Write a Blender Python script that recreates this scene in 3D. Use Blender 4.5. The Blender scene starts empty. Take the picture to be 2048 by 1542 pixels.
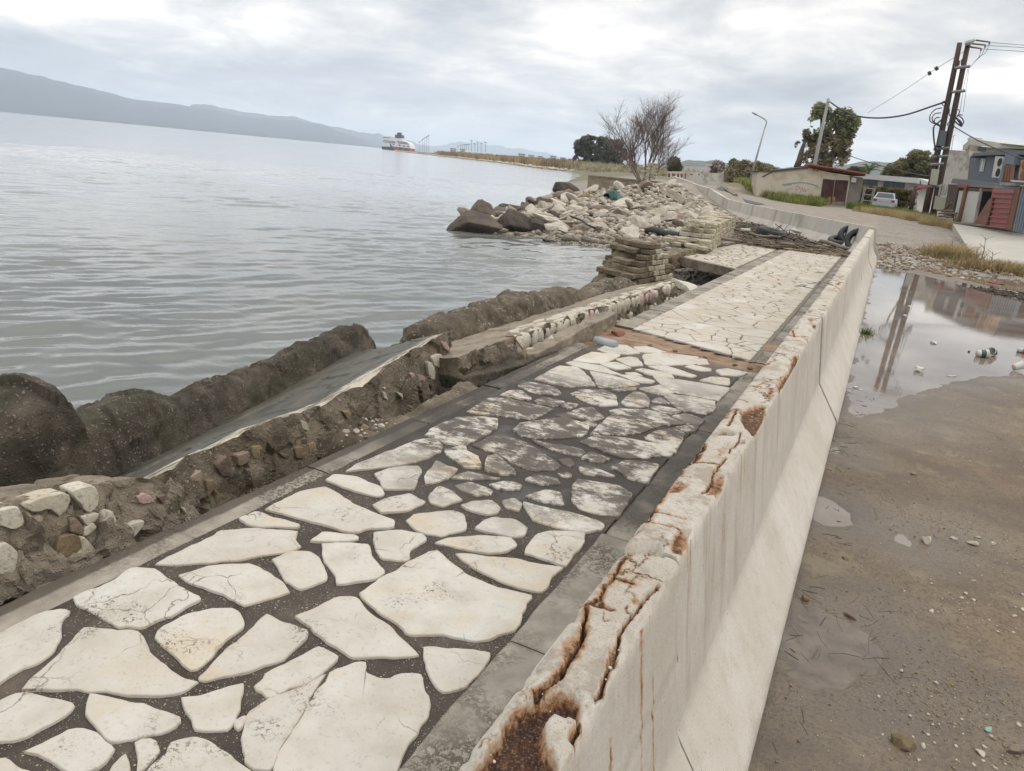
import bpy, math, random
import numpy as np
from mathutils import Vector, Matrix, Euler

SC = bpy.context.scene
COL = SC.collection
rad = math.radians

# ------------------------------------------------------------------ camera
CAM_FWD = np.array([-0.40188543, 0.86975975, -0.28636703])
CAM_RIGHT = np.array([0.89208552, 0.44243683, 0.09183173])
CAM_UP = np.array([-0.20657087, 0.21855805, 0.953709])
CAM_POS = np.array([0.0, 0.0, 1.65])
cam_data = bpy.data.cameras.new('camera')
cam_data.sensor_width = 36.0
cam_data.lens = 36.0 * 1500.0 / 2048.0
cam_data.clip_start = 0.05
cam_data.clip_end = 60000.0
cam = bpy.data.objects.new('camera', cam_data)
COL.objects.link(cam)
cam.matrix_world = Matrix(((CAM_RIGHT[0], CAM_UP[0], -CAM_FWD[0], CAM_POS[0]),
                           (CAM_RIGHT[1], CAM_UP[1], -CAM_FWD[1], CAM_POS[1]),
                           (CAM_RIGHT[2], CAM_UP[2], -CAM_FWD[2], CAM_POS[2]),
                           (0, 0, 0, 1)))
SC.camera = cam

# ------------------------------------------------------------------ colour management, sampling
SC.view_settings.view_transform = 'Standard'
SC.view_settings.look = 'None'
SC.view_settings.gamma = 1.0
SC.view_settings.exposure = 0.1
SC.view_settings.use_curve_mapping = False
SC.render.engine = 'CYCLES'
SC.cycles.use_denoising = True
try:
    SC.cycles.denoiser = 'OPENIMAGEDENOISE'
except Exception:
    pass
SC.cycles.max_bounces = 6
SC.cycles.diffuse_bounces = 3
SC.cycles.glossy_bounces = 3
SC.cycles.transmission_bounces = 2
SC.cycles.volume_bounces = 2
SC.cycles.transparent_max_bounces = 8
SC.cycles.sample_clamp_indirect = 8.0

# ------------------------------------------------------------------ sun
SUN_EL, SUN_AZ = rad(52), rad(60)      # azimuth clockwise from +Y
sun_data = bpy.data.lights.new('sun', 'SUN')
sun_data.energy = 0.75
sun_data.angle = rad(28)
sun_data.color = (1.0, 0.93, 0.83)
sun = bpy.data.objects.new('sun', sun_data)
COL.objects.link(sun)
_d = Vector((math.sin(SUN_AZ) * math.cos(SUN_EL), math.cos(SUN_AZ) * math.cos(SUN_EL), math.sin(SUN_EL)))
sun.rotation_euler = _d.to_track_quat('Z', 'Y').to_euler()

# ------------------------------------------------------------------ node helper
class NB:
    def __init__(self, tree):
        self.t = tree; self.nodes = tree.nodes; self.links = tree.links; self._pos = None
    def _set(self, sock, v):
        if v is None: return
        if isinstance(v, bpy.types.NodeSocket): self.links.new(v, sock)
        else:
            if sock.type == 'RGBA' and len(v) == 3: v = (*v, 1.0)
            sock.default_value = v
    def node(self, typ, props=None, ins=None):
        n = self.nodes.new(typ)
        for k, v in (props or {}).items(): setattr(n, k, v)
        for k, v in (ins or {}).items(): self._set(n.inputs[k], v)
        return n
    def pos(self):
        if self._pos is None: self._pos = self.node('ShaderNodeNewGeometry').outputs['Position']
        return self._pos
    def obj(self): return self.node('ShaderNodeTexCoord').outputs['Object']
    def rand(self): return self.node('ShaderNodeObjectInfo').outputs['Random']
    def attr(self, name): return self.node('ShaderNodeAttribute', dict(attribute_name=name)).outputs['Fac']
    def scale(self, vec, s):
        return self.node('ShaderNodeVectorMath', dict(operation='MULTIPLY'), {0: vec, 1: s}).outputs[0]
    def add(self, vec, s):
        return self.node('ShaderNodeVectorMath', dict(operation='ADD'), {0: vec, 1: s}).outputs[0]
    def xyz(self, vec): return self.node('ShaderNodeSeparateXYZ', None, {0: vec}).outputs
    def noise(self, scale, detail=4, rough=0.55, vec=None, dist=0.0):
        return self.node('ShaderNodeTexNoise', None, dict(Vector=vec if vec is not None else self.pos(), Scale=scale, Detail=detail,
                         Roughness=rough, Distortion=dist)).outputs['Fac']
    def vor(self, scale, feature='F1', vec=None, rnd=1.0, out='Distance'):
        return self.node('ShaderNodeTexVoronoi', dict(feature=feature), dict(Vector=vec if vec is not None else self.pos(), Scale=scale, Randomness=rnd)).outputs[out]
    def ramp(self, fac, stops, interp='LINEAR'):
        n = self.node('ShaderNodeValToRGB', None, dict(Fac=fac))
        cr = n.color_ramp; cr.interpolation = interp
        while len(cr.elements) > len(stops): cr.elements.remove(cr.elements[-1])
        while len(cr.elements) < len(stops): cr.elements.new(0.5)
        for e, (p, c) in zip(cr.elements, stops):
            e.position = p
            e.color = (c, c, c, 1) if isinstance(c, (int, float)) else ((*c, 1) if len(c) == 3 else c)
        return n.outputs[0]
    def mix(self, fac, a, b, blend='MIX'):
        n = self.node('ShaderNodeMix', dict(data_type='RGBA', blend_type=blend))
        self._set(n.inputs[0], fac); self._set(n.inputs[6], a); self._set(n.inputs[7], b)
        return n.outputs[2]
    def m(self, op, a, b=0.0, clamp=False):
        n = self.node('ShaderNodeMath', dict(operation=op, use_clamp=clamp))
        self._set(n.inputs[0], a); self._set(n.inputs[1], b)
        return n.outputs[0]
    def mr(self, v, a, b, c=0.0, d=1.0):
        return self.node('ShaderNodeMapRange', dict(interpolation_type='SMOOTHSTEP'),
                         {0: v, 1: a, 2: b, 3: c, 4: d}).outputs[0]
    def bump(self, h, strength=0.5, dist=0.01, normal=None):
        return self.node('ShaderNodeBump', None, dict(Height=h, Strength=strength, Distance=dist, Normal=normal)).outputs[0]

MATS = {}
def material(name, fn):
    m = bpy.data.materials.new(name); m.use_nodes = True
    nb = NB(m.node_tree)
    bsdf = m.node_tree.nodes['Principled BSDF']
    for k, v in fn(nb).items(): nb._set(bsdf.inputs[k], v)
    MATS[name] = m
    return m

# ------------------------------------------------------------------ world: Nishita sky under an overcast cloud layer
world = bpy.data.worlds.new('World'); SC.world = world; world.use_nodes = True
def build_world():
    nb = NB(world.node_tree)
    bg = world.node_tree.nodes['Background']
    sky = nb.node('ShaderNodeTexSky')
    sky.sky_type = 'NISHITA'; sky.sun_disc = False
    sky.sun_elevation = SUN_EL; sky.sun_rotation = SUN_AZ
    d = nb.node('ShaderNodeTexCoord').outputs['Generated']
    x, y, z = nb.xyz(d)
    zc = nb.m('MAXIMUM', z, 0.0)
    den = nb.m('ADD', zc, 0.19)
    px = nb.m('DIVIDE', x, den); py = nb.m('DIVIDE', y, den)
    p = nb.node('ShaderNodeCombineXYZ', None, {0: px, 1: py, 2: 0.0}).outputs[0]
    big = nb.noise(0.85, 5, 0.5, nb.add(p, (3.1, 7.7, 0.0)), 0.5)
    mid = nb.noise(2.3, 8, 0.58, nb.add(p, (11.3, 1.7, 0.0)), 0.35)
    tone = nb.m('ADD', nb.m('MULTIPLY', big, 0.9), nb.m('MULTIPLY', mid, 0.55)); tone = nb.m('SUBTRACT', tone, 0.225)
    cl = nb.ramp(tone, [(0.30, (4.5, 4.75, 5.35)), (0.41, (5.9, 6.1, 6.5)), (0.50, (7.7, 7.7, 7.75)), (0.58, (9.8, 9.5, 9.2)), (0.68, (13.5, 13.0, 12.3))])
    # low hanging bluish bank just above the far hills
    bank = nb.noise(7.0, 6, 0.6, nb.scale(d, (1.0, 1.0, 4.5)), 0.6)
    low = nb.m('MULTIPLY', nb.mr(z, 0.125, 0.05), nb.mr(z, -0.02, 0.02))
    west = nb.mr(x, -0.35, -0.8)
    lowf = nb.m('MULTIPLY', low, nb.m('MULTIPLY', nb.mr(bank, 0.36, 0.62), nb.m('ADD', 0.35, nb.m('MULTIPLY', west, 0.6))))
    cl = nb.mix(lowf, cl, (5.5, 5.8, 6.4))
    # white cloud wisps lying along the foot of the far hills
    wis = nb.noise(16.0, 6, 0.62, nb.scale(d, (1.0, 1.0, 3.2)), 0.8)
    wf = nb.m('MULTIPLY', nb.m('MULTIPLY', nb.mr(z, 0.052, 0.026), nb.mr(z, 0.0, 0.014)), nb.mr(wis, 0.5, 0.68))
    cl = nb.mix(nb.m('MULTIPLY', wf, 0.8), cl, (8.0, 7.9, 7.8))
    # an overcast dome is brighter overhead than at the horizon
    gain = nb.m('ADD', 1.0, nb.m('MULTIPLY', nb.mr(z, 0.25, 0.95), 1.25))
    cl = nb.mix(1.0, cl, nb.node('ShaderNodeCombineXYZ', None, {0: gain, 1: gain, 2: gain}).outputs[0], 'MULTIPLY')
    col = nb.mix(0.97, sky.outputs[0], cl)
    nb._set(bg.inputs['Color'], col)
    bg.inputs['Strength'].default_value = 0.1
build_world()

# ------------------------------------------------------------------ numpy helpers
def _hash(ix, iy, iz, seed):
    h = (ix.astype(np.int64) * 374761393 + iy.astype(np.int64) * 668265263 + iz.astype(np.int64) * 2147483647 + seed * 974711) & 0xffffffff
    h = ((h ^ (h >> 13)) * 1274126177) & 0xffffffff
    h = ((h ^ (h >> 16)) * 2246822519) & 0xffffffff
    return ((h ^ (h >> 15)) & 0xffff) / 65535.0
def vnoise(p, seed=0):
    p = np.asarray(p, float); i = np.floor(p).astype(np.int64); f = p - i; f = f * f * (3 - 2 * f)
    r = 0.0
    for dx in (0, 1):
        wx = f[:, 0] if dx else 1 - f[:, 0]
        for dy in (0, 1):
            wy = f[:, 1] if dy else 1 - f[:, 1]
            for dz in (0, 1):
                wz = f[:, 2] if dz else 1 - f[:, 2]
                r = r + wx * wy * wz * _hash(i[:, 0] + dx, i[:, 1] + dy, i[:, 2] + dz, seed)
    return r * 2 - 1
def fbm(p, seed=0, octv=4, gain=0.5):
    p = np.asarray(p, float); a = 1.0; s = 0.0; t = 0.0
    for o in range(octv):
        s = s + a * vnoise(p * (2 ** o), seed + o * 17); t += a; a *= gain
    return s / t
def facet(p, freq, seed):
    """a random value held constant over each cell of a jittered 3-D lattice (broken, blocky relief) and the distance to the cell's centre"""
    p = np.asarray(p, float) * freq; i = np.floor(p).astype(np.int64); best = np.full(len(p), 9.0); val = np.zeros(len(p))
    for dx in (-1, 0, 1):
        for dy in (-1, 0, 1):
            for dz in (-1, 0, 1):
                c = i + np.array([dx, dy, dz]); q = c + np.stack([_hash(c[:, 0], c[:, 1], c[:, 2], seed + k) for k in (1, 2, 3)], 1)
                d = np.linalg.norm(p - q, axis=1); n = d < best; best = np.where(n, d, best); val = np.where(n, _hash(c[:, 0], c[:, 1], c[:, 2], seed + 9), val)
    return val * 2 - 1, best
def p3(x, y, z=None):
    x = np.asarray(x, float); y = np.asarray(y, float)
    return np.stack([x.ravel(), y.ravel(), np.zeros(x.size) if z is None else np.asarray(z, float).ravel()], 1)
def sstep(a, b, x):
    t = np.clip((np.asarray(x, float) - a) / (b - a), 0, 1); return t * t * (3 - 2 * t)
def ray(px, py): return CAM_FWD * 1500.0 + CAM_RIGHT * (px - 1024.0) + CAM_UP * (771.0 - py)
def at(px, py, z=0.0):
    d = ray(px, py); return CAM_POS + d * ((z - CAM_POS[2]) / d[2])
def at_x(px, py, x):
    d = ray(px, py); return CAM_POS + d * ((x - CAM_POS[0]) / d[0])
def at_d(px, py, dist):
    d = ray(px, py); return CAM_POS + d * (dist / math.hypot(d[0], d[1]))
def seg_dist(P, poly):
    """distance of 2-D points P (N,2) to a polyline"""
    best = np.full(len(P), 1e9)
    for a, b in zip(poly[:-1], poly[1:]):
        a = np.asarray(a[:2], float); b = np.asarray(b[:2], float); ab = b - a
        t = np.clip(((P - a) @ ab) / max(ab @ ab, 1e-12), 0, 1)
        best = np.minimum(best, np.hypot(*(P - a - t[:, None] * ab).T))
    return best
def inside(P, poly):
    poly = [(float(q[0]), float(q[1])) for q in poly]; x, y = P[:, 0], P[:, 1]; r = np.zeros(len(P), bool); n = len(poly)
    for i in range(n):
        x1, y1 = poly[i][0], poly[i][1]; x2, y2 = poly[(i + 1) % n][0], poly[(i + 1) % n][1]
        if y1 == y2: continue
        c = ((y1 > y) != (y2 > y)) & (x < (x2 - x1) * (y - y1) / (y2 - y1) + x1)
        r ^= c
    return r
def sdf(P, poly):
    d = seg_dist(P, list(poly) + [poly[0]]); return np.where(inside(P, poly), d, -d)

# ------------------------------------------------------------------ object helpers
def props(o, label=None, cat=None, group=None, kind=None):
    if label: o['label'] = label
    if cat: o['category'] = cat
    if group: o['group'] = group
    if kind: o['kind'] = kind
    return o
def link(name, data, parent=None, **kw):
    o = bpy.data.objects.new(name, data); COL.objects.link(o)
    if parent is not None: o.parent = parent
    return props(o, **kw)
def make_mesh(name, verts, faces, mats=None, smooth=False, fmat=None, attrs=None):
    me = bpy.data.meshes.new(name)
    if isinstance(faces, np.ndarray):
        v = np.asarray(verts, np.float32); k = faces.shape[1]
        me.vertices.add(len(v)); me.vertices.foreach_set('co', v.ravel())
        me.loops.add(faces.size); me.loops.foreach_set('vertex_index', faces.astype(np.int32).ravel())
        me.polygons.add(len(faces)); me.polygons.foreach_set('loop_start', np.arange(0, faces.size, k, dtype=np.int32))
        me.polygons.foreach_set('loop_total', np.full(len(faces), k, np.int32))
        me.update(calc_edges=True)
    else:
        me.from_pydata([tuple(map(float, q)) for q in verts], [], [tuple(int(i) for i in f) for f in faces]); me.update()
    for m in ([mats] if isinstance(mats, str) else (mats or [])): me.materials.append(MATS[m])
    if smooth: me.polygons.foreach_set('use_smooth', np.ones(len(me.polygons), bool))
    if fmat is not None: me.polygons.foreach_set('material_index', np.asarray(fmat, np.int32))
    for k, a in (attrs or {}).items():
        at_ = me.attributes.new(k, 'FLOAT', 'POINT'); at_.data.foreach_set('value', np.asarray(a, np.float32))
    return me
def thing(name, label, cat, loc=(0, 0, 0), rz=0.0, group=None):
    o = bpy.data.objects.new(name, None); COL.objects.link(o)
    o.location = loc; o.rotation_euler = (0, 0, rz); o.empty_display_size = 0.2
    return props(o, label, cat, group)
def world_part(name, me, parent):
    """a child whose mesh is already in world coordinates"""
    o = link(name, me, parent)
    o.matrix_parent_inverse = parent_matrix(parent).inverted()
    return o
def parent_matrix(p):
    m = Matrix.LocRotScale(p.location, p.rotation_euler, p.scale)
    return (parent_matrix(p.parent) @ p.matrix_parent_inverse @ m) if p.parent else m
def copy_tree(o, parent=None):
    c = o.copy(); COL.objects.link(c); c.parent = parent
    for ch in o.children: copy_tree(ch, c)
    return c
class MB:
    """collects simple solids into one mesh"""
    def __init__(self): self.v = []; self.f = []; self.mi = []
    def raw(self, v, f, mi=0):
        n = len(self.v); self.v += [tuple(map(float, q)) for q in v]; self.f += [tuple(int(i) + n for i in q) for q in f]; self.mi += [mi] * len(f); return self
    def box(self, c, s, rot=None, mi=0, taper=1.0):
        x, y, z = s[0] / 2, s[1] / 2, s[2] / 2
        vs = [(-x, -y, -z), (x, -y, -z), (x, y, -z), (-x, y, -z), (-x * taper, -y * taper, z), (x * taper, -y * taper, z), (x * taper, y * taper, z), (-x * taper, y * taper, z)]
        M = Matrix.Translation(c) @ (Euler(rot).to_matrix().to_4x4() if rot else Matrix.Identity(4))
        return self.raw([M @ Vector(q) for q in vs], [(3, 2, 1, 0), (4, 5, 6, 7), (0, 1, 5, 4), (1, 2, 6, 5), (2, 3, 7, 6), (3, 0, 4, 7)], mi)
    def b2(self, lo, hi, mi=0):
        return self.box([(a + b) / 2 for a, b in zip(lo, hi)], [b - a for a, b in zip(lo, hi)], mi=mi)
    def tube(self, pts, r, n=6, mi=0, cap=True):
        pts = [Vector(p) for p in pts]; rs = r if isinstance(r, (list, tuple, np.ndarray)) else [r] * len(pts)
        V = []; F = []
        up = Vector((0, 0, 1))
        for i, p in enumerate(pts):
            t = (pts[min(i + 1, len(pts) - 1)] - pts[max(i - 1, 0)])
            t = t.normalized() if t.length > 1e-9 else Vector((0, 0, 1))
            a = t.cross(up if abs(t.z) < 0.95 else Vector((1, 0, 0))).normalized(); b = t.cross(a)
            for k in range(n):
                an = 2 * math.pi * k / n
                V.append(p + (a * math.cos(an) + b * math.sin(an)) * rs[i])
        for i in range(len(pts) - 1):
            for k in range(n):
                k2 = (k + 1) % n
                F.append((i * n + k, i * n + k2, (i + 1) * n + k2, (i + 1) * n + k))
        if cap:
            F.append(tuple(range(n - 1, -1, -1))); F.append(tuple((len(pts) - 1) * n + k for k in range(n)))
        return self.raw(V, F, mi)
    def prism(self, poly, z0, z1, mi=0):
        n = len(poly); V = [(x, y, z0) for x, y in poly] + [(x, y, z1) for x, y in poly]
        F = [tuple(range(n - 1, -1, -1)), tuple(range(n, 2 * n))] + [(i, (i + 1) % n, n + (i + 1) % n, n + i) for i in range(n)]
        return self.raw(V, F, mi)
    def mesh(self, name, mats, smooth=False):
        return make_mesh(name, self.v, self.f, mats, smooth, self.mi)
    def build(self, name, mats, parent=None, smooth=False, **kw):
        return link(name, self.mesh(name, mats, smooth), parent, **kw)
def grid_faces(nu, nv, wrap=False):
    i = np.arange(nu - 1)[:, None]; j = np.arange(nv if wrap else nv - 1)[None, :]
    a = i * nv + j; b = i * nv + (j + 1) % nv; c = (i + 1) * nv + (j + 1) % nv; d = (i + 1) * nv + j
    return np.stack([a, b, c, d], -1).reshape(-1, 4)
def resample(pts, n, closed=False):
    P = np.asarray(pts, float)
    if closed: P = np.vstack([P, P[:1]])
    L = np.r_[0, np.cumsum(np.linalg.norm(np.diff(P, axis=0), axis=1))]
    t = np.linspace(0, L[-1], n + (1 if closed else 0))
    if closed: t = t[:-1]
    return np.stack([np.interp(t, L, P[:, k]) for k in range(P.shape[1])], 1)
def rough_loft(name, rings, us, nu, nv, mats, amp=0.02, freq=4.0, seed=1, smooth=True, attrs=None, ridge=0.0):
    """lofts closed cross-sections (each a list of 3-D points, same count) along u, displaced by noise into a broken rough body"""
    rings = [np.asarray(r, float) for r in rings]
    us = np.asarray(us, float); uu = np.linspace(us[0], us[-1], nu)
    R = np.stack(rings); K = R.shape[1]
    full = np.stack([np.stack([np.interp(uu, us, R[:, k, a]) for k in range(K)], 1) for a in range(3)], 2)
    P = np.stack([resample(r, nv, True) for r in full])
    cen = P.mean(1, keepdims=True)
    # round the two ends a little
    caps = []
    for side in (0, -1):
        c = cen[side]; caps.append([c + (P[side] - c) * s for s in (0.02, 0.55, 0.86)])
    P = np.concatenate([np.stack(caps[0]), P, np.stack(caps[1][::-1])])
    nr = len(P); flat = P.reshape(-1, 3)
    nrm = (P - P.mean(1, keepdims=True)).reshape(-1, 3); nrm /= np.linalg.norm(nrm, axis=1, keepdims=True) + 1e-9
    d = fbm(flat * freq, seed, 5, 0.55)[:, None]
    off = np.stack([fbm(flat * freq + 31.7 * k, seed + 50 + k, 4, 0.55) for k in range(3)], 1)
    fv, fd = facet(flat + off * 0.05, freq * 1.5, seed + 5); gv, gd = facet(flat, 26.0, seed + 6)
    V = flat + nrm * d * amp * 0.8 + off * amp * 0.6 + nrm * (fv * amp * 0.42 + np.maximum(0, 0.5 - gd) * (gv > 0.1) * 0.016)[:, None]
    if ridge: V += nrm * (-np.abs(fbm(flat * freq * 0.6 + 9.0, seed + 90, 3)))[:, None] * ridge
    A = {k: fn(V) for k, fn in (attrs or {}).items()}
    return make_mesh(name, V, grid_faces(nr, nv, True), mats, smooth, None, A)
def rock_mesh(name, seed, mats, sub=2, cuts=9, rough=0.05, squash=(1, 0.8, 0.6)):
    import bmesh
    rr = random.Random(seed)
    bm = bmesh.new(); bmesh.ops.create_icosphere(bm, subdivisions=sub, radius=1.0)
    co = np.array([v.co[:] for v in bm.verts])
    for _ in range(cuts):
        n = np.array([rr.gauss(0, 1) for _ in range(3)]); n /= np.linalg.norm(n)
        lim = rr.uniform(0.5, 0.8); over = np.maximum(co @ n - lim, 0); co -= over[:, None] * n * 0.95
    co *= np.array(squash)
    co += (fbm(co * 2.5 + seed * 3.3, seed, 3) * rough)[:, None] * co / (np.linalg.norm(co, axis=1, keepdims=True) + 1e-9)
    for v, c in zip(bm.verts, co): v.co = c
    me = bpy.data.meshes.new(name); bm.to_mesh(me); bm.free()
    for m in mats: me.materials.append(MATS[m])
    return me
# ------------------------------------------------------------------ materials
def wet_zone(nb):
    y = nb.xyz(nb.pos())[1]
    wob = nb.m('MULTIPLY', nb.m('SUBTRACT', nb.noise(1.1, 3), 0.5), 2.2)
    yy = nb.m('ADD', y, wob)
    return nb.m('MULTIPLY', nb.mr(yy, 2.75, 3.7), nb.mr(yy, 6.4, 5.0))
def f_flag(nb):
    r = nb.rand()
    a = nb.ramp(nb.noise(5, 5, 0.6), [(0.3, (.41, .375, .315)), (0.5, (.49, .465, .41)), (0.7, (.535, .515, .47))])
    a = nb.mix(nb.m('MULTIPLY', nb.mr(nb.noise(2.4, 4, 0.6), 0.5, 0.68), nb.m('ADD', 0.25, nb.m('MULTIPLY', r, 0.6))), a, (.49, .385, .235))
    rim = nb.attr('rim')
    a = nb.mix(nb.m('MULTIPLY', nb.m('MULTIPLY', rim, nb.mr(nb.noise(3.3, 3), 0.42, 0.62)), 0.55), a, (.455, .39, .295))
    a = nb.mix(nb.m('MULTIPLY', nb.m('ABSOLUTE', nb.m('SUBTRACT', r, 0.5)), 0.8), a, (.39, .35, .295))
    fine = nb.noise(60, 4, 0.7)
    a = nb.mix(nb.m('MULTIPLY', nb.mr(fine, 0.46, 0.3), 0.5), a, (.30, .255, .19))
    # hairline cracks, grouped
    dv = nb.node('ShaderNodeVectorMath', dict(operation='ADD'), {0: nb.pos(), 1: nb.scale(nb.node('ShaderNodeTexNoise', None, dict(Vector=nb.pos(), Scale=9.0, Detail=4.0)).outputs['Color'], (.12, .12, .12))}).outputs[0]
    cr = nb.m('MULTIPLY', nb.mr(nb.vor(4.2, 'DISTANCE_TO_EDGE', dv), 0.012, 0.002), nb.mr(nb.noise(2.1, 2), 0.5, 0.6))
    a = nb.mix(nb.m('MULTIPLY', cr, 0.8), a, (.16, .125, .085))
    # black lichen spots
    sp = nb.m('MULTIPLY', nb.mr(nb.noise(60, 6, 0.8), 0.5, 0.6), nb.mr(nb.noise(3.6, 3, 0.5, nb.add(nb.pos(), (4.0, 2.0, 0.0))), 0.55, 0.68))
    a = nb.mix(nb.m('MULTIPLY', sp, 0.85), a, (.06, .05, .04))
    w = wet_zone(nb)
    dirt = nb.noise(1.0, 9, 0.78, nb.scale(nb.pos(), (8.0, 11.0, 1.0)))
    dm = nb.m('MULTIPLY', w, nb.mr(nb.m('ADD', dirt, nb.m('MULTIPLY', nb.m('SUBTRACT', nb.noise(1.6, 2), 0.5), 0.5)), 0.40, 0.55))
    a = nb.mix(nb.m('MULTIPLY', dm, 0.95), a, (.062, .048, .035))
    far = nb.mr(nb.xyz(nb.pos())[1], 7.0, 9.0)
    a = nb.mix(nb.m('MULTIPLY', far, nb.m('MULTIPLY', nb.mr(nb.noise(1.7, 5), 0.3, 0.6), 0.75)), a, (.385, .335, .265))
    h = nb.m('ADD', nb.m('MULTIPLY', nb.noise(14, 8, 0.7), 1.3), nb.m('MULTIPLY', cr, -0.7))
    ro = nb.m('SUBTRACT', 0.85, nb.m('MULTIPLY', dm, 0.18))
    return {'Base Color': a, 'Roughness': ro, 'Normal': nb.bump(h, 0.5, 0.012), 'Specular IOR Level': 0.35}
material('flagstone', f_flag)
def speck(nb, base, scale, th0, th1, col, vec=None, amount=1.0):
    d = nb.vor(scale, 'F1', vec)
    keep = nb.mr(nb.vor(scale, 'F1', vec, out='Color'), 0.45, 0.5)
    return nb.mix(nb.m('MULTIPLY', nb.m('MULTIPLY', nb.mr(d, th1, th0), keep), amount), base, col)
def f_mortar(nb):
    w = wet_zone(nb)
    a = nb.ramp(nb.noise(4, 5, 0.6), [(0.3, (.040, .032, .026)), (0.55, (.068, .055, .043)), (0.75, (.115, .093, .072))])
    a = nb.mix(nb.m('MULTIPLY', w, 0.55), a, (.042, .038, .034))
    far = nb.mr(nb.xyz(nb.pos())[1], 6.3, 7.5)
    a = nb.mix(nb.m('MULTIPLY', far, 0.85), a, (.20, .172, .138))
    am = nb.m('MULTIPLY', nb.m('SUBTRACT', 1.0, nb.m('MULTIPLY', w, 0.85)), nb.mr(nb.noise(6, 3), 0.3, 0.6))
    a = speck(nb, a, 130, 0.16, 0.3, (.42, .38, .30), amount=am)
    a = speck(nb, a, 48, 0.1, 0.2, (.36, .32, .25), vec=nb.add(nb.pos(), (1.3, 2.2, 0.0)), amount=am)
    h = nb.m('ADD', nb.noise(25, 6, 0.65), nb.m('MULTIPLY', nb.mr(nb.vor(130), 0.4, 0.1), 0.35))
    return {'Base Color': a, 'Roughness': nb.m('SUBTRACT', 0.75, nb.m('MULTIPLY', nb.m('MULTIPLY', w, nb.mr(nb.noise(2.2, 3), 0.5, 0.62)), 0.5)), 'Normal': nb.bump(h, 0.7, 0.014), 'Specular IOR Level': 0.25}
material('mortar', f_mortar)
def f_kerb(nb):
    y = nb.xyz(nb.pos())[1]
    a = nb.ramp(nb.noise(7, 5, 0.6), [(0.3, (.19, .168, .135)), (0.55, (.285, .255, .21)), (0.75, (.36, .325, .27))])
    grit = nb.mr(nb.noise(2.3, 3), 0.42, 0.62)
    d = nb.m('MULTIPLY', grit, nb.mr(nb.noise(55, 4, 0.75), 0.46, 0.54))
    a = nb.mix(nb.m('MULTIPLY', d, 0.85), a, (.085, .07, .05))
    a = speck(nb, a, 90, 0.18, 0.3, (.44, .41, .35), amount=nb.m('MULTIPLY', grit, 0.8))
    xk = nb.xyz(nb.pos())[0]; outer = nb.m('MULTIPLY', nb.mr(nb.m('ADD', xk, nb.m('MULTIPLY', nb.noise(3, 4), 0.06)), -2.39, -2.41), nb.mr(y, 6.6, 6.2))
    a = nb.mix(nb.m('MULTIPLY', outer, 0.85), a, (.075, .06, .046))
    w = nb.m('MULTIPLY', wet_zone(nb), nb.mr(nb.noise(2.6, 5), 0.25, 0.5))
    a = nb.mix(nb.m('MULTIPLY', w, 0.86), a, (.052, .045, .038))
    h = nb.m('ADD', nb.noise(60, 4, 0.7), nb.m('MULTIPLY', d, -0.5))
    return {'Base Color': a, 'Roughness': nb.m('SUBTRACT', 0.85, nb.m('MULTIPLY', w, 0.15)), 'Normal': nb.bump(h, 0.6, 0.010), 'Specular IOR Level': 0.2}
material('kerb', f_kerb)
def f_earth(nb):
    a = nb.ramp(nb.noise(9, 5, 0.65, nb.scale(nb.pos(), (0.5, 1.6, 1.0))), [(0.3, (.13, .085, .055)), (0.5, (.27, .175, .11)), (0.68, (.36, .26, .18))])
    return {'Base Color': a, 'Roughness': 0.8, 'Normal': nb.bump(nb.noise(18, 6, 0.7, nb.scale(nb.pos(), (0.6, 2.0, 1.0))), 0.8, 0.03)}
material('earth', f_earth)
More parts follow.
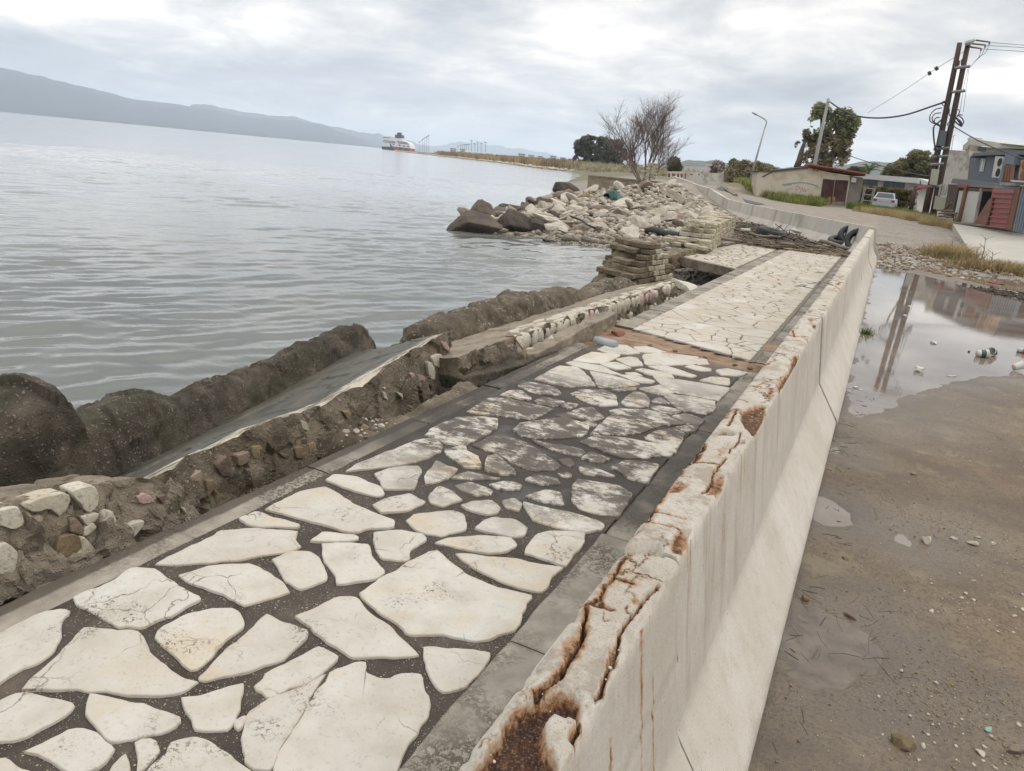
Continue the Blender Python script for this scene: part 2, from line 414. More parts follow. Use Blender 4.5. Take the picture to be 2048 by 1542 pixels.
def f_barrier(nb):
    p = nb.pos(); x, y, z = nb.xyz(p)
    a = nb.ramp(nb.noise(3.0, 5, 0.6), [(0.3, (.475, .43, .365)), (0.55, (.53, .49, .425)), (0.75, (.57, .53, .465))])
    up = nb.xyz(nb.node('ShaderNodeNewGeometry').outputs['Normal'])[2]
    # dribble streaks down the upper face
    st = nb.noise(1.0, 4, 0.6, nb.scale(p, (9.0, 9.0, 0.35)))
    a = nb.mix(nb.m('MULTIPLY', nb.m('MULTIPLY', nb.mr(st, 0.5, 0.66), nb.mr(z, 0.22, 0.5)), 0.5), a, (.33, .285, .225))
    top = nb.mr(up, 0.6, 0.9)
    a = nb.mix(nb.m('MULTIPLY', top, nb.mr(nb.noise(34, 7, 0.8), 0.46, 0.64)), a, (.44, .395, .32))
    a = nb.mix(nb.m('MULTIPLY', top, nb.m('MULTIPLY', nb.mr(nb.noise(5, 4, 0.7, nb.add(p, (3.0, 0.0, 0.0))), 0.52, 0.62), 0.6)), a, (.25, .20, .15))
    # small air holes
    a = nb.mix(nb.m('MULTIPLY', nb.mr(nb.vor(42.0, 'F1'), 0.14, 0.08), nb.mr(nb.noise(9, 2), 0.46, 0.56)), a, (.27, .225, .17))
    a = nb.mix(nb.m('MULTIPLY', nb.mr(nb.noise(13, 7, 0.75), 0.48, 0.66), 0.4), a, (.40, .35, .275))
    a = nb.mix(nb.m('MULTIPLY', nb.mr(nb.noise(1.6, 4, 0.6, nb.add(p, (0.0, 0.0, 7.0))), 0.48, 0.68), 0.3), a, (.42, .38, .31))
    r = nb.attr('rust'); dk = nb.attr('dark')
    wv = nb.node('ShaderNodeVectorMath', dict(operation='ADD'), {0: p, 1: nb.scale(nb.node('ShaderNodeTexNoise', None, dict(Vector=p, Scale=22.0, Detail=5.0, Roughness=0.7)).outputs['Color'], (.07, .07, .07))}).outputs[0]
    ve = nb.vor(8.5, 'DISTANCE_TO_EDGE', nb.scale(wv, (1.0, 0.6, 1.0)))
    near = nb.m('MULTIPLY', nb.m('MULTIPLY', top, nb.mr(y, 8.8, 8.3)), nb.mr(nb.noise(2.7, 3, 0.5, nb.add(p, (0.0, 5.0, 0.0))), 0.46, 0.58))
    hal = nb.m('MULTIPLY', near, nb.mr(nb.m('ADD', ve, nb.m('MULTIPLY', nb.m('SUBTRACT', nb.noise(60, 5, 0.75), 0.5), 0.12)), 0.07, 0.0))
    a = nb.mix(nb.m('MULTIPLY', hal, 0.7), a, (.33, .18, .085))
    a = nb.mix(nb.m('MULTIPLY', near, nb.mr(ve, 0.014, 0.004)), a, (.05, .026, .018))
    side = nb.m('MULTIPLY', nb.m('SUBTRACT', 1.0, top), nb.m('MULTIPLY', nb.mr(z, 0.34, 0.8), nb.mr(y, 8.6, 7.8)))
    sv = nb.noise(1.0, 5, 0.65, nb.scale(p, (6.0, 26.0, 1.1)))
    a = nb.mix(nb.m('MULTIPLY', side, nb.m('MULTIPLY', nb.mr(sv, 0.58, 0.72), 0.75)), a, (.35, .22, .10))
    rn = nb.m('ADD', r, nb.m('MULTIPLY', nb.m('SUBTRACT', nb.noise(55, 6, 0.78), 0.5), 1.5))
    a = nb.mix(nb.m('MULTIPLY', nb.mr(rn, 0.3, 0.8), nb.mr(r, 0.01, 0.2)), a, (.37, .19, .075))
    a = nb.mix(nb.m('MULTIPLY', nb.mr(rn, 0.62, 0.95), nb.mr(r, 0.05, 0.35)), a, nb.ramp(nb.noise(45, 4, 0.7), [(0.35, (.028, .013, .010)), (0.65, (.105, .04, .022))]))
    a = nb.mix(dk, a, (.03, .018, .013))
    gr = nb.noise(190, 4, 0.75)
    a = nb.mix(nb.m('MULTIPLY', nb.mr(gr, 0.48, 0.36), nb.m('ADD', 0.35, nb.m('MULTIPLY', top, 0.3))), a, (.24, .20, .15))
    foot = nb.m('MULTIPLY', nb.mr(nb.m('ADD', z, nb.m('MULTIPLY', nb.noise(7, 6, 0.75), 0.28)), 0.26, 0.12), 0.55)
    a = nb.mix(foot, a, (.19, .155, .115))
    h = nb.m('ADD', nb.m('MULTIPLY', nb.noise(55, 8, 0.8), nb.m('ADD', 0.5, nb.m('MULTIPLY', top, 1.3))), nb.m('MULTIPLY', nb.mr(ve, 0.02, 0.0), nb.m('MULTIPLY', near, -1.0)))
    return {'Base Color': a, 'Roughness': 0.88, 'Normal': nb.bump(h, 0.7, 0.008), 'Specular IOR Level': 0.3}
material('barrier', f_barrier)
def f_barrier_far(nb):
    p = nb.pos(); z = nb.xyz(p)[2]
    a = nb.ramp(nb.noise(1.5, 5, 0.6), [(0.3, (.39, .355, .30)), (0.55, (.46, .425, .365)), (0.75, (.50, .465, .405))])
    st = nb.noise(1.0, 5, 0.7, nb.scale(p, (0.8, 0.8, 0.06)))
    a = nb.mix(nb.m('MULTIPLY', nb.mr(st, 0.53, 0.66), 0.6), a, (.19, .175, .15))
    return {'Base Color': a, 'Roughness': 0.85, 'Normal': nb.bump(nb.noise(20, 4), 0.3, 0.01)}
material('barrier_far', f_barrier_far)
def f_aggregate(dark, mid, light, peb, pscale=45.0, moss=0.0, pk=0.8):
    def fn(nb):
        p = nb.pos()
        a = nb.ramp(nb.noise(5, 6, 0.65), [(0.28, dark), (0.52, mid), (0.75, light)])
        a = nb.mix(nb.m('MULTIPLY', nb.mr(nb.noise(2.6, 5, 0.6, nb.add(p, (3.0, 8.0, 1.0))), 0.52, 0.64), 0.6), a, light)
        if moss: a = nb.mix(nb.m('MULTIPLY', nb.mr(nb.noise(2.2, 4), 0.45, 0.62), moss), a, (.035, .037, .016))
        am = nb.m('MULTIPLY', nb.mr(nb.noise(3.2, 4), 0.36, 0.6), pk)
        p = nb.node('ShaderNodeVectorMath', dict(operation='ADD'), {0: p, 1: nb.scale(nb.node('ShaderNodeTexNoise', None, dict(Vector=p, Scale=30.0, Detail=3.0)).outputs['Color'], (.03, .03, .03))}).outputs[0]
        a = speck(nb, a, pscale, 0.24, 0.36, peb, vec=p, amount=am)
        a = speck(nb, a, pscale * 0.42, 0.13, 0.2, tuple(c * 1.15 for c in peb), vec=nb.add(p, (2.0, 1.0, 4.0)), amount=am)
        zt = nb.m('MULTIPLY', nb.mr(nb.m('ADD', nb.xyz(nb.pos())[2], nb.m('MULTIPLY', nb.noise(3, 3), 0.12)), -0.30, -0.42), 0.8)
        a = nb.mix(zt, a, nb.mix(1.0, a, (.34, .36, .28), 'MULTIPLY'))
        h = nb.m('ADD', nb.noise(18, 9, 0.8), nb.m('MULTIPLY', nb.mr(nb.vor(pscale, vec=p), 0.45, 0.1), 0.35))
        return {'Base Color': a, 'Roughness': 0.8, 'Normal': nb.bump(h, 0.8, 0.03), 'Specular IOR Level': 0.35}
    return fn
material('mossy_concrete', f_aggregate((.030, .024, .018), (.068, .056, .040), (.15, .122, .09), (.33, .28, .205), 56, 0.5, 0.5))
material('pebble_concrete', f_aggregate((.055, .043, .028), (.105, .084, .057), (.20, .165, .115), (.36, .31, .225), 24, 0.0, 0.85))
material('slab_concrete', f_aggregate((.065, .05, .034), (.155, .125, .088), (.30, .25, .185), (.42, .37, .29), 55, 0.05, 0.6))
material('grey_concrete', f_aggregate((.15, .12, .085), (.27, .225, .168), (.36, .305, .235), (.42, .37, .29), 70, 0.0, 0.5))
def f_sand_crust(nb):
    a = nb.ramp(nb.noise(1.0, 6, 0.65, nb.scale(nb.pos(), (18.0, 5.0, 8.0))), [(0.40, (.10, .085, .06)), (0.47, (.26, .22, .16)), (0.54, (.46, .41, .32))])
    return {'Base Color': a, 'Roughness': 0.6, 'Normal': nb.bump(nb.noise(30, 5, 0.7), 0.6, 0.015)}
material('slab_top', f_sand_crust)
def f_wetslab(nb):
    a = nb.ramp(nb.noise(5, 4, 0.6, nb.scale(nb.pos(), (2.0, 0.6, 1.0))), [(0.35, (.038, .038, .026)), (0.6, (.085, .075, .052))])
    return {'Base Color': a, 'Roughness': 0.55, 'Normal': nb.bump(nb.noise(12, 4), 0.3, 0.01)}
material('wet_slab', f_wetslab)
def f_stone(cols, scale=2.0, bump=0.5, rnd=0.5):
    def fn(nb):
        o = nb.obj(); r = nb.rand()
        v = nb.node('ShaderNodeVectorMath', dict(operation='ADD'), {0: o, 1: nb.scale(nb.node('ShaderNodeCombineXYZ', None, {0: r, 1: r, 2: r}).outputs[0], (37.0, 17.0, 53.0))}).outputs[0]
        a = nb.ramp(nb.m('ADD', nb.m('MULTIPLY', nb.noise(scale, 5, 0.65, v), 1 - rnd * 0.6), nb.m('MULTIPLY', nb.m('SUBTRACT', r, 0.2), rnd * 0.6)), cols)
        a = nb.mix(nb.m('MULTIPLY', nb.mr(nb.noise(scale * 7, 4, 0.7, v), 0.52, 0.64), 0.45), a, (.10, .082, .06))
        zt = nb.m('MULTIPLY', nb.mr(nb.m('ADD', nb.xyz(nb.pos())[2], nb.m('MULTIPLY', nb.noise(3, 3), 0.12)), -0.36, -0.50), 0.75)
        a = nb.mix(zt, a, nb.mix(1.0, a, (.34, .33, .27), 'MULTIPLY'))
        return {'Base Color': a, 'Roughness': nb.m('SUBTRACT', 0.85, nb.m('MULTIPLY', zt, 0.4)), 'Normal': nb.bump(nb.noise(scale * 4, 6, 0.7, v), bump, 0.08)}
    return fn
material('pale_rock', f_stone([(0.2, (.26, .215, .165)), (0.42, (.42, .37, .295)), (0.62, (.50, .46, .39)), (0.85, (.57, .535, .47))]))
material('brown_rock', f_stone([(0.2, (.11, .08, .058)), (0.45, (.20, .15, .11)), (0.65, (.28, .22, .16)), (0.85, (.33, .245, .20))]))
material('dark_rock', f_stone([(0.25, (.042, .033, .026)), (0.5, (.092, .07, .052)), (0.75, (.17, .135, .10))]))
material('white_stone', f_stone([(0.25, (.40, .35, .26)), (0.5, (.51, .465, .375)), (0.8, (.55, .52, .45))], 6.0, 0.35))
material('pink_stone', f_stone([(0.25, (.36, .24, .21)), (0.5, (.44, .30, .27)), (0.8, (.50, .36, .33))], 6.0, 0.35))
material('ochre_stone', f_stone([(0.25, (.15, .11, .06)), (0.5, (.24, .18, .10)), (0.8, (.36, .28, .18))], 6.0, 0.4))
material('cream_brick', f_stone([(0.2, (.33, .28, .19)), (0.5, (.46, .41, .30)), (0.8, (.53, .49, .39))], 5.0, 0.5))
material('mossy_brick', f_stone([(0.2, (.09, .068, .038)), (0.45, (.17, .13, .08)), (0.62, (.30, .25, .17)), (0.85, (.48, .44, .35))], 7.0, 0.7))
material('terracotta', f_stone([(0.2, (.20, .085, .055)), (0.6, (.34, .15, .09))], 5.0, 0.4))
def f_ground(nb):
    p = nb.pos()
    wet = nb.attr('wet'); grav = nb.attr('gravel'); gr = nb.attr('green'); sh = nb.attr('beach')
    mud = nb.ramp(nb.noise(1.3, 6, 0.6), [(0.3, (.105, .078, .050)), (0.5, (.155, .117, .074)), (0.7, (.19, .148, .093))])
    mud = nb.mix(nb.m('MULTIPLY', nb.mr(nb.noise(0.9, 3, 0.5, nb.add(p, (9.0, 3.0, 0.0))), 0.52, 0.66), 0.55), mud, (.205, .13, .078))
    mud = nb.mix(nb.m('MULTIPLY', nb.mr(nb.noise(70, 6, 0.8), 0.49, 0.58), 0.75), mud, (.068, .05, .034))
    dark = nb.m('MULTIPLY', nb.mr(nb.noise(30, 5, 0.75, nb.scale(p, (1.0, 0.45, 1.0))), 0.54, 0.64), nb.mr(nb.noise(1.7, 3), 0.45, 0.65))
    mud = nb.mix(nb.m('MULTIPLY', dark, 0.75), mud, (.045, .035, .027))
    mud = speck(nb, mud, 58, 0.09, 0.16, (.34, .295, .215), amount=nb.mr(nb.noise(2.2, 3), 0.48, 0.65))
    mud = speck(nb, mud, 110, 0.12, 0.24, (.30, .26, .19), amount=nb.mr(nb.noise(3.2, 3), 0.4, 0.6), vec=nb.add(p, (5.0, 1.0, 0.0)))
    mud = nb.mix(nb.m('MULTIPLY', nb.mr(nb.noise(1.1, 7, 0.7, nb.scale(nb.add(p, (2.0, 7.0, 0.0)), (1.0, 1.5, 1.0))), 0.5, 0.62), 0.6), mud, (.095, .07, .048))
    mud = nb.mix(nb.m('MULTIPLY', nb.mr(nb.noise(2.3, 6, 0.7, nb.add(p, (5.0, 1.0, 0.0))), 0.54, 0.66), 0.55), mud, (.23, .19, .115))
    gcol = nb.ramp(nb.noise(0.6, 5, 0.6), [(0.3, (.145, .118, .092)), (0.5, (.20, .168, .135)), (0.7, (.245, .212, .172))])
    gcol = nb.mix(nb.m('MULTIPLY', nb.mr(nb.vor(11.0, 'F1', out='Color'), 0.3, 0.8), 0.7), gcol, (.30, .265, .22))
    gcol = nb.mix(nb.m('MULTIPLY', nb.mr(nb.noise(16, 5, 0.75), 0.5, 0.62), 0.75), gcol, (.075, .06, .045))
    a = nb.mix(grav, mud, gcol)
    bc = nb.ramp(nb.noise(1.6, 5, 0.6), [(0.3, (.16, .13, .10)), (0.55, (.225, .185, .145)), (0.75, (.27, .22, .175))])
    bc = nb.mix(nb.m('MULTIPLY', nb.mr(nb.vor(22.0, 'F1', out='Color'), 0.4, 0.7), 0.6), bc, (.34, .30, .25))
    bc = nb.mix(nb.m('MULTIPLY', nb.mr(nb.noise(24, 5, 0.75), 0.52, 0.64), 0.7), bc, (.08, .062, .048))
    a = nb.mix(sh, a, bc)
    g = nb.ramp(nb.noise(2.5, 5, 0.65), [(0.3, (.08, .08, .04)), (0.55, (.14, .12, .06)), (0.75, (.22, .175, .095))])
    a = nb.mix(gr, a, g)
    a = nb.mix(nb.m('MULTIPLY', wet, 0.5), a, nb.mix(1.0, a, (.55, .53, .53), 'MULTIPLY'))
    h = nb.m('ADD', nb.m('ADD', nb.m('MULTIPLY', nb.noise(9, 8, 0.75), 1.3), nb.m('MULTIPLY', nb.noise(120, 4, 0.7), 0.5)), nb.m('MULTIPLY', nb.mr(nb.vor(58), 0.3, 0.1), 0.2))
    ro = nb.m('SUBTRACT', 0.8, nb.m('MULTIPLY', wet, 0.5))
    return {'Base Color': a, 'Roughness': ro, 'Normal': nb.bump(h, nb.m('SUBTRACT', 0.6, nb.m('MULTIPLY', wet, 0.35)), 0.02)}
material('ground', f_ground)
def f_puddle(nb):
    a = nb.ramp(nb.noise(1.5, 4), [(0.35, (.145, .115, .092)), (0.65, (.22, .18, .148))])
    return {'Base Color': a, 'Roughness': 0.03, 'IOR': 1.5, 'Normal': nb.bump(nb.noise(14, 3, 0.5), 0.02, 0.01)}
material('puddle_water', f_puddle)
def f_puddle2(nb):
    a = nb.ramp(nb.noise(9, 5, 0.65), [(0.35, (.085, .066, .05)), (0.65, (.15, .12, .092))])
    return {'Base Color': a, 'Roughness': 0.06, 'IOR': 1.4, 'Normal': nb.bump(nb.noise(30, 4, 0.6), 0.06, 0.01)}
material('puddle_shallow', f_puddle2)
def f_sea(nb):
    p = nb.pos()
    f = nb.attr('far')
    n1 = nb.noise(1.0, 4, 0.6, nb.scale(p, (2.4, 3.4, 1.0)), 0.4)
    n2 = nb.noise(1.0, 4, 0.62, nb.scale(p, (0.30, 0.75, 1.0)), 0.4)
    patch = nb.noise(0.02, 4, 0.6, nb.scale(p, (1.0, 2.2, 1.0)))
    hh = nb.m('ADD', nb.m('MULTIPLY', n1, nb.m('ADD', 0.010, nb.m('MULTIPLY', nb.mr(patch, 0.45, 0.62), 0.02))), nb.m('MULTIPLY', nb.m('MULTIPLY', n2, f), 0.085))
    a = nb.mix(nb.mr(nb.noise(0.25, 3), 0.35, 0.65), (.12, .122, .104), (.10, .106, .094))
    a = nb.mix(f, a, (.37, .38, .385))  # distant water paled: sky reflection put into the base colour
    return {'Base Color': a, 'Roughness': nb.m('ADD', 0.04, nb.m('MULTIPLY', f, nb.m('MULTIPLY', patch, 0.12))), 'IOR': 1.45, 'Normal': nb.bump(hh, 1.0, 1.0)}
material('sea_water', f_sea)
def f_plain(col, rough=0.7, var=0.25, scale=4.0, bump=0.2, metal=0.0, dirt=None, dscale=2.0):
    def fn(nb):
        a = nb.mix(nb.m('MULTIPLY', nb.mr(nb.noise(scale, 5, 0.6, nb.obj()), 0.3, 0.7), var), col, tuple(c * 0.55 for c in col))
        if dirt: a = nb.mix(nb.m('MULTIPLY', nb.mr(nb.noise(dscale, 5, 0.65, nb.obj()), 0.48, 0.62), 0.8), a, dirt)
        return {'Base Color': a, 'Roughness': rough, 'Metallic': metal, 'Normal': nb.bump(nb.noise(scale * 5, 4, 0.6, nb.obj()), bump, 0.02)}
    return fn
for _n, _c, _k in [
    ('rubber', (.022, .022, .023), dict(rough=0.6, var=0.4)), ('reed_dry', (.30, .225, .13), dict(var=0.7, scale=3.0)),
    ('driftwood', (.135, .10, .07), dict(var=0.6)), ('black_wood', (.014, .011, .011), dict(rough=0.55)),
    ('twig', (.085, .066, .05), dict()), ('net_green', (.012, .085, .065), dict(var=0.6, scale=30.0)), ('hose', (.02, .018, .018), dict(rough=0.5)),
    ('pole_wood', (.075, .04, .028), dict(var=0.6, scale=5.0)), ('steel', (.20, .21, .215), dict(rough=0.5)), ('galvanised', (.36, .36, .35), dict(rough=0.45)),
    ('concrete_pole', (.29, .285, .27), dict()), ('cable', (.04, .04, .042), dict(rough=0.6)), ('box_beige', (.40, .385, .32), dict(rough=0.6, var=0.15)),
    ('box_grey', (.10, .115, .13), dict(rough=0.5)), ('ceramic', (.16, .08, .06), dict(rough=0.3)),
    ('red_paint', (.23, .055, .05), dict(rough=0.6, dirt=(.16, .06, .04))), ('red_sheet', (.29, .085, .082), dict(rough=0.55, dirt=(.24, .10, .085), dscale=1.4)),
    ('rusty', (.17, .075, .042), dict(dirt=(.10, .05, .035))), ('rust_gate', (.075, .032, .026), dict(rough=0.7, dirt=(.12, .07, .055))), ('gate_grey', (.27, .265, .26), dict(dirt=(.2, .13, .09))),
    ('shed_wall', (.58, .51, .40), dict(var=0.22, scale=0.8, dirt=(.42, .355, .26), dscale=1.3)), ('shed_grey', (.21, .185, .155), dict(var=0.6, scale=1.5)), ('roof_tile', (.24, .075, .05), dict(var=0.5, scale=3.0)),
    ('graffiti_blue', (.24, .37, .38), dict(var=0.7, scale=6.0)), ('graffiti_pink', (.43, .25, .24), dict(var=0.7, scale=6.0)),
    ('white_wall', (.50, .485, .44), dict(var=0.2, scale=0.7)), ('peeling_wall', (.52, .49, .43), dict(dirt=(.28, .245, .20), dscale=1.1)), ('cream_wall', (.47, .42, .33), dict(var=0.25, scale=0.6)),
    ('roof_sheet', (.50, .49, .42), dict(dirt=(.38, .42, .34))), ('grey_wall', (.115, .13, .15), dict(rough=0.6, var=0.12)), ('slate_blue', (.14, .175, .205), dict(rough=0.55)),
    ('window_glass', (.04, .055, .07), dict(rough=0.12, var=0.0, bump=0.0)), ('white_frame', (.55, .55, .54), dict(rough=0.5, var=0.05)), ('white_door', (.47, .465, .42), dict(rough=0.6, var=0.2, scale=1.5)),
    ('dark_inside', (.012, .014, .02), dict()), ('ac_white', (.50, .48, .43), dict(rough=0.5)), ('ac_rusty', (.34, .22, .12), dict(dirt=(.09, .045, .03), dscale=4.0)), ('orange_trim', (.40, .21, .06), dict(rough=0.6)),
    ('plank_wood', (.085, .065, .05), dict(var=0.6, scale=3.0)), ('car_paint', (.42, .45, .48), dict(rough=0.25, var=0.05, bump=0.0)), ('car_glass', (.03, .04, .05), dict(rough=0.08, var=0.0, bump=0.0)), ('tail_red', (.30, .02, .015), dict(rough=0.3, var=0.0)),
    ('tarp', (.03, .036, .045), dict(rough=0.5)), ('asphalt', (.055, .054, .055), dict()), ('apron', (.40, .375, .315), dict(var=0.35, scale=1.2)), ('line_white', (.45, .42, .36), dict()),
    ('trunk', (.10, .085, .07), dict(var=0.5)), ('bare_bark', (.20, .145, .125), dict(var=0.4)), 
    
    
    ('hill', (.025, .042, .06), dict(var=1.2, scale=0.0022)), ('hill_near', (.05, .062, .042), dict(var=0.6, scale=0.02)), ('breakwater', (.20, .16, .14), dict()),
    ('ship_white', (.62, .62, .60), dict(rough=0.4, var=0.05)), ('ship_red', (.45, .04, .035), dict(rough=0.4)), ('ship_navy', (.025, .03, .06), dict(rough=0.4)), ('ship_dark', (.05, .05, .055), dict(rough=0.4)), ('ship_purple', (.06, .03, .06), dict(rough=0.5)),
    ('plastic_clear', (.45, .46, .45), dict(rough=0.2, var=0.1)), ('paper_white', (.52, .50, .45), dict(var=0.15, scale=20.0)), ('cup_black', (.02, .022, .022), dict(rough=0.4)), ('cup_green', (.03, .075, .06), dict(rough=0.4)), ('label_red', (.42, .04, .045), dict(rough=0.4)), ('glass_green', (.20, .30, .24), dict(rough=0.25)), ('blue_print', (.10, .20, .36), dict()),
    ('sock_red', (.20, .045, .05), dict()), ('town_white', (.46, .45, .42), dict(var=0.3)), ('town_grey', (.25, .24, .22), dict()), ('pipe_grey', (.30, .32, .34), dict(rough=0.5)), ('log_wood', (.20, .165, .12), dict(var=0.6, scale=4.0)), ('stone_dark_wet', (.06, .05, .04), dict(rough=0.5)),
    ]:
    material(_n, f_plain(_c, **_k))

def leaf_material(name, col, var, scale):
    m = bpy.data.materials.new(name); m.use_nodes = True; nb = NB(m.node_tree); t = m.node_tree
    a = nb.mix(nb.mr(nb.noise(scale, 4, 0.65), 0.32, 0.68), tuple(c * (1 - var) for c in col), tuple(c * (1 + var) for c in col))
    d = nb.node('ShaderNodeBsdfDiffuse', None, {'Color': a}).outputs[0]; tr = nb.node('ShaderNodeBsdfTranslucent', None, {'Color': a}).outputs[0]
    mx = nb.node('ShaderNodeMixShader', None, {0: 0.45, 1: d, 2: tr}).outputs[0]
    t.nodes.remove(t.nodes['Principled BSDF']); t.links.new(mx, t.nodes['Material Output'].inputs['Surface']); MATS[name] = m
for _a in [('leaf_dark', (.13, .14, .095), .35, .3), ('leaf_euc', (.27, .285, .18), .35, .6), ('leaf_brown', (.34, .30, .20), .35, .6), ('leaf_olive', (.23, .22, .125), .4, .5), ('hedge_leaf', (.17, .155, .075), .45, 1.2), ('palm_leaf', (.13, .17, .07), .3, 2),
           ('grass_green', (.155, .20, .05), .4, .8), ('grass_dry', (.42, .335, .18), .25, 1.2), ('grass_brown', (.25, .19, .10), .35, 1.5), ('reeds', (.36, .26, .155), .3, .05), ('reed_green', (.19, .19, .105), .35, .05)]:
    leaf_material(*_a)
# ------------------------------------------------------------------ terrain
ZW = -0.7                                       # sea level
COAST = [(-3.6, -400), (-3.6, 13.2), (-4.3, 16), (-5.2, 20), (-6.3, 21.6), (-8.4, 22.6), (-10.5, 22.9), (-12.6, 22.2), (-14.3, 24.2), (-14.6, 27), (-18.5, 39), (-21.6, 46.7),
         (-25, 57.8), (-31.6, 73), (-60, 150), (-90, 230), (-128, 310), (-145, 322), (-229, 445), (-423, 650), (-540, 770), (-570, 800), (-520, 850), (-300, 800), (-500, 2500), (9000, 2500), (9000, -400)]
PUD_BIG = [(-0.06, 6.35), (0.1, 6.15), (0.42, 6.9), (0.75, 7.9), (1.15, 8.6), (1.75, 9.4), (2.6, 10.2), (4.2, 11.0), (6.5, 12.0), (6.5, 16.0), (3.8, 16.6), (2.5, 17.3), (1.75, 18.4), (1.2, 19.6), (0.55, 20.2), (0.1, 20.6), (-0.06, 20.0)]
PUD_FAR = [(0.3, 21.2), (1.2, 20.9), (2.4, 19.0), (3.6, 18.6), (5.2, 19.4), (5.0, 21.0), (3.0, 21.8), (1.5, 22.6), (0.5, 22.4)]
PUD_A = [(-0.06, 3.98), (0.02, 3.9), (0.13, 3.95), (0.2, 4.03), (0.16, 4.2), (0.05, 4.33), (-0.06, 4.36)]
PUD_B = [(-0.06, 2.52), (0.06, 2.48), (0.2, 2.55), (0.34, 2.72), (0.36, 2.9), (0.22, 3.05), (0.06, 3.12), (-0.06, 3.14)]
PUD_C = [(-0.05, 5.15), (0.03, 5.14), (0.06, 5.25), (0.02, 5.36), (-0.05, 5.36)]
PUD_D = [(0.34, 3.98), (0.44, 3.9), (0.47, 4.0), (0.38, 4.18)]
PUDS = [(PUD_BIG, 0.05), (PUD_FAR, 0.045), (PUD_A, 0.02), (PUD_B, 0.022), (PUD_C, 0.015), (PUD_D, 0.012)]
PUD_Z = -0.006
def base_height(x, y):
    z = 0.62 * sstep(22, 52, y) + 0.42 * sstep(-5, -12, x) * sstep(38, 50, y)
    z = z + 0.5 * sstep(20, 60, x) * sstep(10, 50, y)
    # grassy bank left of the shed
    b = seg_dist(np.stack([np.ravel(x), np.ravel(y)], 1), [(-14.5, 86), (-11.2, 66), (-8.6, 60), (-5.0, 54.5)]).reshape(np.shape(x))
    z = z + 0.55 * np.exp(-(b / 3.6) ** 2) * sstep(50, 62, y)
    z = z + 0.3 * sstep(60, 200, y) - 0.22 * sstep(-.3, -1.5, x) * sstep(21.5, 25, y) * (1 - sstep(37, 45, y))
    w = seg_dist(np.stack([np.ravel(x), np.ravel(y)], 1), [(-17.6, 45.6), (-12.5, 47.2)]).reshape(np.shape(x)); z = z + 0.45 * np.exp(-(w / 3.0) ** 2)
    return z
def ground_height(x, y, fine=True):
    x = np.asarray(x, float); y = np.asarray(y, float)
    P = np.stack([x.ravel(), y.ravel()], 1)
    s = sdf(P, COAST).reshape(x.shape)
    z = base_height(x, y)
    r = sstep(-0.1, 0.15, x)                     # road side only
    if fine:
        pp = p3(x, y)
        z = z + 0.02 * fbm(pp * 0.9, 3, 4).reshape(x.shape) * sstep(-0.05, 0.5, x) + 0.008 * fbm(pp * 6, 5, 4).reshape(x.shape)
        z = z + 0.10 * sstep(20.5, 23, y) * fbm(pp * np.array([.5, .9, 1]), 8, 4).reshape(x.shape) * sstep(-0.5, 1, x)
    ds = []
    for poly, dep in PUDS:
        near = (P[:, 0] > -0.6) & (P[:, 0] < 8) & (P[:, 1] > 1.5) & (P[:, 1] < 24)
        d = np.full(len(P), -9.0)
        if near.any():
            Q = P[near] + (0.05 if dep > .03 else .028 if dep > .021 else .010) * np.stack([fbm(p3(P[near][:, 0] * 4, P[near][:, 1] * 4), 41, 4), fbm(p3(P[near][:, 0] * 4, P[near][:, 1] * 4), 43, 4)], 1) * 3
            d[near] = sdf(Q, poly)
        ds.append((d.reshape(x.shape), dep))
    dr = np.max([q[0] for q in ds], 0)
    z = np.where((dr < 0) & (dr > -0.7), np.maximum(z, PUD_Z + 0.002 + 0.05 * np.minimum(-dr, 0.2)), z)
    for dr, dep in ds:
        z = np.where(dr >= 0, PUD_Z + 0.002 - dep * sstep(0, dep * 5.0, dr) + (z - base_height(x, y)) * 0.25, z)
    lev = ZW + np.where(s > 0, (0.11 + 0.10 * sstep(38, 46, y)) * s, 0.35 * s) + 3.0 * sstep(-2.0, -0.4, x)
    left = x < -2.45
    under = (x <= -0.3) & (y < 24)
    z = np.where(under, np.minimum(z, -0.3), z)                     # below the paving
    z = np.where(left & (y < 22), np.minimum(z, -0.32 + 0.05 * (fbm(p3(x * 3, y * 3), 21, 4).reshape(x.shape) if fine else 0)), z)
    z = np.minimum(z, lev + (0.05 * fbm(p3(x * 1.1, y * 1.1), 23, 4).reshape(x.shape) if fine else 0))
    return np.maximum(z, -4.0)
def axis(*segs):
    out = []
    for a, b, st in segs:
        out.append(np.arange(a, b, st))
    return np.concatenate(out)
gx = np.concatenate([-np.geomspace(3000, 40, 40), axis((-38, -16, 1.0), (-16, -2.6, 0.3), (-2.6, -0.2, 0.3), (-0.2, 2.7, 0.035), (2.7, 12, 0.3), (12, 60, 3.0)), np.geomspace(62, 8900, 28)])
gy = np.concatenate([-np.geomspace(350, 4, 14), axis((-3, 1.2, 0.4), (1.2, 9, 0.03), (9, 24, 0.07), (24, 60, 0.4), (60, 130, 3.0)), np.geomspace(133, 2480, 36)])
GX, GY = np.meshgrid(gx, gy, indexing='ij')
GZ = ground_height(GX, GY)
fP = np.stack([GX.ravel(), GY.ravel()], 1)
gn = fbm(p3(GX * 0.8, GY * 0.8), 77, 4)
wetd = np.full(len(fP), 0.0)
for poly, dep in PUDS:
    dd = -sdf(fP, poly) if dep > 0.03 else -sdf(fP, poly) * 2.2
    wetd = np.maximum(wetd, np.clip(1.15 - (dd + gn * 0.55) / 0.75, 0, 1))
wetd = np.maximum(wetd, 0.75 * sstep(0.15, 0.5, fbm(p3(GX * 0.55, GY * 0.9), 79, 4)) * (GX.ravel() > -0.3) * (GY.ravel() < 24))
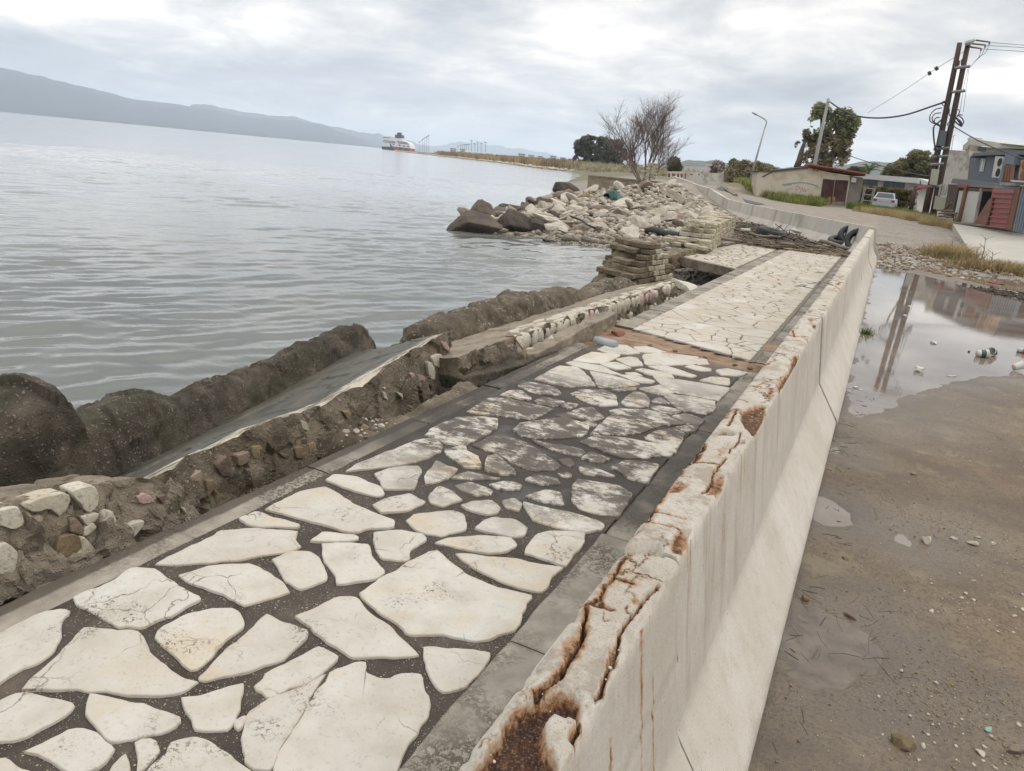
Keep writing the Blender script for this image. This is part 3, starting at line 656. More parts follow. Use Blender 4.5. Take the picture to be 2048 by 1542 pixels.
wetd = np.maximum(wetd, .9 * np.exp(-(((GX.ravel() - .62) / .42) ** 2 + ((GY.ravel() - 2.72) / .3) ** 2))); wetd = np.maximum(wetd, .8 * np.exp(-(((GX.ravel() - .6) / .3) ** 2 + ((GY.ravel() - 4.3) / .3) ** 2)))
beach = ((GX.ravel() < -0.3)).astype(float) * (1 - sstep(60, 90, GY.ravel()))
grav = sstep(20.2, 22.6, GY.ravel() + gn * 1.2) * (1 - sstep(95, 140, GY.ravel()))
bd = seg_dist(fP, [(-16, 92), (-11.6, 66), (-8.9, 60.5), (-5.6, 55.5)]) + gn * 1.2
green = np.maximum(sstep(4.0, 2.2, bd), sstep(85, 110, GY.ravel()))
green = np.maximum(green, sstep(4.5, 1.5, seg_dist(fP, [(-3.2, 58), (0.0, 58), (2.6, 51)]) + gn))
me = make_mesh('ground', np.stack([GX.ravel(), GY.ravel(), GZ.ravel()], 1), grid_faces(len(gx), len(gy)), 'ground', True, None,
               dict(wet=wetd, gravel=grav, green=green * (1 - 0.0 * beach), beach=beach))
link('ground', me, kind='structure')

# ------------------------------------------------------------------ puddles (level sheets, their edges are where the mud rises through them)
for i, (poly, dep) in enumerate(PUDS):
    P = np.asarray(poly); c = P.mean(0)
    big = P + (P - c) / (np.linalg.norm(P - c, axis=1, keepdims=True) + 1e-6) * (0.28 if dep > 0.03 else 0.04)
    big[:, 0] = np.maximum(big[:, 0], -0.1)
    zz = PUD_Z - i * 0.0005
    link('puddle', make_mesh('puddle', [(x, y, zz) for x, y in big], [tuple(range(len(big)))], 'puddle_shallow' if dep == .022 else 'puddle_water'), kind='structure')

# ------------------------------------------------------------------ sea
def build_sea():
    az = np.concatenate([np.linspace(rad(-179), rad(-92), 60, endpoint=False), np.linspace(rad(-92), rad(-2), 760)])
    r = np.concatenate([np.geomspace(2.4, 75, 620), np.geomspace(78, 14000, 60)])
    A, Rr = np.meshgrid(az, r, indexing='ij')
    X = Rr * np.sin(A); Y = Rr * np.cos(A)
    rng = np.random.RandomState(5)
    Z = np.zeros_like(X)
    wx = X + 0.35 * fbm(p3(X * 0.25, Y * 0.25), 61, 3).reshape(X.shape); wy = Y + 0.35 * fbm(p3(X * 0.25, Y * 0.25), 63, 3).reshape(X.shape)
    for k in range(46):
        lam = 0.30 * (8.0 ** (rng.rand() ** 1.4))
        th = rad(118) + rng.normal(0, 0.42)      # travelling towards the shore
        kx, ky = math.sin(th) * 2 * math.pi / lam, math.cos(th) * 2 * math.pi / lam
        amp = 0.0062 * lam * (1.0 if lam < .8 else .62)
        fade = np.clip(1.15 - Rr * 0.0048 / lam, 0, 1)
        Z += amp * fade * np.sin(kx * wx + ky * wy + rng.rand() * 6.283)
    group = 0.65 + 0.85 * fbm(p3(X * 0.12, Y * 0.12), 67, 3).reshape(X.shape)
    shelter = 0.5 + 0.5 * sstep(-3.5, -6.0, X)
    Z = Z * np.clip(group, 0.2, 1.35) * shelter
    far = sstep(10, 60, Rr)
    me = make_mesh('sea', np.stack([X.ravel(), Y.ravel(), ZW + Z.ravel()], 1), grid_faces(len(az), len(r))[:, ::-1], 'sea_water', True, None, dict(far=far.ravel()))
    link('sea', me, kind='structure')
build_sea()
# ------------------------------------------------------------------ paved walkway
def Z1(pts, x0, y0, s): return [(x0 + x * s, y0 + y * s) for x, y in pts]
R1 = lambda p: Z1(p, 300, 840, .3125)
R2 = lambda p: Z1(p, 800, 840, .3125)
R3 = lambda p: Z1(p, 640, 670, .234375)
R4 = lambda p: Z1(p, 1060, 670, .234375)
R5 = lambda p: Z1(p, 0, 1140, .26172)
R6 = lambda p: Z1(p, 480, 1140, .26172)
FLAGS = [R5(p) for p in [
 [(-200,600),(0,480),(120,420),(260,350),(340,310),(420,310),(480,290),(530,300),(545,325),(490,360),(465,400),(470,490),(440,560),(390,630),(270,720),(160,745),(90,785),(0,850),(-200,990)],
 [(555,205),(860,80),(960,10),(990,-15),(1190,-15),(1240,30),(1330,100),(1555,210),(1440,275),(1340,335),(1180,385),(1090,430),(960,425),(900,440),(850,400),(700,325),(600,270)],
 [(160,910),(400,680),(590,500),(640,445),(730,440),(900,455),(1060,470),(1110,540),(1150,620),(1215,700),(1320,780),(1390,825),(1520,850),(1440,880),(1350,940),(1100,945),(950,945),(800,915),(650,910),(300,905)],
 [(1190,515),(1240,440),(1400,345),(1440,320),(1550,310),(1640,290),(1790,290),(1830,330),(1875,430),(1770,500),(1660,590),(1620,660),(1510,750),(1460,750),(1400,710),(1310,610),(1230,540)],
 [(1385,970),(1550,950),(1700,905),(1855,865),(1830,1000),(1780,1160),(1755,1215),(1470,1215),(1440,1100),(1400,1030)],
 [(680,935),(740,945),(870,980),(1130,1020),(1400,1130),(1330,1200),(1250,1240),(1060,1285),(880,1310),(800,1265),(690,1160),(640,1100),(650,1020)],
 [(-150,1030),(0,990),(140,925),(250,940),(490,1000),(575,1045),(500,1110),(330,1200),(130,1290),(0,1310),(-200,1350)],
 [(180,1385),(350,1310),(520,1220),(615,1190),(660,1230),(720,1240),(800,1300),(870,1370),(800,1460),(690,1550),(560,1560),(400,1450),(300,1400)],
 [(1030,1320),(1060,1290),(1180,1275),(1230,1370),(1190,1440),(1110,1500),(1040,1560),(1060,1460)],
 [(1275,1400),(1300,1310),(1400,1285),(1540,1280),(1640,1350),(1800,1440),(1950,1570),(1900,1750),(1300,1700),(1100,1560),(1200,1470)],
 [(-100,1440),(60,1430),(100,1500),(200,1530),(300,1600),(100,1700),(-200,1700)],
 [(830,1540),(960,1400),(975,1540),(940,1640),(850,1640)],
 [(1780,1160),(1870,1100),(1890,1110),(1850,1200),(1820,1225)]]]
FLAGS += [R6(p) for p in [
 [(205,330),(330,390),(525,465),(505,520),(440,580),(330,680),(270,710),(150,740),(0,790),(-280,850),(-344,835),(-250,760),(-150,640),(0,520),(100,440),(170,360)],
 [(600,580),(660,600),(765,660),(680,740),(500,870),(350,905),(340,935),(235,980),(180,950),(100,885),(190,820),(200,790),(350,710),(480,640)],
 [(655,790),(480,890),(230,985),(160,1020),(60,1100),(20,1200),(5,1240),(15,1350),(40,1450),(80,1520),(240,1535),(312,1330),(440,1150),(550,960),(630,830)],
 [(680,775),(950,695),(975,720),(950,790),(1000,800),(1035,825),(1150,830),(1170,800),(1240,785),(1390,790),(1405,900),(1460,1010),(1450,1130),(1350,1230),(1250,1400),(1190,1536),(1120,1700),(600,1750),(280,1600),(265,1520),(335,1330),(463,1150),(572,960),(650,840)],
 [(410,350),(540,305),(650,240),(740,205),(830,195),(900,215),(960,290),(1140,420),(1200,490),(1380,645),(1330,660),(1180,665),(960,660),(850,665),(740,590),(660,525),(560,450),(490,395)],
 [(1395,580),(1450,575),(1640,600),(1800,612),(1925,620),(1900,700),(1780,830),(1725,900),(1560,940),(1500,870),(1420,760),(1405,670)]]]
FLAGS += [R1(p) for p in [
 [(40,920),(130,870),(410,740),(440,710),(640,690),(850,700),(945,710),(930,760),(970,810),(880,845),(600,880),(440,905),(200,925)],
 [(570,625),(680,580),(800,620),(870,640),(970,670),(930,685),(700,680),(640,670)],
 [(740,570),(860,500),(960,450),(1120,425),(1200,465),(1330,545),(1440,595),(1570,640),(1560,680),(1390,695),(1320,720),(1240,710),(1080,655),(900,610)],
 [(1120,380),(1170,345),(1310,355),(1390,390),(1470,420),(1500,470),(1460,485),(1380,470),(1260,430),(1150,395)],
 [(1255,325),(1320,280),(1500,210),(1700,130),(1800,110),(1870,160),(1860,200),(1790,240),(1620,280),(1430,305)],
 [(1440,340),(1540,300),(1720,295),(1735,330),(1710,400),(1690,440),(1500,435),(1480,400)],
 [(1425,540),(1500,500),(1670,465),(1770,525),(1650,580),(1480,590)],
 [(1030,770),(1090,710),(1200,720),(1320,735),(1335,760),(1200,775)],
 [(1095,790),(1300,785),(1400,795),(1430,880),(1505,965),(1430,1010),(1190,1055),(1185,1000),(1130,920)],
 [(780,890),(900,845),(1020,835),(1080,870),(1120,950),(1145,1015),(960,1080),(880,1030),(850,980)],
 [(1425,715),(1600,700),(1740,730),(1775,760),(1680,820),(1660,850),(1670,890),(1640,900),(1480,885),(1450,830)],
 [(180,990),(350,940),(640,910),(700,940),(780,990),(860,1050),(900,1100),(750,1150),(600,1190),(540,1140),(400,1090),(240,1030)]]]
FLAGS += [R2(p) for p in [
 [(-250,1105),(-180,1050),(-100,1000),(0,940),(60,900),(200,835),(240,835),(330,910),(420,990),(620,1070),(760,1100),(850,1120),(790,1190),(780,1270),(730,1340),(600,1390),(480,1405),(380,1395),(260,1365),(60,1365),(10,1320),(-70,1260),(-180,1190)],
 [(345,850),(420,850),(560,870),(760,890),(880,920),(1050,940),(980,1000),(950,1060),(890,1095),(760,1070),(620,1020),(450,930)],
 [(800,850),(830,780),(880,730),(950,710),(1185,715),(1180,780),(1110,860),(1060,930),(950,895)],
 [(215,785),(300,755),(500,735),(720,750),(750,800),(680,840),(560,850),(400,820)],
 [(40,640),(100,600),(350,575),(410,600),(430,660),(420,700),(260,740),(120,710)],
 [(470,690),(540,630),(600,620),(740,635),(820,690),(800,730),(720,745),(560,710)],
 [(790,520),(900,550),(1150,605),(1250,635),(1300,665),(1280,700),(1190,710),(1060,690),(930,660),(860,640),(800,560)],
 [(1110,510),(1110,430),(1140,375),(1250,395),(1400,420),(1490,470),(1400,610),(1260,600),(1150,560)],
 [(800,485),(930,445),(1030,460),(1050,545),(950,530),(860,505)],
 [(395,540),(470,520),(590,510),(640,560),(620,595),(540,600),(420,560)],
 [(175,490),(250,420),(300,440),(400,505),(320,535),(270,555),(200,525)],
 [(165,350),(200,310),(230,255),(300,290),(370,310),(340,350),(250,390),(165,410)],
 [(330,370),(440,325),(560,355),(640,370),(500,380)],
 [(360,420),(440,395),(600,450),(580,475),(490,480),(400,450)],
 [(290,190),(420,160),(430,200),(500,230),(520,300),(420,300),(350,250),(300,220)],
 [(545,310),(560,230),(620,220),(720,310),(740,345),(620,340)],
 [(470,160),(620,90),(800,140),(900,200),(1030,290),(980,320),(830,320),(750,290),(640,220),(540,190)],
 [(735,60),(780,20),(900,0),(1050,-20),(1200,30),(1195,80),(1100,110),(840,115),(770,90)],
 [(1160,140),(1260,100),(1400,110),(1740,170),(1760,200),(1700,230),(1440,240),(1290,190)],
 [(850,125),(950,150),(1150,180),(1190,210),(1140,220),(1000,195),(900,160)],
 [(1165,240),(1220,205),(1350,245),(1280,265)], [(1020,255),(1090,245),(1110,290),(1060,290)], [(1155,300),(1190,285),(1370,355),(1180,345)],
 [(1360,300),(1440,260),(1560,265),(1650,285),(1580,395),(1480,365)], [(800,375),(880,350),(1000,375),(1020,410),(870,400)],
 [(570,410),(680,390),(780,410),(760,440),(640,440)], [(1010,340),(1080,330),(1090,360),(1040,355)], [(660,520),(740,500),(780,530),(760,580),(690,560)]]]
FLAGS += [R3(p) for p in [
 [(900,850),(960,800),(1170,700),(1400,700),(1510,710),(1500,790),(1330,890),(1250,940),(1080,910)],
 [(1690,430),(1780,400),(1980,440),(2060,500),(1950,510),(1800,480)],
 [(1260,650),(1440,540),(1600,540),(1850,600),(1980,630),(1790,720),(1500,680)],
 [(1550,505),(1640,470),(1720,475),(1800,540),(1700,550)]]]
FLAGS += [R4(p) for p in [
 [(40,375),(250,265),(390,270),(450,310),(560,430),(320,435),(150,405)], [(515,310),(700,345),(930,415),(800,440),(590,450),(560,380)],
 [(310,235),(380,225),(600,260),(720,315),(780,335),(690,330),(500,290),(370,260)], [(365,215),(530,145),(770,165),(740,190),(620,240),(540,235)],
 [(580,120),(680,80),(820,85),(930,150),(830,160),(650,150)], [(740,205),(860,185),(910,195),(960,260),(850,260)], [(600,245),(730,230),(860,280),(730,290)],
 [(970,170),(1110,150),(1310,250),(1180,255),(990,250)], [(890,100),(1000,95),(1160,145),(1010,150),(930,140)], [(1140,155),(1430,185),(1420,240),(1330,255)],
 [(1440,200),(1500,205),(1520,245),(1430,250)], [(1010,265),(1150,260),(1420,345),(1370,360),(1180,320)], [(910,295),(960,285),(1200,330),(1220,365),(1060,345)],
 [(1330,270),(1380,255),(1540,285),(1540,305),(1450,300)], [(1600,300),(1680,285),(1860,320),(1770,345),(1640,340)],
 [(1050,340),(1220,375),(1400,400),(1700,450),(1600,555),(1330,500),(1250,490),(1130,420)], [(1460,385),(1560,355),(1700,370),(1690,425),(1580,410)],
 [(760,340),(880,340),(1060,390),(1040,410),(930,400)], [(820,320),(900,320),(950,345),(850,335)], [(930,455),(1050,440),(1110,425),(1220,490),(1140,510),(1050,495)],
 [(1150,525),(1190,505),(1330,520),(1570,565),(1560,640),(1500,670),(1290,640)], [(1040,560),(1110,530),(1190,580),(1080,580)], [(1050,620),(1110,600),(1280,640),(1250,670),(1150,660)],
 [(360,500),(440,465),(640,470),(720,510),(740,590),(600,600),(420,540)], [(790,570),(890,480),(980,500),(1010,560),(1000,610),(830,600)],
 [(690,650),(760,630),(1000,640),(1150,680),(1320,760),(1080,770),(940,830),(800,845),(520,840),(600,760),(700,690)], [(1220,690),(1330,670),(1490,720),(1430,770),(1330,750)],
 [(980,870),(1090,820),(1200,800),(1320,830),(1270,930),(1250,960),(1100,920)], [(1220,790),(1330,770),(1440,775),(1380,820)], [(240,690),(440,625),(530,620),(620,700),(540,720),(330,700)],
 [(40,560),(120,530),(290,570),(210,605),(90,590)], [(270,600),(330,575),(410,590),(330,625)], [(690,465),(900,445),(890,470),(720,475)], [(450,745),(520,730),(570,760),(500,775)]]]

def flag_mesh(poly, seed, h=0.009, seglen=0.022, jit=0.006, rim=0.006, z=0.0, grow=0.0):
    """one irregular paving stone: jagged outline, worn arris, slightly dished top"""
    P = np.asarray(poly, float)
    per = np.linalg.norm(np.diff(np.vstack([P, P[:1]]), axis=0), axis=1).sum()
    n = int(np.clip(per / seglen, 12, 84))
    Q = resample(P, n, True)
    Q = 0.8 * Q + 0.1 * (np.roll(Q, 1, 0) + np.roll(Q, -1, 0))
    c = Q.mean(0); nr = (Q - c) / (np.linalg.norm(Q - c, axis=1, keepdims=True) + 1e-9)
    Q = Q + nr * grow
    Q = Q + nr * (fbm(p3(Q[:, 0] * 14, Q[:, 1] * 14), seed, 3) * jit * 1.5 + fbm(p3(Q[:, 0] * 45, Q[:, 1] * 45), seed + 8, 2) * .0035)[:, None]
    rings = [(0.0, z - 0.02, 1), (0.0, z + h * 0.6, 1), (rim * .55, z + h * .96, 1), (rim, z + h, .95), (rim * 7, z + h * 1.03, 0.0)]
    V = []; rm = []
    for off, zz, r in rings:
        d = np.linalg.norm(Q - c, axis=1, keepdims=True)
        R = Q - nr * np.minimum(off, d * 0.45)
        V.append(np.c_[R, zz + 0.0018 * fbm(p3(R[:, 0] * 9, R[:, 1] * 9), seed + 3, 2) * (zz > z)]); rm += [r] * n
    V = np.vstack(V + [np.r_[c, z + h * 1.04][None]]); rm.append(0)
    F = []
    for k in range(4):
        for i in range(n):
            j = (i + 1) % n; F.append((k * n + i, k * n + j, (k + 1) * n + j, (k + 1) * n + i))
    for i in range(n): F.append((4 * n + i, 4 * n + (i + 1) % n, 5 * n))
    A = 0.5 * np.sum(Q[:, 0] * np.roll(Q[:, 1], -1) - np.roll(Q[:, 0], -1) * Q[:, 1])
    if A < 0: F = [f[::-1] for f in F]
    me = make_mesh('flagstone', V, F, 'flagstone', True, None, dict(rim=rm))
    return me
def clip_half(poly, p, nrm):
    out = []
    for i in range(len(poly)):
        a, b = poly[i], poly[(i + 1) % len(poly)]
        da, db = (a - p) @ nrm, (b - p) @ nrm
        if da <= 0: out.append(a)
        if da * db < 0: out.append(a + (b - a) * (da / (da - db)))
    return out
def crazy_cells(bound, n, seed, gap=0.018, relax=1, stretch=(1, 1)):
    """irregular paving cells filling the polygon bound"""
    rng = np.random.RandomState(seed); B = np.asarray(bound, float); lo, hi = B.min(0), B.max(0)
    S = np.asarray(stretch, float); pts = []
    while len(pts) < n:
        q = lo + rng.rand(200, 2) * (hi - lo); q = q[inside(q, B)]; pts += list(q)
    pts = np.array(pts[:n])
    for it in range(relax + 1):
        cells = []
        for i in range(n):
            poly = [b for b in B]
            d = np.linalg.norm((pts - pts[i]) * S, axis=1); order = np.argsort(d)[1:22]
            for j in order:
                mid = (pts[i] + pts[j]) / 2; nv = (pts[j] - pts[i]) * S * S; nv = nv / np.linalg.norm(nv)
                g = gap * (0.6 + 0.8 * rng.rand()) / 2 if it == relax else 0
                poly = clip_half(poly, mid - nv * g, nv)
                if len(poly) < 3: break
            cells.append(np.array(poly) if len(poly) >= 3 else None)
        if it < relax:
            pts = np.array([0.5 * p + 0.5 * c.mean(0) if c is not None else p for p, c in zip(pts, cells)])
    return [c for c in cells if c is not None and len(c) >= 3]
def rough_sheet(name, x0, x1, y0, y1, st, z, amp, mats, seed, mask=None, parent=None, kind=None):
    xs = np.arange(x0, x1 + st, st); ys = np.arange(y0, y1 + st, st)
    X, Y = np.meshgrid(xs, ys, indexing='ij')
    Z = z + amp * fbm(p3(X * 7, Y * 7), seed, 4).reshape(X.shape)
    F = grid_faces(len(xs), len(ys))
    if mask is not None:
        cen = np.stack([X.ravel(), Y.ravel()], 1)[F].mean(1); F = F[mask(cen)]
    return link(name, make_mesh(name, np.stack([X.ravel(), Y.ravel(), Z.ravel()], 1), F, mats, True), parent, kind=kind)

WL, WR = -2.5, -0.66                              # outer edges of the walkway
def near_end(x): return 6.86 + (x + 2.4) * 0.13   # where the near slab breaks off
def far_start(x): return 7.72 - (x + 2.4) * 0.34
walk = rough_sheet('walkway', -2.34, -0.9, -1.0, 7.4, 0.02, -0.0015, 0.006, 'mortar', 3, lambda c: c[:, 1] < near_end(c[:, 0]) + 0.04 * fbm(p3(c[:, 0] * 6, c[:, 1] * 6), 5, 3), kind='structure')
# concrete body below the paving
MB().prism([(WL + .02, -1.0), (WR, -1.0), (WR, near_end(WR) - .02), (WL + .02, near_end(WL) - .02)], -0.62, -0.022).build('slab_base', 'slab_concrete', walk)
for i, poly in enumerate(FLAGS):
    W = [at(px, py, 0.008)[:2] for px, py in poly]
    link('flagstone', flag_mesh(W, i * 7 + 1, jit=.008, grow=.003 + .011 * float(sstep(2.4, 4.6, np.mean(W, 0)[1]))), walk)
# behind the photographer the paving simply goes on
for i, c in enumerate(crazy_cells([(-2.3, -1.0), (-0.92, -1.0), (-0.92, 0.95), (-2.3, 0.55)], 14, 4, 0.05)):
    link('flagstone', flag_mesh(c, 900 + i, jit=0.01), walk)
def kerb_run(x0, x1, y0, y1, n, parent, seed, z=0.0, drop=0.16, rough=0.004):
    rr = random.Random(seed); ys = [y0 + (y1 - y0) * i / n + (rr.uniform(-.12, .12) if 0 < i < n else 0) for i in range(n + 1)]
    for a, b in zip(ys[:-1], ys[1:]):
        L = b - a; nu = max(6, int(L / 0.025)); nv = 9
        prof = [(x0, -drop), (x0, -0.012), (x0 + 0.006, -0.004), (x0 + 0.015, 0.0), ((x0 + x1) / 2 - .02, 0.001), ((x0 + x1) / 2 + .02, 0.001), (x1 - 0.015, 0.0), (x1 - .005, -0.005), (x1, -0.013), (x1, -drop)]
        yy = np.linspace(a + 0.003, b - 0.003, nu); dz = rr.uniform(-.004, .003)
        V = np.array([[x, y, z + zz + dz] for y in yy for x, zz in prof])
        V[:, 2] += rough * fbm(V * 12, seed, 3) * (V[:, 2] > z - 0.05); V[:, 0] += rough * 1.6 * fbm(V * 8, seed + 5, 3)
        F = [tuple(f) for f in grid_faces(nu, len(prof))]; k = len(prof)
        F += [tuple(range(k)), tuple(range((nu - 1) * k + k - 1, (nu - 1) * k - 1, -1))]
        link('kerb_stone', make_mesh('kerb_stone', V, F, 'kerb', True), parent)
kerb_run(-2.5, -2.335, -1.0, 6.8, 8, walk, 11)
kerb_run(-0.905, -0.655, -1.0, 3.12, 4, walk, 12, z=0.012)
kerb_run(-0.9, -0.655, 3.13, 7.0, 2, walk, 13, z=-0.006, rough=0.009)

# far stretch of the walkway, heaved up beyond the washed-out gap
FZ = 0.045
far_walk = rough_sheet('walkway', -2.2, -0.88, 7.0, 24.0, 0.05, FZ - 0.002, 0.006, 'mortar', 13, lambda c: c[:, 1] > far_start(c[:, 0]) + 0.05 * fbm(p3(c[:, 0] * 6, c[:, 1] * 6), 9, 3), kind='structure')
MB().prism([(-2.4, far_start(-2.4) + .03), (WR, far_start(WR) + .03), (WR, 24.0), (-2.4, 24.0)], -0.62, FZ - 0.022).build('slab_base', 'slab_concrete', far_walk)
cells = crazy_cells([(-2.19, far_start(-2.19) + .03), (-0.89, far_start(-0.89) + .03), (-0.89, 22.3), (-2.19, 22.3)], 290, 21, 0.013, 1, (1.0, 1.0))
for i, c in enumerate(sorted(cells, key=lambda c: c[:, 1].mean())):
    link('flagstone', flag_mesh(c, 2000 + i, seglen=0.04 if c[:, 1].mean() < 12 else 0.08, jit=0.011, h=0.010, z=FZ), far_walk)
kerb_run(-2.42, -2.2, far_start(-2.3) + .04, 22.2, 12, far_walk, 15, z=FZ + 0.004, rough=0.006)
kerb_run(-0.875, -0.655, 7.25, 22.0, 8, far_walk, 16, z=FZ - 0.01, rough=0.006)
# bare earth and broken bedding in the gap
xs = np.arange(-2.95, -0.6, 0.02); ys = np.arange(6.5, 8.3, 0.02)
X, Y = np.meshgrid(xs, ys, indexing='ij')
t = np.clip((Y - near_end(X)) / np.maximum(far_start(X) - near_end(X), 0.02), -0.3, 1.3)
Zg = -0.045 + 0.075 * np.clip(t, 0, 1) ** 2 + 0.03 * fbm(p3(X * 2.5, Y * 9), 31, 5).reshape(X.shape) - 0.3 * sstep(-2.45, -2.8, X)
link('washed_out_soil', make_mesh('washed_out_soil', np.stack([X.ravel(), Y.ravel(), Zg.ravel()], 1), grid_faces(len(xs), len(ys)), 'earth', True), kind='structure')
for i, (px, py, s) in enumerate([(1210, 690, .09), (1235, 668, .12), (1180, 690, .07), (1300, 690, .035), (1350, 700, .03), (1410, 715, .03), (1470, 728, .03), (1500, 735, .03), (1478, 722, .025)]):
    p = at(px, py, 0.0); o = link('broken_chunk', rock_mesh('broken_chunk', 300 + i, ['terracotta' if i == 1 else 'ochre_stone'], 2, 8, .08, (1, .8, .45)), None)
    o.location = (p[0], p[1], 0.0); o.scale = (s, s, s); o.rotation_euler = (0.2, 0.1, i * 1.7)
    props(o, ['ochre chunk at the left lip of the gap', 'flat orange brick lump beside the grey pipe', 'small ochre lump left of the grey pipe', 'small chunk in the orange gap near its left end', 'little chunk in the middle of the orange gap',
              'brown crumb right of the middle of the gap', 'crumb in the gap close to the barrier', 'last crumb of the gap against the barrier kerb', 'tiny crumb in the narrowing end of the gap'][i], 'rubble', 'chunks in the washed-out gap')
p0, p1 = at(1190, 682, 0.02), at(1232, 692, 0.02)
b = MB().tube([p0, p1], 0.05, 14); o = b.build('drain_pipe', 'pipe_grey', None, True); props(o, 'short grey plastic pipe end showing at the left lip of the gap', 'pipe')
# ------------------------------------------------------------------ concrete barriers
BX = -0.333
def top_pt(x, y): p = at(x, y, 0.8); return (p[0], p[1])
def T2(p): return [top_pt(900 + x * .390625, 1000 + y * .390625) for x, y in p]
def T3(p): return [top_pt(1200 + x * .31120, 620 + y * .31128) for x, y in p]
def F2(p): return [tuple(at_x(900 + x * .390625, 1000 + y * .390625, -0.245)[1:]) for x, y in p]
def F3(p): return [tuple(at_x(1200 + x * .3112, 620 + y * .31128, -0.245)[1:]) for x, y in p]
# (polyline, half width of crack, depth, rust halo)
CRACKS = [(T2(p), w, d, h) for p, w, d, h in [
 ([(930,270),(870,320),(850,360),(840,400),(810,430),(785,450),(770,500),(740,520),(690,520)], .003, .010, .012),
 ([(840,395),(880,410),(940,430)], .003, .004, .014), ([(770,500),(770,540),(820,560)], .003, .006, .010),
 ([(700,540),(690,600),(690,650),(670,700),(640,770),(600,820),(570,900),(530,920),(440,990)], .0045, .03, .014),
 ([(1080,430),(1000,500),(970,550),(930,600),(880,650),(860,720),(835,830),(790,900),(780,950),(750,1000)], .0035, .022, .006),
 ([(690,520),(830,560)], .004, .008, .008), ([(900,540),(910,580)], .002, .008, .004), ([(790,570),(780,620),(840,610)], .0015, .004, .002),
 ([(640,1050),(660,1150),(650,1260),(620,1388)], .004, .022, .010), ([(400,1080),(300,1300)], .003, .012, .010)]]
CRACKS += [(T3(p), w, d, h) for p, w, d, h in [
 ([(300,1360),(420,1390),(500,1410),(540,1440)], .003, .006, .007), ([(340,1290),(450,1320),(550,1350)], .003, .005, .006),
 ([(560,1000),(470,1080),(440,1160),(390,1230),(340,1290),(300,1360)], .004, .012, .016), ([(820,960),(780,1010),(740,1050),(730,1100),(690,1170),(660,1190)], .0035, .014, .007),
 ([(670,860),(640,900),(590,970),(560,1000)], .005, .018, .018), ([(910,790),(900,850),(840,910),(830,930)], .003, .012, .004), ([(600,990),(680,990),(780,1000)], .003, .004, .012),
 ([(800,650),(890,640),(860,700),(830,750)], .003, .010, .008), ([(860,560),(940,590),(950,600)], .002, .005, .010), ([(920,490),(1040,500)], .002, .005, .008),
 ([(1020,370),(1060,360),(1090,350)], .003, .006, .010), ([(1240,130),(1255,180)], .004, .006, .012), ([(1210,200),(1290,200)], .003, .006, .006), ([(190,1440),(230,1440)], .003, .003, .010), ([(1300,60),(1380,90)], .003, .006, .004)]]
# spalled patches: polygon, depth, rust
SPALLS = [(T2(p), d, r, k) for p, d, r, k in [
 ([(430,1000),(560,950),(640,970),(690,1030),(680,1120),(600,1110),(520,1090),(490,1150),(510,1250),(560,1330),(570,1500),(60,1500),(110,1388),(230,1180),(330,1050)], .038, 1.0, .25),
 ([(380,1300),(450,1280),(540,1330),(540,1500),(280,1500),(310,1370)], .06, .5, .6), ([(560,720),(620,680),(700,700),(720,760),(650,830),(580,860),(545,800)], .004, .75, 0), ([(900,500),(960,480),(980,530),(930,540)], .003, .7, 0), ([(800,760),(850,720),(850,830),(810,870),(790,830)], .02, .9, .3),
 ([(940,340),(1000,330),(1030,370),(980,380)], .004, .25, .2), ([(865,225),(930,205),(1095,215),(1100,290),(1000,285),(800,280)], .034, 0, 0)]]
SPALLS += [(T3(p), d, r, k) for p, d, r, k in [
 ([(740,790),(800,770),(870,790),(890,810),(820,815),(770,805)], .045, .8, .85), ([(900,650),(1000,620),(1080,610),(1070,690),(1045,780),(980,800),(930,760),(905,710)], .016, .9, .05),
 ([(1290,285),(1240,300),(1210,400),(1170,440),(1140,500),(1190,530),(1230,470),(1260,360),(1290,330)], .014, .9, .05), ([(450,1530),(480,1450),(540,1420),(580,1470),(560,1560),(470,1580)], .008, .9, 0), ([(560,1000),(620,890),(690,900),(660,960),(600,1000)], .012, .8, .1),
 ([(780,660),(860,640),(840,700),(770,700)], .008, .8, 0), ([(440,1140),(520,1100),(590,1130),(540,1180),(450,1190)], .006, .8, 0)]]
_r = random.Random(21)
for _i in range(26):     # further rust-blown patches along the top, mostly by its road-side edge
    _x, _y = BX + _r.choice((.045, .05, .02, -.03, -.05)) + _r.uniform(-.012, .012), 2.0 + 6.2 * (_i + _r.random()) / 26
    _a, _b = _r.uniform(.018, .036), _r.uniform(.03, .11)
    SPALLS.append(([(_x + math.cos(t) * _a * _r.uniform(.55, 1.2), _y + math.sin(t) * _b * _r.uniform(.55, 1.2)) for t in np.linspace(0, 6.28, 10, endpoint=False)], _r.uniform(.003, .012), _r.uniform(.55, .95), 0))
FACE = [(F2(p), w) for p, w in [([(1045,640),(1050,760),(1040,900)], .011), ([(1040,900),(1050,1050),(1060,1250)], .006), ([(990,960),(985,1100),(1000,1250)], .006), ([(1115,400),(1105,520),(1070,640)], .005), ([(1285,190),(1275,300)], .006), ([(830,1290),(820,1388)], .008), ([(1425,90),(1420,170)], .004), ([(1320,60),(1325,220)], .006)]]
FACE += [(F3(p), w) for p, w in [([(960,1020),(915,1160)], .003), ([(1040,860),(1050,930)], .006), ([(1395,300),(1400,400)], .006), ([(820,1330),(810,1450)], .006), ([(700,1370),(690,1480)], .006), ([(850,1180),(830,1260)], .003), ([(990,880),(1000,960)], .005)]]
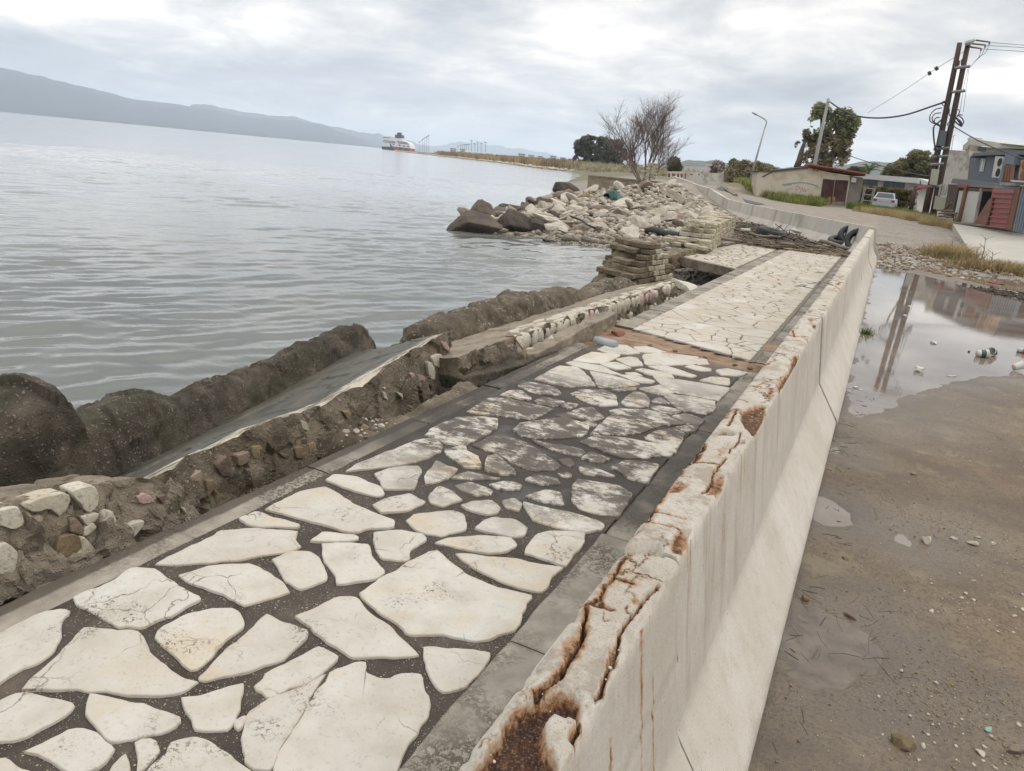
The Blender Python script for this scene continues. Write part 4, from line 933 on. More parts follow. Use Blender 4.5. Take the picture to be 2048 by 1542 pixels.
PROFILE = [(-0.305, 0.0), (-0.305, 0.075), (-0.135, 0.33), (-0.066, 0.785), (-0.058, 0.797), (-0.045, 0.8), (0.0, 0.801), (0.045, 0.8), (0.058, 0.797), (0.066, 0.785), (0.135, 0.33), (0.305, 0.075), (0.305, 0.0)]
def profile_pts(n_top, n_side):
    pr = np.asarray(PROFILE)
    a = resample(pr[:4], n_side); b = resample(pr[3:10], n_top); c = resample(pr[9:], n_side)
    return np.vstack([a, b[1:], c[1:]])
def detailed_barrier(y0, y1, step, n_top, n_side, seed, damage=1.0, jag_left=0.008):
    pr = profile_pts(n_top, n_side); k = len(pr); ys = np.arange(y0 + 0.006, y1 - 0.005, step); ys[-1] = y1 - 0.006
    X = np.tile(BX + pr[:, 0], (len(ys), 1)); Z = np.tile(pr[:, 1], (len(ys), 1)); Y = np.tile(ys[:, None], (1, k))
    P = p3(X, Y, Z); rust = np.zeros(len(P)); dark = np.zeros(len(P)); dz = np.zeros(len(P)); z = P[:, 2]
    up = (z > 0.77)
    xy = P[:, :2].copy(); wob = np.stack([fbm(P * 45, 3, 3), fbm(P * 45, 4, 3)], 1)
    if up.any():
        q = xy[up] + wob[up] * 0.006
        lo, hi = y0 - 0.3, y1 + 0.3
        ru = np.zeros(up.sum()); du = np.zeros(up.sum()); dk = np.zeros(up.sum())
        for poly, w, dep, halo in CRACKS:
            py = [p[1] for p in poly]
            if max(py) < lo or min(py) > hi: continue
            d = seg_dist(q, poly)
            du = np.maximum(du, dep * sstep(w * 1.5, w * .3, d)); dk = np.maximum(dk, sstep(w, w * .2, d) * min(1, dep / .02))
            ru = np.maximum(ru, np.clip(1.0 - d / (halo * 2.2), 0, 1) ** 1.5)
        for poly, dep, r, kk in SPALLS:
            py = [p[1] for p in poly]
            if max(py) < lo or min(py) > hi: continue
            s = sdf(q, poly)
            du = np.maximum(du, dep * sstep(-.002, .010, s)); ru = np.maximum(ru, r * sstep(-.014, .016, s)); dk = np.maximum(dk, kk * sstep(0, .012, s))
        e = np.abs(xy[up][:, 0] - BX)
        dz[up] -= du * damage * sstep(0.785, 0.798, z[up] + 0.004); rust[up] = ru; dark[up] = dk
        # chipped arrises
        chip = np.maximum(0, fbm(P[up] * np.array([6, 22, 6]), seed, 4) - 0.16) * .8 + np.maximum(0, fbm(P[up] * np.array([3, 9, 3]), seed + 31, 4) - 0.27) * 1.6
        dz[up] -= chip * 0.05 * sstep(0.042, 0.064, e) * damage
        dz[up] += 0.0018 * fbm(P[up] * 60, seed + 2, 4)
        X.reshape(-1)[up] -= np.sign(xy[up][:, 0] - BX) * chip * 0.04 * sstep(0.03, 0.06, e) * damage
    right = (P[:, 0] > BX + 0.03) & (z < 0.79)
    yz = P[:, 1:]
    for poly, w in FACE:
        poly = [(poly[0][0] + .004 * math.sin(7 * b), b) for a, b in resample(poly, 8)]
        d = seg_dist(yz[right] * np.array([1, .25]) + np.c_[wob[right][:, 0] * .002, np.zeros(right.sum())], [(a, b * .25) for a, b in poly])
        rust[right] = np.maximum(rust[right], np.clip(1.0 - d / (w * 2.4), 0, 1) * .75)
    # grooves left by the formwork boards
    g = -np.exp(-((z - 0.565) / 0.010) ** 2) * .7 + np.exp(-((z - 0.552) / 0.008) ** 2) * (np.abs(P[:, 0] - BX) > .05)
    Xf = X.reshape(-1); sx = np.sign(P[:, 0] - BX)
    Xf -= sx * g * 0.004 * damage
    Xf += sx * 0.0015 * fbm(P * 22, seed + 7, 3)
    V = np.stack([Xf, P[:, 1], P[:, 2] + dz], 1)
    F = grid_faces(len(ys), k)[:, ::-1]
    n = len(V); V = np.vstack([V, V[:k], V[-k:]]); rust = np.r_[rust, np.zeros(2 * k)]; dark = np.r_[dark, np.zeros(2 * k)]
    Fl = [tuple(f) for f in F]
    Fl += [tuple(range(n, n + k)), tuple(range(n + 2 * k - 1, n + k - 1, -1))]
    return make_mesh('concrete_barrier', V, Fl, 'barrier', True, None, dict(rust=rust, dark=dark))
BG = 'concrete barriers along the walkway'
JOINTS = [-2.4, 1.6, 5.62, 9.63, 13.65, 17.66, 21.7]
LAB = ['cracked rust-eaten concrete barrier nearest the camera, its top broken open', 'pale concrete barrier with rust patches and a hole in its top, second along the walkway', 'third barrier along the walkway, whose near end still has twigs and rust on top',
       'clean pale barrier beside the big puddle, fourth along the walkway', 'fifth barrier along the walkway, by the middle of the puddle', 'last straight barrier before the bend, beside the heap of tyres']
SPEC = [(0.006, 42, 40), (0.0075, 40, 34), (0.012, 22, 12), (0.05, 9, 8), (0.08, 9, 6), (0.1, 9, 6)]
for i in range(6):
    me = detailed_barrier(JOINTS[i], JOINTS[i + 1], *SPEC[i], 60 + i, 1.0 if i < 3 else 0.6)
    o = link('concrete_barrier', me, None); props(o, LAB[i], 'barrier', BG)
    rr = random.Random(i)
    if i: o.location = (rr.uniform(-.006, .006), 0, rr.uniform(-.012, .006))
# the far run, bending back towards the sea road
def plain_barrier_mesh():
    pr = np.asarray([(-0.305, 0), (-0.305, .075), (-.135, .33), (-.07, .8), (.07, .8), (.135, .33), (.305, .075), (.305, 0)])
    V = []; F = []
    ys = [0, 0.02, 1.98, 2.02, 3.96, 3.98]
    for j, y in enumerate(ys):
        s = 0.97 if j in (0, len(ys) - 1) else 1.0
        V += [(x * s, y, z * (0.995 if s < 1 else 1)) for x, z in pr]
    F = [tuple(f[::-1]) for f in grid_faces(len(ys), 8)] + [tuple(range(8)), tuple(range(47, 39, -1))]
    return make_mesh('concrete_barrier', V, F, 'barrier_far')
fbm_mesh = plain_barrier_mesh()
FAR_LINE = [(-0.28, 21.95, -.02)] + [(*at(px, py, .65)[:2], -.15) for px, py in [(1680, 448), (1580, 428), (1500, 412), (1462, 404)]] + [tuple(at_d(px, py, d)) for px, py, d in [(1415, 406, 46), (1375, 392, 49.5), (1338, 375, 53.5)]]
FL = np.array(FAR_LINE); Ls = np.r_[0, np.cumsum(np.linalg.norm(np.diff(FL[:, :2], axis=0), axis=1))]
nseg = int(Ls[-1] // 4.0)
FLAB = ['streaked barrier at the bend, behind the heap of four tyres', 'streaked barrier behind the reed litter and the white foam piece', 'stained barrier behind the lone tyre, third from the bend', 'dark streaked barrier behind the cream block wall, fourth from the bend',
        'barrier alongside the white rubble, fifth from the bend', 'barrier by the edging strip above the rubble, sixth from the bend', 'barrier before the road climbs, seventh from the bend', 'last but one barrier of the curved run', 'far end barrier of the curved run, beside the graffitied block']
for i in range(nseg):
    a, b = i * 4.0, i * 4.0 + 4.0
    pa = np.array([np.interp(a, Ls, FL[:, k]) for k in (0, 1)]); pb = np.array([np.interp(b, Ls, FL[:, k]) for k in (0, 1)])
    za, zb = [float(np.interp(q, Ls, FL[:, 2])) for q in (a, b)]
    o = link('concrete_barrier', fbm_mesh, None); props(o, FLAB[min(i, 8)] if i < 9 else 'end', 'barrier', 'concrete barriers of the curved run')
    d = pb - pa; o.location = (pa[0], pa[1], za + .08); o.rotation_mode = 'ZXY'
    o.rotation_euler = (math.atan2(zb - za, np.linalg.norm(d)), 0, -math.atan2(d[0], d[1])); o.scale = (1, np.linalg.norm(d) / 4.0, 1)
# ------------------------------------------------------------------ broken sea wall, tilted slabs
def ring(pts, y): return [(x, y, z) for x, z in pts]
def moss_attr(V): return np.zeros(len(V))
# rounded block nearest the camera
R = []
for y, top, xs in [(-0.6, .46, 0), (0.6, .50, 0), (1.5, .51, 0), (1.98, .50, .0), (2.12, .44, .0), (2.18, .34, .0), (2.22, .12, .01), (2.27, -.06, .03), (2.36, -.2, .06), (2.56, -.42, .12)]:
    R.append(ring([(-3.10 + xs, -.9), (-3.13 + xs, -.45), (-3.18, -.1 + min(0, top)), (-3.23, max(top - .12, -.44)), (-3.31, top - .02), (-3.45, top), (-3.6, top - .03), (-3.74, top - .22), (-3.8, -.9)], y))
me = rough_loft('seawall_block', R, [r[0][1] for r in R], 250, 180, ['mossy_concrete'], 0.07, 3.2, 4, False)
link('seawall_block', me, None, label='big rounded dark concrete block studded with pebbles at the left edge', cat='seawall block')
# long dark wavy wall
TOP3 = [(140, 880), (165, 850), (185, 838), (230, 800), (262, 788), (290, 783), (325, 786), (350, 797), (368, 796), (395, 778), (420, 768), (450, 750), (480, 748), (515, 742), (540, 728), (565, 712), (600, 699), (640, 684), (670, 667), (700, 656), (725, 655), (742, 668), (750, 690)]
R = []; us = []
for px, py in TOP3:
    t = (px - 140) / 610.0; xr = -3.62 - 0.56 * t
    p = at_x(px, py, xr); y, z = p[1], p[2]
    R.append(ring([(xr + .26, -1.1), (xr + .22, -.35), (xr + .10, z - .16), (xr + .05, z - .05), (xr, z + .0), (xr - .10, z - .01), (xr - .22, z - .10), (xr - .34, -.4), (xr - .4, -1.1)], y)); us.append(y)
me = rough_loft('seawall', R, us, 330, 150, ['mossy_concrete'], 0.05, 5.0, 7, False)
link('seawall', me, None, label='long dark mossy concrete wall with a wavy broken top along the water', cat='seawall', group='stretches of the broken sea wall')
# first tilted slab
def slab_ring(y, tf, bf, bb, tb):
    tf, bf, bb, tb = map(np.asarray, (tf, bf, bb, tb))
    return ring([tuple(tf), tuple(tf * .5 + bf * .5 + (.015, 0)), tuple(bf), tuple(bf * .5 + bb * .5), tuple(bb), tuple(tb), tuple(tb * .66 + tf * .34), tuple(tb * .33 + tf * .67)], y)
def sharp_loft(name, rings, nu, per, mats, amp, freq, seed, topmat=1):
    """slab loft that keeps its edges: every side is resampled on its own"""
    K = len(rings[0]); R = np.stack([np.asarray(r, float) for r in rings]); us = R[:, 0, 1]; uu = np.linspace(us[0], us[-1], nu)
    full = np.stack([np.stack([np.interp(uu, us, R[:, k, a]) for k in range(K)], 1) for a in range(3)], 2)
    V = []; side = []
    for k in range(K):
        a = full[:, k]; b = full[:, (k + 1) % K]
        for t in np.arange(per) / per: V.append(a * (1 - t) + b * t); side.append(k)
    V = np.stack(V, 1); nv = V.shape[1]; flat = V.reshape(-1, 3)
    off = np.stack([fbm(flat * freq + 17.3 * k, seed + k, 5, 0.55) for k in range(3)], 1)
    sd = np.tile(np.array(side), nu)
    w = np.where(np.isin(sd, topmat if isinstance(topmat, (list, tuple)) else [topmat]), 0.35, 1.0)[:, None]
    fv, fd = facet(flat + off * 0.06, freq * 1.3, seed + 5); gv, gd = facet(flat, 24.0, seed + 6); cn = np.repeat(V.mean(1), nv, 0); rd = flat - cn; rd[:, 1] = 0; rd /= np.linalg.norm(rd, axis=1, keepdims=True) + 1e-9
    flat = flat + off * amp * w + rd * w * (fv * amp * .55 + np.maximum(0, 0.5 - gd) * (gv > .2) * .014)[:, None]
    F = grid_faces(nu, nv, True); n = len(flat)
    Fl = [tuple(f) for f in F]; fm = [1 if side[i % nv] in (topmat if isinstance(topmat, (list, tuple)) else [topmat]) else 0 for i in range(len(F))]
    if len(mats) > 2: fm = [2 if side[i % nv] in (5, 6) or (side[i % nv] == 7 and (i % nv) % per < per * .55) else q for i, q in enumerate(fm)]
    Fl += [tuple(range(nv - 1, -1, -1)), tuple(range((nu - 1) * nv, nu * nv))]; fm += [0, 0]
    return make_mesh(name, flat, Fl, mats, False, fm)
A1 = [(1.75, (-2.68, .10), (-2.62, -.45), (-3.5, -.8), (-3.58, -.36)), (2.25, (-2.75, .13), (-2.66, -.42), (-3.55, -.78), (-3.62, -.31)), (2.8, (-2.80, .17), (-2.72, -.40), (-3.6, -.75), (-3.72, -.29)),
      (3.6, (-2.85, .13), (-2.76, -.38), (-3.75, -.72), (-3.86, -.27)), (4.4, (-2.92, .22), (-2.82, -.30), (-3.9, -.66), (-4.0, -.22)), (5.02, (-2.98, .27), (-2.93, -.18), (-4.05, -.62), (-4.12, -.19)), (5.22, (-2.99, .27), (-2.98, -.17), (-4.1, -.6), (-4.16, -.18))]
slab1 = link('tilted_slab', sharp_loft('tilted_slab', [slab_ring(*a) for a in A1], 260, 16, ['slab_concrete', 'slab_top', 'wet_slab'], 0.045, 4.0, 31, [5, 6, 7]), None,
             label='long concrete slab tipped towards the sea, its broken brown face beside the paving', cat='concrete slab', group='tipped slabs of the sea wall')
def face_x(tab, y, z):
    ys = [a[0] for a in tab]; tfx = np.interp(y, ys, [a[1][0] for a in tab]); tfz = np.interp(y, ys, [a[1][1] for a in tab]); bfx = np.interp(y, ys, [a[2][0] for a in tab]); bfz = np.interp(y, ys, [a[2][1] for a in tab])
    return bfx + (tfx - bfx) * np.clip((z - bfz) / (tfz - bfz), 0, 1)
def face_stone(name, poly, xf, mat, parent, seed, proud=0.02, thick=0.07, label=None):
    """a stone bedded in a wall face: outline (px) taken on the face, with its own depth"""
    c = np.mean(poly, 0); p = at_x(c[0], c[1], -2.75)
    x = xf(p[1], p[2]) if callable(xf) else xf
    for _ in range(2): p = at_x(c[0], c[1], x); x = xf(p[1], p[2]) if callable(xf) else xf
    Q = resample(np.array([at_x(a, b, x + proud)[1:] for a, b in poly]), 18, True)
    Q = 0.84 * Q + 0.08 * (np.roll(Q, 1, 0) + np.roll(Q, -1, 0)); cc = Q.mean(0)
    V = []
    for dx, s in ((-thick, .95), (proud * .7, 1.0), (proud, .95), (proud * 1.03, .88)):
        R_ = cc + (Q - cc) * s; V.append(np.c_[np.full(18, x + dx) + .004 * fbm(p3(R_[:, 0] * 20, R_[:, 1] * 20), seed, 2), R_])
    V = np.vstack(V + [np.array([[x + proud * 1.05, *cc]])])
    F = [tuple(f) for f in grid_faces(4, 18, True)] + [(54 + i, 54 + (i + 1) % 18, 72) for i in range(18)]
    A = 0.5 * np.sum(Q[:, 0] * np.roll(Q[:, 1], -1) - np.roll(Q[:, 0], -1) * Q[:, 1])
    if A < 0: F = [f[::-1] for f in F]
    o = link(name, make_mesh(name, V, F, mat, True), parent)
    return o
f1 = lambda y, z: face_x(A1, y, z)
for i, (pts, m) in enumerate([(R3(p), m) for p, m in [
    ([(1030,55),(1080,60),(1105,110),(1110,150),(1060,110)], 'pink_stone'), ([(955,190),(1040,160),(1050,200),(1030,285),(975,260)], 'white_stone'), ([(915,225),(960,235),(985,300),(985,390),(940,370)], 'white_stone'),
    ([(770,335),(800,320),(835,420),(800,400)], 'pink_stone'), ([(840,330),(890,350),(905,395),(850,420)], 'pink_stone'), ([(535,480),(560,490),(585,555),(550,540)], 'white_stone'), ([(660,490),(705,500),(710,545)], 'white_stone'),
    ([(545,450),(560,445),(565,462),(550,465)], 'white_stone'), ([(195,650),(260,650),(270,680),(240,720)], 'ochre_stone')]] +
   [(R1(p), m) for p, m in [([(490,230),(520,260),(535,370),(460,360),(420,290)], 'brown_rock'), ([(360,385),(415,385),(415,440),(370,500)], 'ochre_stone'), ([(415,440),(490,500),(420,540)], 'ochre_stone'),
    ([(620,320),(690,290),(695,350),(640,375)], 'brown_rock'), ([(830,210),(900,225),(890,250),(850,240)], 'brown_rock'), ([(960,0),(1000,10),(1025,75),(980,60)], 'white_stone'), ([(650,170),(720,160),(720,250),(660,250)], 'ochre_stone'),
    ([(1010,150),(1060,140),(1070,200),(1020,220)], 'ochre_stone'), ([(260,370),(330,320),(340,400),(280,450)], 'brown_rock'), ([(560,230),(640,200),(640,270),(570,300)], 'brown_rock'), ([(930,180),(990,170),(1000,240),(940,250)], 'ochre_stone')]]):
    face_stone('bedded_stone', pts, f1, m, slab1, i, 0.012 if 'white' in m or 'pink' in m else 0.03)
# masonry stump right beside the walkway
A0 = [(-1.2, (-2.66, .30), (-2.56, -.5), (-3.1, -.8), (-3.06, .22)), (0.9, (-2.66, .31), (-2.56, -.5), (-3.1, -.8), (-3.06, .22)), (1.42, (-2.66, .30), (-2.56, -.5), (-3.1, -.8), (-3.06, .2)), (1.7, (-2.66, .265), (-2.56, -.5), (-3.1, -.8), (-3.05, .16)), (2.0, (-2.67, .21), (-2.57, -.5), (-3.05, -.8), (-3.02, .1)),
      (2.15, (-2.68, .14), (-2.58, -.5), (-3.0, -.8), (-2.98, .02)), (2.28, (-2.68, -.02), (-2.58, -.5), (-2.95, -.8), (-2.93, -.1)), (2.42, (-2.68, -.22), (-2.58, -.5), (-2.95, -.8), (-2.93, -.28))]
stump = link('masonry_stump', sharp_loft('masonry_stump', [slab_ring(*a) for a in A0], 240, 16, ['grey_concrete', 'grey_concrete'], 0.075, 5.5, 47, [5, 6, 7]), None,
             label='broken grey masonry stump with white stones set in it, beside the paving at lower left', cat='broken wall')
f0 = lambda y, z: face_x(A0, y, z)
ZS = lambda p: Z1(p, 0, 900, .234375)
for i, (p, m) in enumerate([([(-120,560),(0,515),(160,480),(195,560),(230,630),(130,690),(0,640),(-120,700)], 'white_stone'), ([(190,470),(400,390),(580,360),(615,420),(590,500),(520,580),(430,490),(300,540),(230,510)], 'white_stone'),
    ([(610,350),(800,295),(850,370),(840,480),(780,540),(720,520),(700,460),(640,420)], 'white_stone'), ([(690,570),(850,540),(830,600),(740,650)], 'white_stone'), ([(890,520),(960,510),(1000,600),(1025,760),(960,850),(870,680)], 'white_stone'),
    ([(720,680),(800,620),(830,660),(760,730),(715,740)], 'white_stone'), ([(520,740),(640,715),(720,770),(690,850),(500,960),(470,900)], 'ochre_stone'), ([(680,740),(720,735),(860,900),(620,1010),(560,960),(710,850)], 'white_stone'),
    ([(10,800),(60,790),(160,870),(150,960),(130,1060),(0,1075),(-100,1000)], 'white_stone'), ([(1030,700),(1150,620),(1240,600),(1230,650),(1120,770)], 'white_stone'), ([(1175,400),(1240,370),(1300,400),(1290,455),(1200,460)], 'pink_stone'),
    ([(600,590),(650,580),(720,660),(710,730),(600,700)], 'brown_rock'), ([(1340,400),(1430,380),(1490,470),(1400,470)], 'brown_rock'), ([(1400,480),(1480,480),(1460,520)], 'white_stone'), ([(1550,490),(1590,500),(1590,550)], 'white_stone')]):
    face_stone('bedded_stone', ZS(p), f0, m, stump, 40 + i, 0.014)
# pebbly wall further on
TOP5 = [(846, 672), (853, 655), (875, 643), (900, 634), (925, 627), (933, 618), (945, 622), (975, 610), (1000, 603), (1030, 592), (1042, 581), (1060, 585), (1078, 590), (1095, 588), (1112, 577), (1140, 576), (1160, 584), (1180, 580), (1200, 570), (1220, 560), (1250, 556), (1262, 566)]
R = []; us = []
for px, py in TOP5:
    xr = -3.72; p = at_x(px, py, xr); y, z = p[1], p[2]
    R.append(ring([(xr + .30, -1.0), (xr + .26, -.25), (xr + .16, z - .12), (xr + .10, z - .03), (xr + .02, z), (xr - .16, z - .01), (xr - .26, z - .08), (xr - .34, -.4), (xr - .38, -1.0)], y)); us.append(y)
me = rough_loft('seawall', R, us, 360, 130, ['pebble_concrete'], 0.055, 5.0, 17, False)
link('seawall', me, None, label='pale pebbly concrete wall with a jagged top, further along towards the brick pier', cat='seawall', group='stretches of the broken sea wall')
A2 = [(4.95, (-2.80, .14), (-2.74, -.32), (-3.5, -.6), (-3.56, -.06)), (6.0, (-2.80, .13), (-2.74, -.36), (-3.5, -.65), (-3.56, -.08)), (8.0, (-2.82, .10), (-2.72, -.4), (-3.5, -.65), (-3.56, -.1)), (11.0, (-2.82, .05), (-2.70, -.42), (-3.5, -.65), (-3.56, -.13)), (11.9, (-2.84, .05), (-2.72, -.42), (-3.5, -.65), (-3.56, -.14))]
slab2 = link('tilted_slab', sharp_loft('tilted_slab', [slab_ring(*a) for a in A2], 330, 12, ['slab_concrete', 'grey_concrete'], 0.05, 5.0, 53, [5, 6, 7]), None,
             label='second tipped slab, its white topped face set with upright white and pink stones', cat='concrete slab', group='tipped slabs of the sea wall')
rr = random.Random(8)
f2 = lambda y, z: face_x(A2, y, z)
def wall_stone(y, z, w, h, mat, parent, seed, f, lean=0.0, proud=0.025):
    x = float(f(y, z)); n = 12
    Q = np.array([(y + math.cos(a) * w / 2 * rr.uniform(.75, 1.1) + lean * math.sin(a) * h / 2, z + math.sin(a) * h / 2 * rr.uniform(.8, 1.1)) for a in np.linspace(0, 2 * math.pi, n, endpoint=False)]); cc = Q.mean(0)
    V = np.vstack([np.c_[np.full(n, x - .06), Q], np.c_[np.full(n, x + proud * .6), Q], np.c_[np.full(n, x + proud), cc + (Q - cc) * .85], np.array([[x + proud * 1.1, *cc]])])
    F = [tuple(q) for q in grid_faces(3, n, True)] + [(2 * n + i, 2 * n + (i + 1) % n, 3 * n) for i in range(n)]
    return link('bedded_stone', make_mesh('bedded_stone', V, F, mat, True), parent)
y = 6.1; i = 0
while y < 11.8:
    w = rr.uniform(.11, .19); top = float(np.interp(y, [a[0] for a in A2], [a[1][1] for a in A2]))
    pk = 'pink_stone' if (7.9 < y < 8.15 or 9.95 < y < 11.1 and rr.random() < .75) else 'white_stone'
    h = rr.uniform(.15, .24)
    if rr.random() < .85: wall_stone(y, top - h / 2 - .0, w, h, pk, slab2, i, f2, rr.uniform(-.3, .3))
    if y > 7.4 and rr.random() < .8: wall_stone(y + .05, top - h - .09, w * .75, .15, 'white_stone', slab2, 99 + i, f2, rr.uniform(-.3, .3))
    y += w + rr.uniform(.0, .05); i += 1
# pale paving left on the crest of the second slab and of the first
def crest_stones(tab, y0, y1, u0, u1, n, parent, seed, mat='white_stone'):
    r = random.Random(seed)
    for i in range(n):
        y = r.uniform(y0, y1); u = r.uniform(u0, u1)
        a = np.array([np.interp(y, [t[0] for t in tab], [t[1][k] for t in tab]) for k in (0, 1)]); b = np.array([np.interp(y, [t[0] for t in tab], [t[4][k] for t in tab]) for k in (0, 1)])
        p = a + (b - a) * u; sl = math.atan2(b[1] - a[1], b[0] - a[0])
        L, W = r.uniform(.12, .30), r.uniform(.06, .12); m = 9
        Q = [(math.cos(t) * W / 2 * r.uniform(.7, 1.1), math.sin(t) * L / 2 * r.uniform(.75, 1.1)) for t in np.linspace(0, 2 * math.pi, m, endpoint=False)]
        mb = MB(); V = [(x, yy, -.03) for x, yy in Q] + [(x, yy, .008) for x, yy in Q] + [(x * .86, yy * .9, .014) for x, yy in Q]
        mb.raw(V, [tuple(f) for f in grid_faces(3, m, True)] + [tuple(range(2 * m, 3 * m))])
        o = mb.build('paving_stone', mat, parent, True); o.location = (p[0], y, p[1]); o.rotation_euler = (0, -(sl - math.pi) if sl > 0 else -(sl + math.pi), 0)
crest_stones(A2, 6.3, 11.8, .03, .42, 110, slab2, 3)
# litter of slabs and stones in the gap between sea wall and paving
def loose(name, label, cat, group, loc, scale, rot, mat, seed, sub=3, cuts=7, sq=(1, .8, .5)):
    o = link(name, rock_mesh(name, seed, [mat], sub, cuts, .07, sq), None, label=label, cat=cat, group=group)
    o.location = loc; o.scale = scale if isinstance(scale, tuple) else (scale,) * 3; o.rotation_euler = rot; return o
def beam(name, label, pts, w, h, mat, seed, amp=.03, roll=0.0):
    pts = np.asarray(pts, float); d = pts[-1] - pts[0]; d /= np.linalg.norm(d); side = np.cross(d, (0, 0, 1)); side /= np.linalg.norm(side); up = np.cross(side, d)
    s2 = side * math.cos(roll) + up * math.sin(roll); u2 = -side * math.sin(roll) + up * math.cos(roll)
    rings = [[p + s2 * a * w / 2 + u2 * b * h / 2 for a, b in ((-1, -1), (0, -1), (1, -1), (1, 0), (1, 1), (0, 1), (-1, 1), (-1, 0))] for p in pts]
    me = rough_loft(name, rings, list(range(len(pts))), 60, 48, [mat], amp, 6.0, seed)
    return link(name, me, None, label=label, cat='concrete slab', group='broken slabs in the gap')
beam('broken_slab', 'dark grey pebbly slab lying in the gap, below the end of the first tipped slab', [(-2.86, 4.95, -.07), (-2.72, 5.5, -.08), (-2.62, 6.3, -.06)], .34, .11, 'mossy_concrete', 3, .03, .12)
beam('broken_slab', 'small tilted brown slab wedged under the front of the first tipped slab', [(-2.68, 4.05, -.26), (-2.60, 4.5, -.15), (-2.62, 5.0, -.11)], .26, .1, 'slab_concrete', 5, .03, -.35)
beam('broken_slab', 'grey kerb beam lying loose along the outer edge of the paving', [(-2.60, 5.9, -.05), (-2.56, 6.8, .02), (-2.53, 7.9, .07)], .17, .16, 'grey_concrete', 7, .025, .1)
beam('broken_slab', 'flat cream slab leaning in the gap past the second tipped slab', [(-2.85, 12.5, -.05), (-2.5, 12.15, -.1), (-2.3, 11.7, -.16)], .4, .1, 'white_stone', 9, .03, .2)
for i, (px, py, z, s, m, lab) in enumerate([(1062, 705, .0, .10, 'white_stone', 'white stone beside the loose kerb beam'), (1100, 692, .0, .13, 'white_stone', 'largest white stone between second slab and loose beam'), (1046, 722, -.05, .11, 'ochre_stone', 'buff stone at the tip of the dark slab in the gap'),
        (1120, 672, .0, .08, 'white_stone', 'small white stone under the second slab face'), (1155, 660, .0, .08, 'ochre_stone', 'ochre stone under the second slab face'), (930, 742, -.12, .09, 'brown_rock', 'brown stone under the dark slab in the gap'), (875, 800, -.12, .06, 'ochre_stone', 'small pale stone by the end of the first tipped slab'),
        (690, 870, -.1, .05, 'white_stone', 'pale chips heap stone beside the walkway kerb'), (730, 862, -.1, .06, 'ochre_stone', 'pale chip on the rubble ledge beside the walkway kerb'), (640, 900, -.25, .12, 'ochre_stone', 'ochre stone in the hollow under the first slab'), (560, 940, -.3, .14, 'brown_rock', 'brown stone deep in the hollow under the first slab')]):
    p = at(px, py, z); loose('loose_stone', lab, 'stone', 'loose stones between wall and paving', tuple(p), s, (i * .7, i * 1.1, i), m, 500 + i)
# ledge of rubble beside the kerb
xs = np.arange(-3.0, -2.44, .02); ys = np.arange(1.0, 14.6, .025); X, Y = np.meshgrid(xs, ys, indexing='ij')
Zl = -.22 + .10 * fbm(p3(X * 5, Y * 5), 71, 5).reshape(X.shape) + .14 * sstep(3.2, 3.6, Y) * sstep(4.15, 3.9, Y) - .1 * sstep(8, 12, Y) - .35 * sstep(4.05, 4.3, Y) * sstep(6.2, 5.6, Y) - .2 * sstep(3.2, 2.9, Y)
link('rubble_ledge', make_mesh('rubble_ledge', np.stack([X.ravel(), Y.ravel(), Zl.ravel()], 1), grid_faces(len(xs), len(ys)), 'pebble_concrete', True), kind='structure')
# pebbles and chips strewn over the ledge
def pebble_field(name, n, place, smin, smax, mat, seed, protos=5, sub=1):
    r = np.random.RandomState(seed); protos_ = []
    for k in range(protos):
        m = rock_mesh('tmp', seed * 10 + k, [], sub, 6, .05, (1, .8, .6)); v = np.array([q.co[:] for q in m.vertices]); f = np.array([p.vertices[:] for p in m.polygons]); protos_.append((v, f)); bpy.data.meshes.remove(m)
    V = []; F = []; nv = 0
    P = place(n, r)
    for p in P:
        v, f = protos_[r.randint(protos)]; s = smin * (smax / smin) ** (r.rand() ** 2.2); a = r.rand() * 6.28; ca, sa = math.cos(a), math.sin(a); t = r.normal(0, .5)
        q = v * s; q = np.stack([q[:, 0] * ca - q[:, 1] * sa, q[:, 0] * sa + q[:, 1] * ca, q[:, 2] + q[:, 0] * t * .4], 1) + np.array([p[0], p[1], p[2] + s * .2]); V.append(q); F.append(f + nv); nv += len(v)
    me = make_mesh(name, np.vstack(V), np.vstack(F), mat, False); return link(name, me, kind='stuff')
def on_ledge(n, r):
    x = r.uniform(-2.9, -2.5, n); y = r.uniform(3.2, 13.5, n); i = np.clip(((x + 3.0) / .02).astype(int), 0, len(xs) - 1); j = np.clip(((y - 1.0) / .025).astype(int), 0, len(ys) - 1)
    return np.stack([x, y, Zl[i, j]], 1)
pebble_field('ledge_pebbles', 900, on_ledge, .008, .035, 'pale_rock', 5); pebble_field('ledge_pebbles', 500, on_ledge, .01, .05, 'brown_rock', 6)
b = MB().tube([(-2.98, 6.1, .08), (-2.83, 6.05, .12), (-2.66, 6.02, -.02)], .008, 5); b.build('rusty_rod', 'rusty', None, True, label='thin rusty rod leaning against the second tipped slab', cat='rod')

